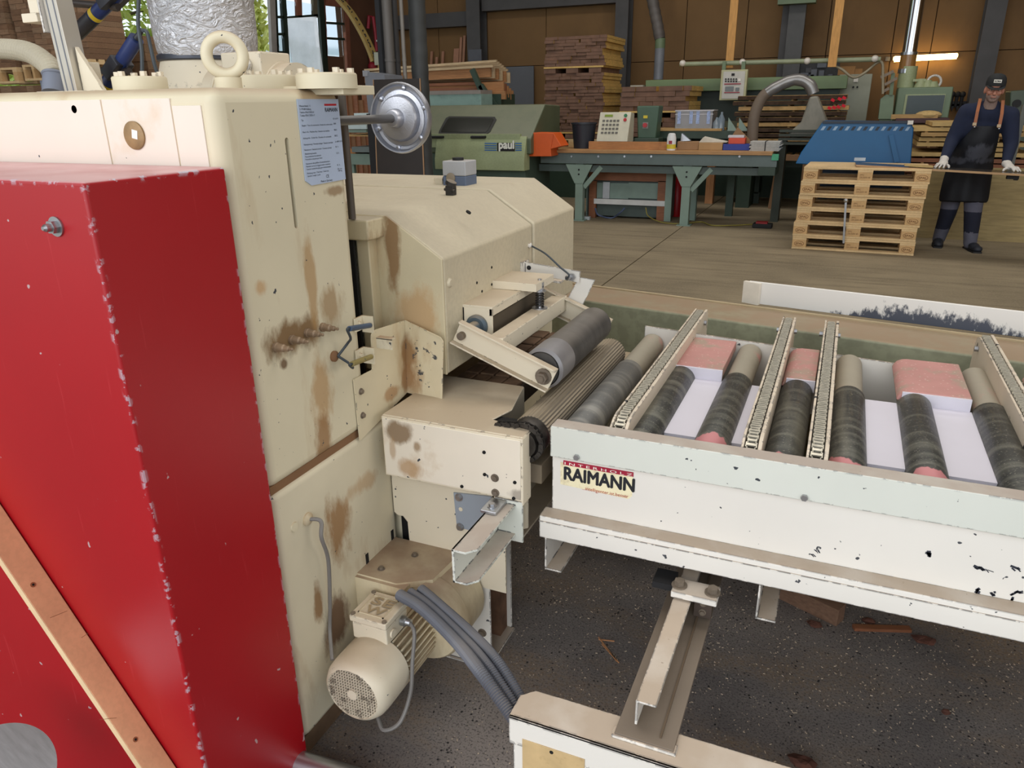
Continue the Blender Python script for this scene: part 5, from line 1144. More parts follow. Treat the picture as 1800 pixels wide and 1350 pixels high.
pbx(618, 258, 650, 268, 8.7, .5).build('drawer', mat('drawer_grey', (110, 120, 118), rough=.5), sd); pbx(612, 270, 655, 290, 8.75, .4).build('panel', TEAL, sd)
a, b = at(612, 290, y=8.75), at(655, 290, y=8.75)
for X in (a.x+.03, b.x-.03): MB().box(X-.025, X+.025, 8.8, 8.85, 0, .95).build('leg', TEAL, sd)

# ---- crosscut saw with sloped hood
cs = thing('crosscut_saw', 'green crosscut saw with a sloped olive hood and smoked windows', 'machine', (-4.8, 9.9, 0))
X0, X1 = -6.3, -3.87
top, mid = at(950, 183, y=10.15).z, at(920, 244, y=9.62).z
MB().prism([(10.15, top), (10.75, top-.02), (10.75, .9), (9.62, .9), (9.62, mid)], 'x', X0, X1).build('hood', OLIVE, cs, bevel=.02, seg=2)
lm = at(920, 300, y=9.58).z
MB().prism([(9.60, mid-.01), (9.62, mid+.03), (9.72, mid+.03), (9.72, lm), (9.52, lm), (9.52, lm+.14)], 'x', at(768, 260, y=9.6).x, X1-.06).build('lower_cover', LGRN, cs, bevel=.006)
MB().box(X0, X1-.1, 9.66, 10.6, .0, .9).build('base', mat('base_green', (78, 96, 84), rough=.55), cs)
MB().box(X0, X1-.15, 9.60, 9.66, mid-.12, mid+.06).build('hood_band', LGRN, cs)
sl = Vector((0, 9.62-10.15, mid-top)).normalized(); nn_ = Vector((0, sl.z, -sl.y)); nn_ = nn_ if nn_.y < 0 else -nn_
def onslope(px, py):
    d_ = FW + RT*((px-900)/FPX) - UP*((py-675)/FPX); p = Vector((0, 9.62, mid)); t_ = (p-EYE).dot(nn_)/d_.dot(nn_); return EYE+d_*t_
def rrect(pts, m, name, par, t=.004, inset=None):
    return MB().sheet([p+nn_*.003 for p in pts], nn_*t).build(name, m, par)
rrect([onslope(*p) for p in ((772, 231), (771, 236), (856, 236), (862, 232), (873, 211), (870, 206), (790, 205), (784, 208))], mat('window_seal', (30, 31, 28), rough=.6), 'window_seal', cs)
rrect([onslope(*p)+nn_*.004 for p in ((776, 230), (776, 233), (854, 233), (858, 230), (868, 211), (866, 209), (791, 208), (788, 210))], SMOKE, 'smoked_window', cs)
for px in (767, 841):
    a, b = at(px-11, 241, y=9.58), at(px+11, 241, y=9.58)
    MB().tube([a+Vector((0, .03, 0)), a+Vector((0, -.03, 0)), b+Vector((0, -.03, 0)), b+Vector((0, .03, 0))], .018, 8).build('handle', BLACK, cs, smooth=40)
def lc(px, py): return at(px, py, y=9.555)
MB().sheet([lc(*p) for p in ((777, 283), (778, 286), (808, 286), (810, 283), (811, 271), (808, 268), (782, 268), (779, 271))], (0, .02, 0)).build('window_seal', MATS['window_seal'], cs)
MB().sheet([lc(*p)-Vector((0, .003, 0)) for p in ((780, 283), (807, 283), (808, 271), (782, 271))], (0, .01, 0)).build('smoked_window', SMOKE, cs)
LB = mat('logo_blue', (60, 112, 176), rough=.5)
for r0, r1 in ((852, 873), (906, 917)):
    for i in range(4): a, b = lc(r0, 251+i*4), lc(r1, 253+i*4); MB().box(a.x, b.x, 9.551, 9.556, b.z, a.z).build('logo_stripe', LB, cs)
a, b = lc(874, 251), lc(905, 266)
lg = MB().box(a.x, b.x, 9.550, 9.556, b.z, a.z).build('logo_field', BLACK, cs)
text('lettering', 'paul', .145, mat('logo_white', (236, 236, 226)), lg, (a.x+.02, 9.5485, b.z+.035), (1, 0, .0), (0, 0, 1), bold=.006, width=(b.x-a.x)-.04)
# orange guard
oy = 9.72
og = [at(*p, y=oy) for p in ((932, 233), (973, 234), (968, 262), (969, 275), (924, 275), (926, 252))]
o = MB().sheet(og, (0, .30, 0)); q0, q1, q2 = at(973, 234, y=oy), at(987, 257, y=oy), at(968, 262, y=oy)
o.sheet([q0, q1, q2], (0, .30, 0))
tag(o.build('orange_guard', mat('orange_paint', (214, 92, 34), rough=.45, var=.05), loc=(at(950, 275, y=oy).x, oy+.15, at(950, 275, y=oy).z), bevel=.006), 'orange sheet guard at the end of the green crosscut saw', 'guard')

# ---- long bench
bz = at(1180, 268, y=9.98).z
be = thing('outfeed_bench', 'long bench with a tan top on braced pale green legs', 'bench', (-2.3, 10.2, 0))
bx0, bx1 = at(968, 264, y=9.98).x, at(1358, 270, y=9.98).x
MB().box(bx0-.15, bx1, 9.95, 10.75, bz-.02, bz+.02).build('bench_top', TAN, be, bevel=.003)
MB().box(bx0-.15, bx1+.06, 9.99, 10.05, bz-.16, bz-.02).build('front_rail', mat('rail_grey_green', (92, 106, 104), rough=.5, var=.1), be, bevel=.004)
MB().box(bx0-.2, bx1-.1, 10.06, 10.12, bz-.27, bz-.18).build('lower_rail', DKT, be)
MB().box(bx1-.15, bx1+.05, 10.0, 10.5, bz-.26, bz-.08).build('end_box', DKG, be); pbx(1357, 271, 1368, 282, 9.97, .05).build('green_tape', mat('tape_green', (70, 160, 120), rough=.5), be)
for px in (1005, 1052, 1098, 1145, 1300): c = at(px, 275, y=9.99); MB().cyl(c, c+Vector((0, -.012, 0)), .014, n=8).build('rail_bolt', GALV, be)
for px in (1017, 1207):
    c = at(px, 300, y=10.0).x
    for dy in (0, .5):
        MB().box(c-.055, c+.055, 10.03+dy, 10.13+dy, 0, bz-.16).build('leg', TEAL, be, bevel=.004)
    MB().prism([(c-.19, bz-.17), (c+.19, bz-.17), (c+.06, bz-.42), (c-.06, bz-.42)], 'y', 10.015, 10.03).build('gusset', TEAL, be)
    MB().bar((c+.06, 10.08, .45), (c+.30, 10.08, bz-.2), .05, .06).build('brace', TEAL, be)
    MB().box(c-.09, c+.09, 10.0, 10.16, 0, .012).build('foot_plate', TEAL, be)
    for z in (bz-.24, bz-.30): MB().cyl((c, 10.014, z), (c, 10.006, z), .012, n=8).build('bolt_hole', BLACK, be)
# wooden frame cabinet under the bench
wc = thing('cable_cabinet', 'wooden frame with a pale green cabinet behind it under the bench', 'cabinet', tuple(at(1100, 385, y=10.4))[:2]+(0,))
pbx(1036, 291, 1171, 320, 10.38, .05).build('top_board', WOODR, wc); pbx(1036, 318, 1046, 388, 10.38, .06).build('stile', WOODR, wc); pbx(1157, 318, 1169, 391, 10.38, .06).build('stile', WOODR, wc)
pbx(1034, 290, 1176, 384, 10.46, .3).build('cabinet_body', DKT, wc); pbx(1047, 321, 1104, 350, 10.43, .03).build('door', mat('cab_green', (124, 144, 134), rough=.5), wc); pbx(1105, 321, 1157, 350, 10.43, .03).build('door', MATS['cab_green'], wc)
pbx(1060, 320, 1071, 349, 10.41, .03).build('lock_bar', GALV, wc); pbx(1044, 349, 1172, 363, 10.37, .02).build('white_board', mat('white_board', (206, 206, 204), rough=.6), wc)
pbx(1172, 295, 1178, 390, 10.36, .04).build('side_post', TEAL, wc)
def cable(lab, pts, m, r=.012, nm='floor_cable', z=.012):
    P_ = smoothpath(pts); tag(MB().tube(P_, r, 6).build(nm, m, loc=(P_[-1].x, P_[-1].y, 0), smooth=60), lab, 'cable')
cable('yellow cable running over the floor from the wooden cabinet', [at(1135, 365, y=10.35), at(1140, 380, y=10.3), at(1165, 391, z=.012), at(1200, 393, z=.012), at(1232, 390, z=.012), at(1252, 396, z=.012), at(1290, 396, z=.012), at(1326, 394, z=.012)], mat('yellow_cable', (150, 138, 66), rough=.5), r=.008)
cable('blue grey cable hanging in a loop under the wooden cabinet', [at(1046, 366, y=10.3), at(1052, 378, y=10.25), at(1075, 383, z=.012), at(1090, 374, y=10.3), at(1098, 366, y=10.35)], mat('bluegrey_cable', (76, 88, 116), rough=.5))
one('cable_duct', 'short pale cable duct on the floor at the bench leg', 'duct', pbx(1012, 380, 1036, 387, 10.15, .06), mat('duct_pale', (170, 176, 178), rough=.5))
pg = thing('power_adapter', 'black and red power adapter on the floor left of the pallets', 'adapter', tuple(at(1340, 402, z=0)))
c = at(1340, 400, z=0); MB().box(c.x-.12, c.x+.12, c.y-.08, c.y+.08, 0, .055).build('case', BLACK, pg, bevel=.01); MB().box(c.x-.08, c.x+.06, c.y-.06, c.y+.06, .055, .075).build('red_lid', mat('adapter_red', (150, 30, 36), rough=.5), pg)

# ---- things on and behind the bench
TZ = bz+.021
def onb(px, y=10.15): return at(px, 255, y=y).x
c = onb(1026, 10.35)
bu = thing('bucket', 'black plastic bucket on the bench beside the keypad', 'bucket', (c, 10.35, TZ))
MB().lathe([(.135, 0), (.165, .31), (.178, .315), (.178, .335), (.168, .335), (.16, .31), (.13, .02)], (c, 10.35, TZ), 'z', 32).build('body', mat('bucket_black', (34, 38, 48), rough=.45), bu, smooth=40)
x0, x1 = onb(1048, 10.3), onb(1106, 10.3)
kp = thing('control_terminal', 'cream keypad terminal with green and red buttons on the bench', 'terminal', ((x0+x1)/2, 10.3, TZ))
h0 = TZ; h1 = at(1080, 197, y=10.4).z
MB().prism([(10.22, h0), (10.24, h0+.13), (10.38, h1), (10.55, h1-.02), (10.55, h0)], 'x', x0+.02, x1-.01).build('housing', mat('terminal_cream', (196, 192, 172), rough=.5), kp, bevel=.008)
MB().box(x0, x1, 10.20, 10.23, h0, h0+.10).build('front_foot', mat('terminal_grey', (120, 124, 126), rough=.5), kp); MB().box(x0+.10, x1-.12, 10.195, 10.20, h0+.06, h0+.085).build('label_strip', WHITEP, kp)
fa = Vector((0, 10.24, h0+.13)); fb = Vector((0, 10.38, h1)); fd_ = (fb-fa); fn = Vector((0, fd_.z, -fd_.y)).normalized(); fn = fn if fn.y < 0 else -fn
def onf(u, v): return Vector((x0+.02+(x1-x0-.03)*u, fa.y+fd_.y*v, fa.z+fd_.z*v))
RX = Matrix((Vector((1, 0, 0)), fn, fd_.normalized())).transposed()
for i in range(5):
    for j in range(4): MB().obox(onf(.16+i*.115, .22+j*.15)+fn*.004, (.032, .008, .026), RX).build('key', mat('key_grey', (96, 94, 88), rough=.5), kp)
MB().obox(onf(.30, .86)+fn*.003, (.11, .006, .03), RX).build('display', mat('lcd_green', (126, 148, 62), rough=.3), kp)
for v, cc in ((.86, 'btn_green'), (.70, 'btn_red')):
    c = onf(.84, v); MB().cyl(c, c+fn*.014, .022, n=14).build('button', mat(cc, (44, 110, 74) if cc == 'btn_green' else (170, 36, 44), rough=.4), kp)
x = onb(1138, 10.6)
gm_ = thing('bench_motor', 'dark green drive head with a red switch behind the bench plank', 'motor', (x, 10.6, TZ))
hz1 = at(1140, 186, y=10.6).z
MB().prism([(x-.13, TZ+.12), (x-.16, hz1), (x+.15, hz1), (x+.12, TZ+.12)], 'y', 10.55, 10.8).build('head', mat('drive_green', (62, 88, 70), rough=.45), gm_, bevel=.02)
MB().box(x-.17, x+.17, 10.52, 10.8, TZ, TZ+.13).build('foot', DKG, gm_, bevel=.01)
pbx(1131, 203, 1138, 208, 10.54, .01).build('warning_label', mat('label_yellow', (206, 186, 50), rough=.5), gm_)
pbx(1130, 215, 1139, 226, 10.54, .01).build('switch_plate', mat('switch_grey', (130, 128, 124), rough=.5), gm_); c = at(1134, 220, y=10.54); MB().cyl(c, c+Vector((0, -.02, 0)), .03, n=12).build('red_switch', mat('btn_red', (170, 36, 44)), gm_)
MB().torus((x-.29, 10.62, TZ+.16), 'x', .14, .02).build('pulley', DSTEEL, gm_, smooth=60)
one('bench_fence', 'knotty pine plank standing on edge along the bench', 'plank', MB().box(onb(1036), onb(1176), 10.12, 10.16, TZ, at(1100, 249, y=10.12).z), mat('knotty_pine', (182, 126, 76), rough=.65, var=.12, grain=(.5, 7, 7), stain=.6, stainrgb=(110, 64, 36), stainlo=.62))
x = onb(1180, 10.08)
sc_ = thing('spray_can', 'white squeeze bottle with a yellow label on the bench', 'bottle', (x, 10.08, TZ))
MB().lathe([(.055, 0), (.058, .02), (.058, .15), (.045, .20), (.03, .21)], (x, 10.08, TZ), 'z', 20).build('body', mat('bottle_white', (222, 222, 222), rough=.4), sc_, smooth=40)
MB().lathe([(.0585, .02), (.0585, .075)], (x, 10.08, TZ), 'z', 20, caps=False).build('label', mat('label_yellow', (206, 186, 50)), sc_); MB().box(x-.02, x+.02, 10.015, 10.03, TZ+.08, TZ+.12).build('red_mark', RPM, sc_)
def bbox_(name, lab, cat, px0, px1, h, y, m, rot=0, dep=.2, z=0):
    a, b = onb(px0, y), onb(px1, y); c = Vector(((a+b)/2, y+dep/2, TZ+z+h/2)); o = MB().obox(c, (b-a, dep, h), Matrix.Rotation(rot, 3, 'Z')).build(name, m, loc=(c.x, c.y, TZ+z), bevel=.004); return tag(o, lab, cat)
CARD = mat('cardboard', (150, 116, 82), rough=.8, var=.1, scale=6)
bbox_('carton', 'opened brown carton right of the white squeeze bottle', 'carton', 1189, 1226, .10, 10.2, CARD, .12)
o = bpy.data.objects[-1] if False else None
bbox_('carton', 'flat tan carton tied with string, left of the blue carton', 'carton', 1228, 1270, .09, 10.2, mat('cardboard_tan', (172, 138, 96), rough=.8))
bbox_('carton', 'blue carton on the bench left of the newspapers', 'carton', 1271, 1318, .075, 10.2, mat('carton_blue', (34, 54, 140), rough=.5))
bbox_('carton', 'small orange carton lying on the blue one', 'carton', 1280, 1309, .07, 10.24, mat('carton_orange', (206, 74, 44), rough=.5), 0, .15, .076)
bbox_('carton', 'white flat box on top of the orange carton', 'carton', 1278, 1306, .03, 10.26, mat('carton_white', (196, 196, 200), rough=.6), .05, .14, .148)
a = onb(1294, 10.5); one('cardboard_flap', 'folded cardboard leaning behind the orange carton', 'carton', MB().prism([(a-.16, TZ), (a, TZ+.27), (a+.16, TZ+.12), (a+.2, TZ)], 'y', 10.5, 10.52), CARD)
a = onb(1203, 10.3); one('metal_bracket', 'pale folded metal angle sticking up from the opened carton', 'bracket', MB().sheet([(a-.05, 10.28, TZ+.1), (a-.04, 10.28, TZ+.2), (a+.08, 10.28, TZ+.11)], (0, .06, 0)), GALV)
a = onb(1250, 10.3); one('paper_sheet', 'white crumpled paper lying on the tan carton', 'paper', MB().sheet([(a-.15, 10.25, TZ+.092), (a-.10, 10.25, TZ+.15), (a+.10, 10.25, TZ+.11), (a+.2, 10.25, TZ+.092)], (0, .15, .01)), mat('paper', (206, 200, 186), rough=.8))
nw = thing('newspaper_stack', 'tied stack of newspapers at the right end of the bench', 'newspapers', (onb(1345), 10.2, TZ))
a, b = onb(1319, 10.12), onb(1372, 10.12)
for i in range(9): d_ = rng.uniform(-.015, .015); MB().box(a+d_, b+d_, 10.12, 10.42, TZ+i*.0125, TZ+i*.0125+.0105).build('newspaper', mat('newsprint', (178, 178, 174), rough=.8, var=.12, scale=30), nw)
MB().box((a+b)/2-.006, (a+b)/2+.006, 10.115, 10.425, TZ, TZ+.115).build('string', BLACK, nw)
# green beam table behind with crate and bottles
gt = thing('beam_table', 'dark green steel beam table behind the bench carrying the crate', 'table', (at(1230, 240, y=11.0).x, 11.2, 0))
tz = at(1220, 226, y=11.0).z
a, b = at(1152, 226, y=11.0).x, at(1298, 226, y=11.0).x
MB().box(a, b, 11.0, 11.5, tz-.13, tz-.03).build('beam', DKG, gt); MB().box(a+.02, b-.22, 10.98, 11.45, tz-.03, tz).build('board', WOODX, gt)
MB().box(a, a+.08, 11.1, 11.2, 0, tz-.13).build('leg', DKG, gt); MB().box(b-.1, b, 11.1, 11.2, 0, tz-.13).build('leg', DKG, gt)
for px in (1279, 1298): c = at(px, 226, y=10.98); MB().prism([(c.x, tz-.03), (c.x, tz+.14), (c.x+.13, tz-.03)], 'y', 10.98, 11.0).build('stop_fin', TEAL, gt)
x0, x1 = at(1186, 222, y=11.05).x, at(1252, 222, y=11.05).x
cr_ = thing('plastic_crate', 'clear plastic crate with blue taped label strips holding wood blocks', 'crate', ((x0+x1)/2, 11.2, tz))
MB().box(x0+.01, x1-.01, 11.07, 11.38, tz+.003, tz+.20).build('wood_filling', CARD, cr_)
MB().box(x0, x1, 11.05, 11.055, tz, tz+.235).box(x0, x1, 11.4, 11.405, tz, tz+.235).box(x0, x0+.005, 11.05, 11.4, tz, tz+.235).box(x1-.005, x1, 11.05, 11.4, tz, tz+.235).build('crate_wall', mat('clear_plastic', (190, 188, 190), rough=.2, trans=.6), cr_)
MB().box(x0-.006, x1+.006, 11.04, 11.41, tz+.225, tz+.24).box(x0-.003, x1+.003, 11.045, 11.05, tz+.18, tz+.19).build('rim', mat('crate_rim', (188, 186, 190), rough=.4), cr_)
for u in (.1, .42, .6, .88): MB().box(x0+(x1-x0)*u-.02, x0+(x1-x0)*u+.025, 11.044, 11.049, tz+.06, tz+.225).build('label_strip', mat('label_blue_white', (150, 168, 206), rough=.5, var=.3, scale=40), cr_)
for px, r_, h_, lab in ((1259, .055, .17, 'short clear plastic bottle right of the crate'), (1267, .05, .24, 'tall clear plastic bottle right of the crate')):
    c = at(px, 224, y=11.1).x; one('bottle', lab, 'bottle', MB().lathe([(r_, 0), (r_, h_*.6), (r_*.35, h_*.88), (r_*.35, h_)], (c, 11.1, tz-.028), 'z', 16), mat('bottle_clear', (170, 190, 206), rough=.1, trans=.6), smooth=50)
c = at(1141, 350, y=11.6)
one('fire_extinguisher', 'red fire extinguisher standing under the bench by the right leg', 'extinguisher', MB().lathe([(.08, 0), (.085, .03), (.085, .42), (.04, .5), (.03, .56)], (at(1190, 350, y=10.9).x, 10.9, 0), 'z', 18), mat('extinguisher_red', (176, 20, 28), rough=.4), smooth=40)
# cabinet, wooden posts under the bench
gc = thing('green_cabinet', 'dark green steel stand on legs under the far bench end', 'cabinet', tuple(at(1305, 356, z=0)))
pbx(1278, 292, 1333, 340, 12.7, .4).build('body', DKG, gc); pbx(1278, 338, 1285, 355, 12.7, .05).build('leg', DKG, gc); pbx(1325, 338, 1333, 358, 12.7, .05).build('leg', DKG, gc)
a = at(1245, 358, z=0); one('wooden_post', 'pale timber post under the bench left of the green stand', 'post', MB().box(a.x-.06, a.x+.06, a.y, a.y+.15, 0, .85), WOODB)
a = at(1356, 366, z=0); one('wooden_post', 'slanting timber leg right of the green stand', 'post', MB().bar((a.x, a.y, 0), (a.x+.06, a.y, .80), .1, .1), mat('leg_timber', (136, 104, 74), rough=.7))
pbt = thing('roller_table', 'brown timber table with cross slats beyond the bench end', 'table', tuple(at(1390, 280, y=11.9))[:2]+(0,))
k = at(1360, 272, y=11.9), at(1425, 283, y=11.9); MB().box(k[0].x, k[1].x, 11.9, 11.98, k[1].z, k[0].z).build('rail', mat('leg_timber', (136, 104, 74)), pbt)
for i in range(5): X = k[0].x+.05+i*.11; MB().box(X, X+.06, 11.98, 12.5, k[0].z-.03, k[0].z).build('slat', WOODX, pbt)
MB().box(k[1].x-.1, k[1].x, 11.9, 12.0, 0, k[1].z).build('leg', mat('leg_timber', (136, 104, 74)), pbt)

# ---- timber rack on the left
rk = thing('timber_rack', 'slanted bundle of long boards resting on a dark green rack', 'timber', (-6.3, 11.6, 0))
def rackboard(px0, py0, px1, py1, y, th, dep, m): 
    a, b = at(px0, py0, y=y), at(px1, py1, y=y); MB().bar(a+Vector((-1.2, 0, 0)), b, th, dep, up=(0, 1, 0)).build('board', m, rk) if False else MB().sheet([a+Vector((-1.2, 0, -.02)), b, b-Vector((0, 0, th)), a+Vector((-1.2, 0, -.02-th))], (0, dep, 0)).build('board', m, rk)
PALE = mat('weathered_board', (196, 172, 136), rough=.7, var=.15, scale=4, grain=(.5, 8, 8)); ORB = mat('orange_board_face', (172, 122, 78), rough=.7, var=.14, scale=3, grain=(.4, 6, 6))
for j in range(6):
    o_ = j*3.2
    rackboard(750, 122+o_*.2, 862+o_*2.1, 116+o_*.7, 11.5+.1*j, .16, .035, ORB if j % 2 == 0 else PALE)
    rackboard(750, 115, 872+o_*1.2, 105+o_*1.0, 11.52+.1*j, .035, .05, PALE)
rackboard(750, 121, 866, 114, 11.46, .035, .05, PALE)
for j in range(5):
    rackboard(752, 150+j, 885+j*4, 143+j*4, 11.42+.1*j, .17, .04, ORB if j != 1 else WOODR)
rackboard(752, 158, 888, 160, 11.36, .12, .05, ORB); rackboard(753, 145, 845, 144, 11.38, .04, .05, WOODR); rackboard(753, 152, 845, 154, 11.37, .06, .05, WOODR)
for p_, q_ in (((830, 122), (852, 172)), ((845, 150), (872, 188))): MB().bar(at(*p_, y=11.3), at(*q_, y=11.3), .08, .06, up=(0, 1, 0)).build('rack_arm', DKG, rk)
a = at(850, 180, y=11.35); MB().box(a.x-.05, a.x+.3, 11.35, 11.9, 0, a.z+.12).build('rack_post', DKG, rk)
MB().box(at(745, 180, y=11.6).x-.6, at(745, 180, y=11.6).x-.5, 11.5, 11.6, 0, 1.5).build('rack_post', DKG, rk)
tb_ = thing('teal_box', 'pale teal steel box with a grey lid behind the olive hood', 'box', (-5.6, 10.9, 0))
a, b = at(700, 163, y=10.85), at(846, 184, y=10.85)
MB().box(a.x, b.x, 10.85, 11.25, 0, at(800, 166, y=10.85).z).build('body', mat('teal_worn', (136, 164, 156), rough=.5, var=.1, stain=.5, stainrgb=(80, 96, 92), stainscale=(1.5, 1.5, 2.2), stainlo=.56), tb_); MB().box(a.x, b.x, 10.84, 11.25, at(800, 166, y=10.85).z, at(800, 159, y=10.85).z).build('lid', mat('lid_grey', (140, 132, 126), rough=.6), tb_)
for px, py, w, lab in ((755, 90, 4, 'short grey brown slat leaning at the wall beside the black duct'), (764, 100, 4, 'shortest reddish slat leaning at the wall'), (775, 90, 4, 'third reddish slat at the wall, with offcuts at its foot'), (799, 85, 9, 'broad reddish board leaning at the wall'), (807, 65, 4, 'tall slim slat at the wall, left of a pair'), (813, 62, 4, 'tall slim slat at the wall, right of a pair')):
    a, b = at(px-w/2, py, y=15.35), at(px+w/2, py, y=15.35); one('wall_slat', lab, 'slat', MB().sheet([(a.x, 15.44, a.z), (b.x, 15.44, a.z), (b.x-.05, 15.22, 1.2), (a.x-.05, 15.22, 1.2)], (0, .03, 0)), mat('slat_pink_wood', (170, 124, 98), rough=.7, var=.12), group='slats leaning at the back wall')
sf = MB().box(-8.8, -7.55, 15.1, 15.44, 1.1, 1.2).box(-8.7, -8.6, 15.1, 15.4, 0, 1.1).box(-7.7, -7.6, 15.1, 15.4, 0, 1.1); one('wall_bench', 'dark ledge at the back wall carrying the leaning slats', 'ledge', sf, BRICK)
one('sheet_panel', 'upright dark grey sheet standing against the back wall', 'panel', MB().box(at(886, 117, y=15.4).x, at(938, 117, y=15.4).x, 15.40, 15.43, 0, at(910, 117, y=15.4).z), mat('grey_sheet', (98, 100, 106), rough=.5, var=.08, scale=2))
one('sheet_panel', 'small dark grey panel leaning beside the steel column', 'panel', MB().box(at(823, 87, y=15.05).x, at(846, 87, y=15.05).x, 15.05, 15.08, 0, at(835, 87, y=15.05).z), mat('grey_sheet_dark', (86, 88, 96), rough=.5))

# ---- stacked planks with sealed ends
def plankstack(label, px0, px1, y, layers, zb, lh, dep, wmin, wmax, jut=.05, pal_at=()):
    a, b = at(px0, 200, y=y).x, at(px1, 200, y=y).x
    t = thing('plank_stack', label, 'plank stack', ((a+b)/2, y+dep/2, 0), 'stacks of sealed planks')
    z = zb; 
    for li in range(layers):
        if li in pal_at:
            for u in (0, .38, .76):
                X = a+(b-a)*u; MB().box(X, X+(b-a)*.2, y+.02, y+dep, z, z+.075).build('bearer', ENDB, t)
            MB().box(a, b, y+.01, y+dep, z+.075, z+.10).build('deck_board', YEL, t); z += .10
        X = a+rng.uniform(0, .04); hh = lh*rng.uniform(.9, 1.1)
        while X < b-.05:
            w = min(rng.uniform(wmin, wmax), b-X+rng.uniform(0, .05)); dy = rng.uniform(0, jut)
            MB().box(X+.003, X+w-.003, y+dy, y+dy+.012, z+.002, z+hh-.002).build('sealed_end', ENDB, t)
            MB().box(X+.003, X+w-.003, y+dy+.012, y+dep+dy, z+.002, z+hh-.002).build('plank', YEL, t); X += w + (rng.uniform(.02, .05) if rng.random() < .12 else 0)
        z += hh
    return t
zz = at(1000, 62, y=12.5).z
plankstack('tall stack of planks with brown sealed ends, pale yellow sides, before the back wall', 955, 1058, 12.5, 27, .98, (zz-.98-.2)/27, 1.1, .14, .30, pal_at=(0, 18))
pp_ = thing('pallet', 'low pallet base carrying the tall plank stack', 'pallet', (-4.3, 13, 0)); pallet_parts(pp_, at(955, 200, y=12.5).x, at(1058, 200, y=12.5).x, 12.5, 13.6, .80, .17)
MB().box(-4.8, -3.7, 12.6, 13.5, 0, .80).build('under_crate', DKG, pp_)
plankstack('low wide stack of planks with purple brown ends behind the drive head', 1088, 1208, 12.2, 9, 1.02, at(1150, 163, y=12.2).z/9-1.02/9, 1.0, .20, .42, pal_at=(4,))
one('stack_support', 'dark support under the low plank stack', 'support', MB().box(at(1090, 200, y=12.2).x, at(1200, 200, y=12.2).x, 12.3, 13.1, 0, 1.02), DKG)
def boards(label, px0, px1, y, z0, z1, n, dep, m, bark=True, ragged=.12):
    a, b = at(px0, 210, y=y).x, at(px1, 210, y=y).x
    t = thing('board_stack', label, 'board stack', ((a+b)/2, y+dep/2, 0), 'stacks of sawn boards')
    h = (z1-z0)/n
    for i in range(n):
        z = z0+i*h; xa, xb = a+rng.uniform(0, ragged), b-rng.uniform(0, ragged)
        rows = 3 if bark else 4
        for r in range(rows):
            yy = y + r*dep/rows + rng.uniform(-.04, .03)
            MB().box(xa, xb, yy, yy+dep/rows-.01, z+h*.12, z+h*.88).build('board', m if rng.random() < .7 else WOODX, t)
        if bark:
            k = MB(); nn2 = 24
            pts = [(xa+(xb-xa)*i2/nn2, y-.05+rng.uniform(-.03, .02)) for i2 in range(nn2+1)]
            k.prism([(p[0], p[1]) for p in pts] + [(xb, y+.05), (xa, y+.05)], 'z', z+h*.16, z+h*.80); k.build('bark_edge', BARKM if i % 3 else m, t)
        for u in (.1, .5, .9): MB().box(xa+(xb-xa)*u, xa+(xb-xa)*u+.03, y+.02, y+dep, z-h*.12, z+h*.12).build('spacer_lath', WOODX, t)
    return t
bs = boards('stack of waney-edged boards with dark bark, red chalk marks at the right end', 1283, 1490, 12.0, .95, at(1400, 166, y=12).z, 9, .9, WOODX)
RC = mat('red_chalk', (200, 30, 48), rough=.9)
for q_ in ((1464, 176), (1476, 174), (1484, 172), (1458, 190), (1466, 189), (1474, 188), (1483, 186)):
    c = at(*q_, y=11.90); MB().obox((c.x, 11.90, c.z), (.05, .012, .035), Matrix.Rotation(.5, 3, 'Y')).build('chalk_mark', RC, bs)
one('support_trestle', 'dark trestle under the waney-edged boards', 'trestle', MB().box(-1.5, -1.3, 12.1, 12.8, 0, .95).box(-.4, -.2, 12.1, 12.8, 0, .95).box(-1.6, -.1, 12.2, 12.3, .6, .7), DKG)
boards('stack of pale sawn boards behind the worker, right of the blue skip', 1606, 1850, 10.65, .87, at(1650, 214, y=10.65).z, 7, 1.0, YELX, False, .5)
bs2 = boards('stack of brown sawn boards under the pale ones behind the worker', 1602, 1850, 10.62, .62, .86, 4, 1.0, WOODR, False, .1)
one('support_trestle', 'low brown base under the sawn boards behind the worker', 'trestle', MB().box(.8, 2.6, 10.7, 11.4, 0, .62), mat('base_brown', (92, 66, 42), rough=.8, var=.15))
PLY = mat('olive_plywood', (170, 150, 104), rough=.7, var=.10, scale=2.5, grain=(.35, 3, 3.5))
one('plywood_sheet', 'large plywood sheet standing on edge behind the legs of the worker', 'sheet', MB().box(.74, 2.9, 10.0, 10.03, 0, .80).box(1.0, 1.04, 10.03, 10.6, 0, .04).box(2.2, 2.24, 10.03, 10.6, 0, .04), PLY)

# ---- green panel saw line, gantry pipe and hanging control panel
ps_ = thing('panel_saw', 'long green beam saw running along the back of the hall', 'machine', (-1.7, 13.7, 0))
a, b = at(1135, 141, y=13.5), at(1475, 160, y=13.5)
MB().box(a.x, b.x+.1, 13.5, 13.9, a.z-.19, a.z).build('beam', mat('beam_green', (112, 132, 92), rough=.5, var=.06), ps_, bevel=.008)
MB().box(a.x, a.x+.6, 13.52, 13.9, a.z-.30, a.z-.19).build('beam_end', GRN, ps_); MB().box(a.x+.4, b.x, 13.6, 13.9, .6, a.z-.19).build('dark_body', mat('body_dark_green', (40, 52, 46), rough=.6), ps_)  # body below the beam in plain dark green
MB().box(a.x+.8, b.x, 13.3, 13.6, 1.12, 1.22).build('table', mat('table_dusty', (88, 92, 74), rough=.8, dust=.9, dustrgb=(140, 132, 96)), ps_); MB().box(a.x+.1, b.x, 13.55, 13.9, 0, .6).build('base', DKG, ps_)
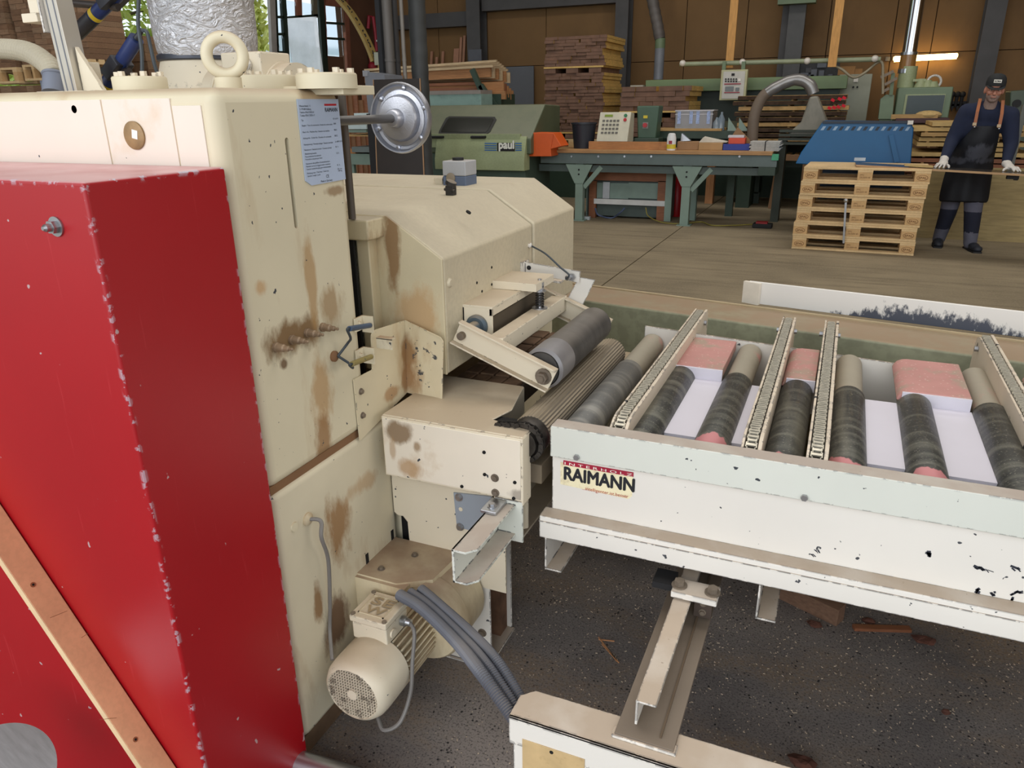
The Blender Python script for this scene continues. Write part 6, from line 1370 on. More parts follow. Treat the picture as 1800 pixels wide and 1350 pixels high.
pbx(1108, 150, 1130, 160, 13.4, .2).build('drive', mat('drive_pale', (176, 172, 158), rough=.5), ps_)
gl_ = thing('cable_gantry', 'pale green gantry pipe crossing before the back wall', 'pipe', tuple(at(1195, 112, y=13.2)))
a, b = at(1195, 113, y=13.2), at(1548, 104, y=13.2)
MB().cyl(a, b, .035, n=14).build('pipe', mat('gantry_green', (142, 150, 122), rough=.5), gl_, smooth=60)
for px, py in ((1200, 111), (1305, 109), (1419, 107), (1538, 103)): MB().ball(at(px, py, y=13.18), .05).build('knob', WHITEP, gl_, smooth=60)
hp = thing('operator_console', 'cream control panel with a small screen hanging from the gantry pipe', 'control panel', tuple(at(1288, 175, y=13.1)))
pbx(1268, 123, 1310, 176, 13.1, .12).build('frame', mat('panel_frame_cream', (176, 174, 136), rough=.5), hp, bevel=.01); pbx(1272, 126, 1306, 173, 13.09, .02).build('face', mat('panel_face', (188, 186, 178), rough=.5), hp)
pbx(1275, 152, 1289, 160, 13.075, .02).build('screen', mat('screen_dark', (58, 64, 62), rough=.2), hp); pbx(1293, 154, 1299, 160, 13.075, .02).build('screen', MATS['screen_dark'], hp); pbx(1273, 147, 1302, 148, 13.078, .02).build('red_line', RPM, hp); pbx(1273, 162, 1300, 163, 13.078, .02).build('red_line', RPM, hp)
for i in range(5):
    for j in range(2): c = at(1276+i*4.6, 139+j*4, y=13.085); MB().cyl(c, c+Vector((0, -.02, 0)), .012, n=8).build('button', BLACK, hp)
pbx(1297, 138, 1302, 143, 13.08, .02).build('white_button', WHITEP, hp); pbx(1286, 129, 1291, 133, 13.08, .02).build('dark_mark', BLACK, hp)
for px in (1272, 1306): pbx(px-2, 108, px+3, 125, 13.12, .05).build('hanger', GRN, hp)
c = at(1285, 110, y=13.0)
for px0, py0, px1, py1, y, lab in ((1291, 0, 1282, 112, 13.35, 'long pale timber lath standing upright behind the hanging control panel'), (1476, 0, 1463, 110, 13.05, 'long pale timber lath standing upright right of the dark column')):
    a, b = at(px0, py0, y=y), at(px1, py1, y=y); k = MB().box(b.x-.06, b.x+.06, y, y+.04, b.z-.06, 5.2); one('upright_lath', lab, 'lath', k, mat('lath_yellow', (206, 152, 82), rough=.6, var=.08, grain=(8, 8, .5)))
# grey pipe with flexible top part
fp = thing('extraction_pipe', 'grey extraction pipe with a dark flexible upper part left of the upright lath', 'pipe', tuple(at(1158, 138, y=14.2)))
a, b = at(1160, 85, y=14.2), at(1157, 140, y=14.2)
MB().cyl(b, a, .085, n=20).build('rigid_pipe', mat('pipe_blue_grey', (118, 122, 130), rough=.45), fp, smooth=40); MB().cyl(a, a+Vector((0, 0, .16)), .088, n=20).build('sleeve', GRN, fp, smooth=40)
P_ = resample(smoothpath([at(1160, 68, y=14.2), at(1156, 45, y=14.2), at(1149, 10, y=14.2), at(1142, -25, y=14.2), at(1138, -60, y=14.2)], 30), .03)
MB().tube(P_, .095, 16, rib=.006, per=2).build('flexible_hose', mat('flex_dark', (88, 82, 78), rough=.5, var=.2), fp, smooth=50)
# column with cabinet, grey switch cabinet, green moulder, chrome pipe
ca = thing('switch_cabinet', 'tall grey green switch cabinet behind the board stack', 'cabinet', (-.02, 14.1, 0))
a, b = at(1476, 131, y=14.0), at(1534, 131, y=14.0); MB().box(a.x, b.x, 14.0, 14.5, 0, a.z).build('body', mat('cabinet_grey_green', (150, 152, 134), rough=.5, var=.05), ca, bevel=.01)
pbx(1501, 137, 1508, 144, 13.98, .02).build('lamp_plate', WHITEP, ca)
for px in (1500, 1507): c = at(px, 153, y=13.995); MB().cyl(c, c+Vector((0, -.02, 0)), .015, n=8).build('knob', BLACK, ca)
one('parts_box', 'tan cardboard box lying on the switch cabinet, left of two', 'box', pbx(1474, 117, 1502, 131.5, 14.1, .2), mat('tan_box', (150, 110, 66), rough=.8)); one('parts_box', 'small tan box on the switch cabinet, right of two', 'box', pbx(1503, 121, 1515, 131.5, 14.1, .2), mat('tan_box', (150, 110, 66)))
eb_ = thing('electrics_board', 'dark electrical board with cable clutter on the wide column', 'electrics', tuple(at(1440, 160, y=14.9)))
pbx(1405, 105, 1470, 160, 15.0, .12).build('board', mat('electrics_dark', (44, 44, 46), rough=.6, var=.3, scale=8), eb_)
for i in range(12): c = at(1408+rng.uniform(0, 52), 112+rng.uniform(0, 40), y=14.98); MB().obox(c, (rng.uniform(.05, .16), .05, rng.uniform(.05, .14))).build('module', rng.choice((mat('module_grey', (92, 96, 104), rough=.5), mat('module_dark', (58, 58, 62), rough=.5))), eb_)
one('wide_column', 'wide dark grey steel column with green edges behind the bent hose', 'column', MB().box(at(1383, 60, y=14.9).x, at(1412, 60, y=14.9).x, 14.9, 15.1, 0, 6.4), mat('wide_column_grey', (82, 82, 82), rough=.6, var=.12)); one('column_cap', 'green cross beam at the head of the wide column', 'beam', pbx(1368, -6, 1434, 4, 14.7, .25), GRN)
lt = thing('moulder', 'green moulder with a dark front door under the wall lamp', 'machine', (.9, 13.7, 0))
a, b = at(1579, 154, y=13.5), at(1667, 207, y=13.5)
MB().box(a.x, b.x, 13.5, 14.1, 0, a.z).build('body', mat('moulder_green', (112, 130, 104), rough=.5, var=.06), lt, bevel=.02); pbx(1592, 166, 1656, 203, 13.48, .03).build('door_frame', LGRN, lt); pbx(1596, 168, 1655, 203, 13.47, .03).build('dark_door', mat('door_slate', (52, 66, 68), rough=.35), lt)
c = at(1592, 152, y=13.7); MB().cyl((c.x, 13.7, a.z), (c.x, 13.7, a.z+.30), .125, n=24).build('spigot', LGRN, lt, smooth=40)
for i, px in enumerate((1618, 1630, 1640)): c = at(px, 150, y=13.6); MB().cyl((c.x, 13.6, a.z), (c.x, 13.6, a.z+.12-.02*i), .09, .05, 16).build('adjuster', LGRN, lt, smooth=40)
pbx(1605, 139, 1628, 143, 13.55, .1).build('top_plate', LGRN, lt); MB().torus(at(1642, 144, y=13.6), 'y', .09, .018).build('handle_ring', WHITEP, lt, smooth=60)
pc_ = [at(*p, y=13.3) for p in ((1548, 174), (1558, 166), (1572, 167), (1570, 190), (1568, 209), (1544, 209))]; MB().sheet(pc_, (0, .3, 0)).build('side_stand', mat('moulder_green', (112, 130, 104)), lt); a_ = at(1556, 209, y=13.4); MB().box(a_.x-.08, a_.x+.1, 13.35, 13.6, 0, a_.z).build('side_foot', GRN, lt)
for p_, q_ in (((1548, 136), (1571, 125)), ((1555, 149), (1577, 137)), ((1552, 161), (1563, 155))): MB().bar(at(*p_, y=13.25), at(*q_, y=13.25), .04, .03, up=(0, 1, 0)).build('pressure_arm', DSTEEL, lt)
MB().bar(at(1566, 167, y=13.3), at(1570, 128, y=13.3), .05, .05, up=(0, 1, 0)).build('arm_post', GRN, lt)
MB().tube(smoothpath([at(1466, 115, y=13.25), at(1480, 122, y=13.25), at(1500, 136, y=13.25), at(1520, 128, y=13.25), at(1542, 110, y=13.25), at(1551, 112, y=13.25), at(1552, 135, y=13.25), at(1552, 165, y=13.25)]), .02, 8).build('hanging_cable', mat('cable_pale', (150, 140, 116), rough=.5), gl_, smooth=60)
cp_ = thing('chrome_pipe', 'shiny spiral extraction pipe rising from the green moulder', 'pipe', tuple(at(1592, 130, y=13.7)))
c = at(1594, 120, y=13.7); zj = at(1600, 94, y=13.7).z; zq = at(1594, 126, y=13.7).z
MB().cyl((c.x, 13.7, zj), (c.x, 13.7, 6.4), .10, n=28).build('pipe', mat('chrome', (206, 206, 208), rough=.12, metal=1, var=.03), cp_, smooth=40)
MB().cyl((c.x, 13.7, zq), (c.x, 13.7, zj), .112, n=28).build('amber_hose', mat('amber_hose', (150, 108, 58), rough=.25, var=.1), cp_, smooth=40); MB().cyl((c.x, 13.7, zj-.02), (c.x, 13.7, zj+.02), .118, n=28).build('clamp', GALV, cp_, smooth=40); MB().cyl((c.x, 13.7, zq-.02), (c.x, 13.7, zq+.04), .12, n=28).build('clamp', GALV, cp_, smooth=40)
TUBE = mat('fluorescent_tube', (255, 214, 140), emit=14, var=0)
wl_ = thing('wall_lamp', 'lit warm fluorescent tube lamp on the back wall behind the shiny pipe', 'lamp', tuple(at(1625, 100, y=15.4)))
a, b = at(1572, 104, y=15.38), at(1682, 98.5, y=15.38)
MB().cyl(a, b, .045, n=16).build('tube', TUBE, wl_, smooth=40); MB().bar(a+Vector((-.02, .06, .01)), b+Vector((.02, .06, .01)), .06, .06).build('fixture', WHITEP, wl_)
one('wall_switch', 'small grey switch box on the wall left of the lamp', 'switch', pbx(1557, 100, 1564, 107, 15.42, .06), mat('switch_grey2', (110, 104, 92), rough=.5))
one('sawdust_heap', 'small heap of pale sawdust on the box before the moulder', 'heap', MB().ball(at(1632, 202, y=12.6), .17, .12, .06, 16, 8), mat('sawdust_pale', (200, 170, 116), rough=1, var=.12, scale=30))
bx_ = thing('timber_box', 'open pale timber box in front of the green moulder', 'box', tuple(at(1610, 215, y=12.5))[:2]+(0,))
pbx(1567, 201, 1648, 209, 12.5, .04).build('front_board', WOODX, bx_); pbx(1575, 208, 1668, 216, 12.45, .5).build('dark_board', mat('maroon_board', (72, 42, 44), rough=.6), bx_); a, b = at(1575, 216, y=12.5), at(1660, 216, y=12.5); MB().box(a.x, b.x, 12.55, 13.1, 0, a.z).build('base', mat('base_brown', (92, 66, 42)), bx_)
for i in range(3):
    c = at(1674+i*9, 166, y=15.3); o = one('wall_tool', ('round-headed dark tool in the upper wall row, nearest the moulder', 'middle round-headed dark tool in the upper wall row', 'round-headed dark tool in the upper wall row, nearest the worker')[i], 'tool', MB().cyl(c, c+Vector((0, 0, -.2)), .035, .02, 8).ball(c, .05), BLACK, group='tools on the wall behind the worker')
    c = at(1676+i*9, 178, y=15.3); o = one('wall_tool', ('pointed dark tool in the lower wall row, nearest the moulder', 'middle pointed dark tool in the lower wall row', 'pointed dark tool in the lower wall row, nearest the worker')[i], 'tool', MB().prism([(c.x-.06, c.z), (c.x+.06, c.z), (c.x, c.z-.16)], 'y', 15.3, 15.36), BLACK, group='tools on the wall behind the worker')
one('tool_shelf', 'narrow shelf below the wall tools behind the worker', 'shelf', pbx(1668, 183, 1702, 186, 15.3, .15), BRICK)
rm = thing('band_saw', 'olive green machine with a dark knob at the right picture edge behind the worker', 'machine', (2.05, 12.4, 0))
qq = [at(*p, y=12.4) for p in ((1776, 160), (1800, 158), (1840, 165), (1840, 225), (1788, 225), (1774, 205))]
MB().sheet(qq, (0, .4, 0)).build('head', mat('olive_machine', (72, 84, 70), rough=.5), rm, bevel=.02); c = at(1787, 182, y=12.4); MB().cyl(c, c+Vector((0, -.03, 0)), .05, n=14).build('knob', BLACK, rm); MB().box(1.95, 2.4, 12.45, 12.8, 0, 1.3).build('column', mat('olive_machine', (72, 84, 70)), rm)
a, b = at(1797, 205, y=10.6), at(1784, 275, y=10.6); one('grey_post', 'grey slanting post right of the worker', 'post', MB().bar((b.x-.03, 10.6, 0), (a.x, 10.6, 1.45), .08, .05), mat('post_grey', (96, 98, 92), rough=.6))

# ---- bent suction hose with funnel, blue skip
sh_ = thing('suction_hose', 'bent silver grey suction hose ending in a dusty metal funnel', 'hose', tuple(at(1318, 245, y=10.9)))
P_ = smoothpath([at(*p, y=10.9) for p in ((1322, 250), (1326, 205), (1340, 172), (1365, 153), (1398, 140), (1422, 148), (1431, 168))], 10)
k = len(P_)//2-6
MB().tube(P_[:k+1], .072, 16).build('brown_hose', mat('hose_brown', (110, 96, 82), rough=.6, var=.1), sh_, smooth=60); MB().tube(resample(P_[k:], .04), .07, 16, rib=.004, per=2).build('silver_hose', mat('hose_silver', (140, 138, 136), rough=.35, metal=.6, var=.15), sh_, smooth=60)
f = [at(*p, y=10.8) for p in ((1423, 170), (1438, 168), (1458, 222), (1452, 238), (1390, 243), (1384, 236), (1408, 214))]
MB().sheet(f, (0, .22, 0)).build('funnel', mat('funnel_grey', (128, 124, 112), rough=.55, metal=.3, var=.15, scale=4, stain=.4, stainrgb=(84, 80, 70)), sh_, bevel=.03, seg=3)
a, b = at(1368, 243, y=10.7), at(1450, 268, y=10.7); fb_ = MB()
for i in range(4): fb_.box(a.x, b.x, 10.7+.02*i, 10.95, b.z+.09+i*.05, b.z+.12+i*.05)
fb_.box(a.x, a.x+.1, 10.75, 11.0, 0, a.z).box(b.x-.1, b.x, 10.75, 11.0, 0, b.z+.1); fb_.build('machine_foot', mat('foot_dark', (52, 58, 48), rough=.6), sh_)
BLUE = mat('skip_blue', (20, 92, 142), rough=.45, var=.07, scale=3, chips=.1)
sk_ = thing('tipping_skip', 'blue steel tipping skip with striped warning tape behind the pallets', 'skip', (.05, 10.0, 0))
f = [at(*p, y=9.75) for p in ((1446, 214), (1602, 216), (1606, 226), (1600, 300), (1398, 288), (1408, 268))]
MB().sheet(f, (0, .75, 0)).build('tub', BLUE, sk_, bevel=.012)
a, b = at(1420, 290, y=9.9), at(1590, 300, y=9.9); MB().box(a.x, b.x, 9.85, 10.5, .12, b.z+.1).build('under_frame', mat('skip_dark', (24, 50, 76), rough=.5), sk_)
for X in (a.x+.1, b.x-.1):
    for Y in (9.95, 10.4): MB().cyl((X-.03, Y, .07), (X+.03, Y, .07), .07, n=16).build('wheel', BLACK, sk_)
st_ = mat('tape_dark', (26, 34, 48), rough=.5); sl_ = mat('tape_pale', (150, 176, 200), rough=.5)
for i in range(15):
    px = 1442+i*10.6; qd = [at(*p, y=9.747) for p in ((px, 229+i*.06), (px+5, 222+i*.06), (px+10.2, 222+i*.06), (px+5.2, 229+i*.06))]
    MB().sheet(qd, (0, .004, 0)).build('tape_stripe', st_ if i % 2 else sl_, sk_)
MB().sheet([at(*p, y=9.746) for p in ((1562, 238), (1570, 236), (1581, 284), (1572, 286))], (0, -.03, 0)).build('rib', BLUE, sk_); pbx(1502, 277, 1521, 283, 9.745, .004).build('sticker', mat('sticker_white', (200, 206, 212), rough=.5), sk_); pbx(1596, 212, 1605, 219, 9.70, .1).build('white_corner', WHITEP, sk_); pbx(1446, 213, 1600, 217, 9.73, .03).build('top_edge', mat('edge_dark', (30, 44, 60), rough=.5), sk_)

# ---- pallets, six high
c0_, c1_ = at(1391, 437, z=0), at(1604, 450, z=0)
dpx = (c1_-c0_); L_ = 1.2; ang = math.atan2(dpx.y, dpx.x)
def epal(i):
    t = thing('pallet', '', 'pallet', (0, 0, 0), 'stacked wooden pallets')
    W_, D_ = 1.2, .8
    def B(nm, x0, x1, y0, y1, z0, z1, m): return MB().box(x0, x1, y0, y1, z0, z1).build(nm, m, t, bevel=.003)
    for y0, w in ((0, .145), (.1925, .10), (.3275, .145), (.5075, .10), (.655, .145)): B('deck_board', 0, W_, y0, y0+w, .122, .144, PALW)
    for x0 in (0, .5275, 1.055): B('stringer_board', x0, x0+.145, 0, D_, .10, .122, PALW)
    for x0 in (0, .5275, 1.055):
        for y0, w in ((0, .10), (.35, .10), (.70, .10)):
            b_ = B('block', x0+.001, x0+.144, y0+.001, y0+w-.001, .022, .10, PALB)
            if y0 == 0:
                cx = x0+.0725; cz = .06
                if x0 != .5275:
                    k = MB(); 
                    for j in range(20): tt = 2*pi*j/20; k.obox((cx+.048*cos(tt), .0006, cz+.026*sin(tt)), (.014, .001, .004), Matrix.Rotation(-math.atan2(.026*cos(tt), -.048*sin(tt)), 3, 'Y'))
                    k.build('stamp_ring', BURN, b_); text('stamp', 'EPAL', .030, BURN, b_, (cx-.036, .0, cz-.010), (1, 0, 0), (0, 0, 1), bold=.0006, width=.072)
                else: text('stamp', 'IPPC\nDE-NW 49', .024, BURN, b_, (cx-.05, .0, cz+.006), (1, 0, 0), (0, 0, 1), width=.1)
    for y0, w in ((0, .10), (.3275, .145), (.70, .10)): B('bottom_board', 0, W_, y0, y0+w, 0, .022, PALW)
    return t
e0_ = epal(0)
names = ('bottom pallet of the stack, standing on the floor', 'second pallet from the bottom of the stack', 'third pallet from the bottom of the stack', 'fourth pallet from the bottom of the stack', 'fifth pallet from the bottom, directly under the top one', 'topmost pallet of the stack, carrying the end of the dark panel')
for i in range(6):
    o = e0_ if i == 0 else dup(e0_, (0, 0, 0)); j = .0 if i == 0 else rng.uniform(-.015, .015)
    o.location = (c0_.x+j+.006*i, c0_.y+rng.uniform(-.01, .01), .001+.1445*i); o.rotation_euler = (0, 0, ang+rng.uniform(-.008, .008)); o['label'] = names[i]
pr_ = at(1487, 352, y=c0_.y-.05); q_ = at(1483, 425, y=c0_.y-.05)
o = MB().bar((q_.x, c0_.y-.06, .10), (pr_.x+.0, c0_.y-.06, pr_.z), .02, .02).ball((pr_.x, c0_.y-.07, pr_.z), .022).build('measuring_rod', GALV, loc=(q_.x, c0_.y-.06, .10)); tag(o, 'thin grey rod with a round white end leaning on the pallet stack', 'rod')
# ================================================================== dark board on the pallets and the worker
b0 = at(1505, 289.5, y=8.86); b1 = at(1800, 306, y=8.72); dv = (b1-b0); dv /= dv.x
L0 = b0; L1 = b0+dv*2.9
FILM = mat('film_faced_black', (30, 28, 28), rough=.18, var=.2, scale=6, dust=.25, dustrgb=(120, 112, 100))
bd = thing('film_board', 'black film-faced board lying on the pallet stack under the hands of the worker', 'board', (b0.x+1.2, 9.0, .868))
th = .02
pts = [L0, L1, L1+Vector((0, .36, 0)), L0+Vector((-.01, .36, .0))]
MB().sheet([p+Vector((0, .002, 0)) for p in pts], (0, 0, -th*.4)).build('film_face', FILM, bd)
MB().sheet([p-Vector((0, 0, th*.4)) for p in pts], (0, 0, -th*.6)).build('plywood_core', mat('plywood_edge', (176, 142, 104), rough=.7), bd)
MB().bar(L0+Vector((0, -.001, -.009)), L1+Vector((0, -.001, -.009)), .003, .019, up=(0, 0, 1)).build('pale_edge', mat('plywood_edge', (176, 142, 104)), bd)
a, b = at(1590, 292, y=8.87), at(1640, 295, y=8.865)
o = MB().sheet([a, b, b+Vector((-.0, .08, 0)), a+Vector((0, .08, 0))], (0, 0, .018)).build('raw_strip', YELX, loc=((a.x+b.x)/2, 8.9, a.z)); tag(o, 'short fresh pale wood strip lying on the black board left of the gloved hand', 'strip')
tr_ = thing('trestle', 'trestle carrying the right end of the black board', 'trestle', (2.75, 9.0, 0))
for Y in (8.85, 9.12): MB().bar((2.6, Y, 0), (2.72, Y, .77), .05, .05).bar((2.9, Y, 0), (2.78, Y, .77), .05, .05).build('leg', WOODX, tr_)
zt = L0.z+dv.z*2.6-th
MB().box(2.66, 2.84, 8.8, 9.18, zt-.05, zt-.002).build('top_bar', WOODX, tr_)
c = at(1780, 311, y=8.85); one('board_clamp', 'small dark clamp hanging under the black board at the right edge', 'clamp', MB().box(c.x-.05, c.x+.05, 8.82, 8.88, c.z-.02, c.z+.016).cyl((c.x+.03, 8.85, c.z-.03), (c.x+.03, 8.85, c.z-.02), .02, n=10), BLACK)

NAVY_K = mat('navy_sweater', (24, 32, 56), rough=.9, var=.12, scale=12)
TROU = mat('grey_trousers', (92, 92, 106), rough=.9, var=.12, scale=14)
PATCH = mat('knee_patch_navy', (24, 28, 46), rough=.85, var=.1)
SKIN = mat('weathered_skin', (176, 122, 102), rough=.6, var=.10, scale=24)
BEARD = mat('grey_stubble', (136, 116, 108), rough=.8, var=.2, scale=120)
LEATH = mat('dark_leather_apron', (22, 24, 30), rough=.6, var=.15, scale=5, spec=.35, origin=(1.2, 9.42, 0), patches=[(1.22, 9.12, 1.0, .16, .4, .10, .55, (92, 94, 104)), (1.05, 9.2, .93, .12, .4, .04, .5, (84, 86, 96)), (1.3, 9.2, .93, .1, .4, .04, .5, (84, 86, 96))])
STRAP = mat('tan_leather_strap', (160, 96, 58), rough=.55, var=.1)
GLOVE = mat('white_glove', (204, 198, 190), rough=.85, var=.1, scale=30)
SHOE = mat('dark_shoe', (30, 34, 44), rough=.6, var=.15)
pn = thing('person', 'worker in cap and leather apron leaning with gloved hands on the black board', 'person', (1.2, 9.42, 0))
def J(px, py, y): return at(px, py, y=y)
def capsule(m, a, b, ra, rb, n=16):
    a = Vector(a); b = Vector(b); m.cyl(a, b, ra, rb, n); m.ball(a, ra, n=n); m.ball(b, rb, n=n)
def remesh(o, vox, it=6, fac=.5):
    md = o.modifiers.new('r', 'REMESH'); md.mode = 'VOXEL'; md.voxel_size = vox
    ms = o.modifiers.new('s', 'SMOOTH'); ms.iterations = it; ms.factor = fac
    me = evalmesh(o); o.modifiers.clear(); o.data = me; me.polygons.foreach_set('use_smooth', [True]*len(me.polygons)); return o
m = MB()
pel = J(1699, 283, 9.46); waist = J(1705, 255, 9.40); chest = J(1722, 222, 9.31); upch = J(1733, 200, 9.26); neck = J(1742, 186, 9.22); hd_ = J(1748, 158, 9.13)
shl = J(1700, 197, 9.27); shr = J(1775, 203, 9.24); ell = J(1674, 246, 9.26); elr = J(1777, 252, 9.20); wrl = J(1660, 279, 9.06); wrr = J(1769, 287, 9.03)
for c, rx, ry, rz in ((pel, .19, .15, .16), (waist, .185, .165, .18), (chest, .205, .165, .18), (upch, .19, .13, .13)): m.ball(c, rx, ry, rz, 20, 12)
capsule(m, shl, upch, .085, .12); capsule(m, shr, upch, .085, .12); capsule(m, upch, neck, .11, .075)
capsule(m, shl, ell, .088, .068); capsule(m, ell, wrl, .068, .044); capsule(m, shr, elr, .088, .068); capsule(m, elr, wrr, .068, .044)
kl = J(1667, 372, 9.46); kr = J(1710, 376, 9.30); al = J(1650, 420, 9.56); ar_ = J(1705, 428, 9.36)
hl = J(1684, 305, 9.47); hr = J(1715, 305, 9.45)
capsule(m, hl, kl, .115, .085); capsule(m, hr, kr, .115, .085); capsule(m, kl, al, .085, .066); capsule(m, kr, ar_, .085, .066)
bod = remesh(m.build('body', NAVY_K, pn, fix=False), .016, 5)
bod.data.materials.clear()
for q in (NAVY_K, TROU, PATCH): bod.data.materials.append(q)
zt0, zp1, zp0 = J(1690, 300, 9.4).z, J(1690, 370, 9.35).z, J(1690, 405, 9.4).z
for p in bod.data.polygons:
    z = p.center.z + bod.location.z + 0
    p.material_index = 0 if z > zt0 else 2 if (zp0 < z < zp1 and p.normal.y < .35) else 1
bod['label'] = 'navy sweater and grey work trousers with dark knee patches'
# head: skull, jaw, brow, nose, lips, ears, eyes in one mesh
m = MB()
H = Vector((0, 0, 0))
m.ball(H+Vector((0, .012, .03)), .076, .098, .095, 20, 12); m.ball(H+Vector((0, -.012, -.045)), .062, .074, .072, 18, 10); m.ball(H+Vector((0, -.045, -.088)), .036, .036, .028, 14, 8)
m.ball(H+Vector((0, -.078, .018)), .056, .022, .014, 14, 7); m.ball(H+Vector((0, -.094, -.022)), .014, .020, .026, 12, 7); m.ball(H+Vector((0, -.104, -.034)), .017, .016, .012, 12, 7)
for s_ in (-1, 1):
    m.ball(H+Vector((s_*.040, -.070, -.022)), .025, .022, .022, 12, 7); m.ball(H+Vector((s_*.077, .012, -.008)), .012, .022, .034, 12, 7)
m.ball(H+Vector((0, -.083, -.062)), .026, .010, .006, 12, 6); m.ball(H+Vector((0, -.083, -.072)), .022, .010, .006, 12, 6); m.cyl(H+Vector((0, .02, -.05)), H+Vector((0, .05, -.17)), .052, .062, 18)
HM = Matrix.Translation(hd_) @ Matrix.Rotation(R(-2), 4, 'Z') @ Matrix.Rotation(R(3), 4, 'X') @ Matrix.Rotation(R(3), 4, 'Y')
head = remesh(MB().add([HM @ p for p in m.v], m.f).build('head', SKIN, pn, fix=False), .0055, 3)
head.data.materials.append(BEARD); Hi = HM.inverted(); off = org(pn)
for p in head.data.polygons:
    q = Hi @ (p.center+off)
    if q.z < -.048 and q.y < .03 and not (-.068 < q.z < -.055 and abs(q.x) < .024): p.material_index = 1
def hpart(nm, mb, mm, **k): mb.xf(HM); return mb.build(nm, mm, head, **k)
for s_ in (-1, 1):
    hpart('eye', MB().ball((s_*.031, -.083, .002), .011, .007, .007), mat('eye_white', (186, 176, 168), rough=.3), smooth=60); hpart('pupil', MB().ball((s_*.031, -.0895, .001), .0045, .003, .005), BLACK)
    hpart('eyebrow', MB().obox((s_*.032, -.098, .017), (.034, .008, .008), Matrix.Rotation(s_*.2, 3, 'Y')), mat('brow_grey', (92, 80, 74), rough=.9))
hpart('mouth', MB().obox((0, -.093, -.067), (.040, .004, .0035)), mat('lip_dark', (104, 54, 50), rough=.6))
hpart('hair', MB().ball((0, .03, .012), .081, .088, .062, 18, 9), mat('grey_hair', (120, 112, 106), rough=.9, var=.2, scale=60), smooth=60)
CAPM = mat('cap_black', (28, 30, 32), rough=.8, var=.1)
m = MB(); prof = [(.101, 0), (.102, .03), (.094, .07), (.072, .098), (.03, .112), (.002, .114)]
m.lathe(prof, (0, .004, .038), 'z', 28)
for v in m.v: v.x *= .86
cap_ = hpart('cap', m, CAPM, smooth=50); cap_['label'] = 'black peaked cap with a white badge'
m = MB(); n = 12; pts = [(-.083+.166*i/n, -.058-.075*math.sqrt(max(0, 1-((i-n/2)/(n/2))**2))*1.0) for i in range(n+1)]
m.prism(pts, 'z', .036, .041)
for v in m.v: v.z -= max(0, -.06-v.y)*.45
hpart('cap_peak', m, CAPM)
hpart('cap_badge', MB().obox((0, -.0975, .082), (.066, .004, .030), Matrix.Rotation(-.25, 3, 'X')), mat('badge_white', (206, 204, 194), rough=.6))
bo = HM @ Vector((-.026, -.1015, .074)); R3 = HM.to_3x3()
text('badge_letters', 'KORA', .022, INK, head, bo, R3 @ Vector((1, 0, 0)), R3 @ (Matrix.Rotation(-.25, 3, 'X') @ Vector((0, 0, 1))), bold=.0012, width=.052)
# apron
rows = ((221, 1713, 1757, 9.10, .02), (232, 1704, 1757, 9.10, .05), (246, 1690, 1755, 9.10, .08), (262, 1679, 1751, 9.12, .11), (277, 1671, 1747, 9.17, .13), (295, 1664, 1746, 9.21, .12), (315, 1658, 1743, 9.22, .10), (335, 1653, 1740, 9.22, .09), (355, 1649, 1737, 9.22, .08))
rr_ = random.Random(3); vs = []; fs = []; nc = 14
for i, (py, xa, xb, yf, bl) in enumerate(rows):
    for k in range(nc+1):
        u = k/nc; w = 2*u-1; fold = .010*sin(u*17+i*.3)*(i/8)
        p = at(xa+(xb-xa)*u, py+(2.5*u if i == 8 else 0), y=yf+bl*w*w*1.4+fold); vs.append(p)
for i in range(len(rows)-1):
    for k in range(nc): a = i*(nc+1)+k; fs.append((a, a+1, a+nc+2, a+nc+1))
m = MB().add(vs, fs); ap = m.build('apron', LEATH, pn, smooth=70, fix=False)
sd_ = ap.modifiers.new('t', 'SOLIDIFY'); sd_.thickness = .005; sb_ = ap.modifiers.new('u', 'SUBSURF'); sb_.levels = 1; sb_.render_levels = 1
ap['label'] = 'dusty black leather apron'
for p_, q_, r_ in (((1723, 174), (1718, 196), (1713, 222)), ((1763, 177), (1761, 200), (1756, 225))):
    a, b, c = at(*p_, y=9.17), at(*q_, y=9.085), at(*r_, y=9.085)
    s = MB().bar(a, b, .026, .006, up=(1, 0, 0)).bar(b, c, .026, .006, up=(1, 0, 0)); s.v = s.v
    k = MB()
    for a2, b2 in ((at(p_[0], p_[1]-1, y=9.24), a), (a, b), (b, c)):
        d_ = Vector((.014, 0, 0)); t_ = Vector((0, -.006, 0)); k.add([a2-d_, a2+d_, b2+d_, b2-d_, a2-d_+t_, a2+d_+t_, b2+d_+t_, b2-d_+t_], [(0, 1, 2, 3), (7, 6, 5, 4), (0, 4, 5, 1), (2, 6, 7, 3), (1, 5, 6, 2), (0, 3, 7, 4)])
    so2 = k.build('apron_strap', STRAP, pn, label='tan leather apron strap'); c2 = at(r_[0], r_[1]-5, y=9.075)
    MB().box(c2.x-.017, c2.x+.017, 9.066, 9.078, c2.z-.02, c2.z+.008).build('buckle', mat('buckle', (150, 130, 104), rough=.35, metal=.8), so2); MB().ball(at(r_[0], r_[1]+1, y=9.08), .010).build('rivet', GALV, so2)
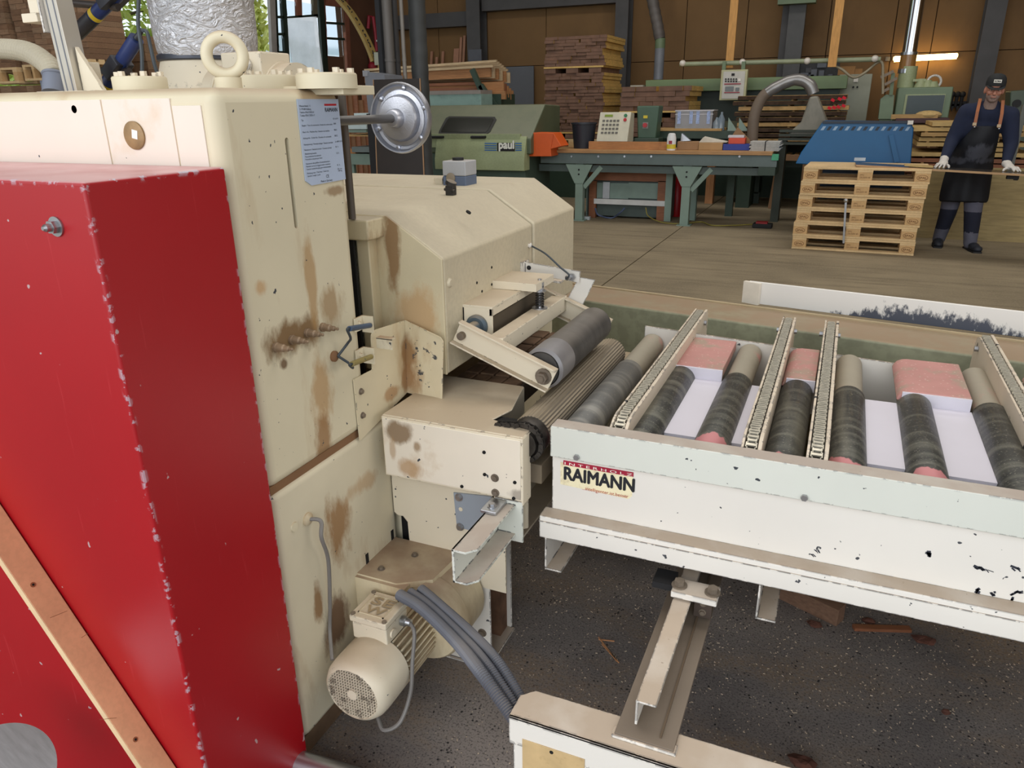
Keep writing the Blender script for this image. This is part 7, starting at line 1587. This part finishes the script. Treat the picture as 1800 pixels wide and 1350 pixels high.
# gloved hands: palm, four fingers, thumb
def hand(wr, pc, dirs, thumb, nm):
    m = MB(); pc = Vector(pc); wr = Vector(wr)
    capsule(m, wr, wr.lerp(pc, .5), .042, .038); m.ball(wr.lerp(pc, .72), .046, .046, .028, 16, 9); m.ball(pc, .044, .040, .026, 16, 9)
    for base, mid, tip, r in dirs: capsule(m, base, mid, r, r*.92, 10); capsule(m, mid, tip, r*.92, r*.78, 10)
    capsule(m, thumb[0], thumb[1], .0145, .013, 10); capsule(m, thumb[1], thumb[2], .013, .011, 10)
    o = m.build(nm, GLOVE, pn, fix=False); remesh(o, .0045, 3); o['label'] = 'white work glove'; return o
def zb(x): return L0.z+dv.z*(x-L0.x)
def flat(px0, y): x = at(px0, 291, y=y).x; return Vector((x, y, zb(x)))
pc = flat(1657, 9.0); pc.z += .035
ds_ = []
for i, (dx, dy, ln) in enumerate(((-.075, -.02, .8), (-.062, -.062, .98), (-.036, -.080, 1.0), (-.004, -.082, .9))):
    b_ = pc+Vector((-.034+.020*i, -.018-.005*i, .006)); t_ = pc+Vector((dx*ln-.012+.006*i, dy*ln-.006, -.026)); ds_.append((b_, b_.lerp(t_, .5)+Vector((0, 0, .016)), t_, .0118))
hand(wrl, pc, ds_, (pc+Vector((.036, -.012, -.004)), pc+Vector((.052, -.042, -.014)), pc+Vector((.050, -.072, -.024))), 'glove')
pc = flat(1777, 8.97); pc.z += .035
ds_ = []
for i, (dx, dy, ln) in enumerate(((.02, -.085, .85), (.05, -.080, 1.0), (.075, -.062, .98), (.090, -.036, .82))):
    b_ = pc+Vector((-.014+.018*i, -.028+.005*i, .006)); t_ = pc+Vector((dx*ln+.006, dy*ln, -.026)); ds_.append((b_, b_.lerp(t_, .5)+Vector((0, 0, .014)), t_, .0118))
hand(wrr, pc, ds_, (pc+Vector((-.034, -.012, -.004)), pc+Vector((-.056, -.034, -.014)), pc+Vector((-.064, -.060, -.024))), 'glove')
# shoes
for an, tx in ((al, -.02), (ar_, .05)):
    m = MB(); m.ball((an.x, an.y+.01, .065), .055, .075, .065, 16, 9); m.ball((an.x+tx*.6, an.y-.11, .045), .055, .10, .045, 16, 9); m.ball((an.x+tx, an.y-.19, .038), .050, .06, .036, 16, 9)
    o = remesh(m.build('shoe', SHOE, pn, fix=False), .008, 3)
    for v in o.data.vertices:
        if v.co.z < .004: v.co.z = .004
    MB().prism([(an.x-.052, an.y+.085), (an.x+.052, an.y+.085), (an.x+tx*.6+.058, an.y-.1), (an.x+tx+.04, an.y-.245), (an.x+tx-.04, an.y-.245), (an.x+tx*.6-.058, an.y-.1)], 'z', .0, .016).build('sole', BLACK, o)
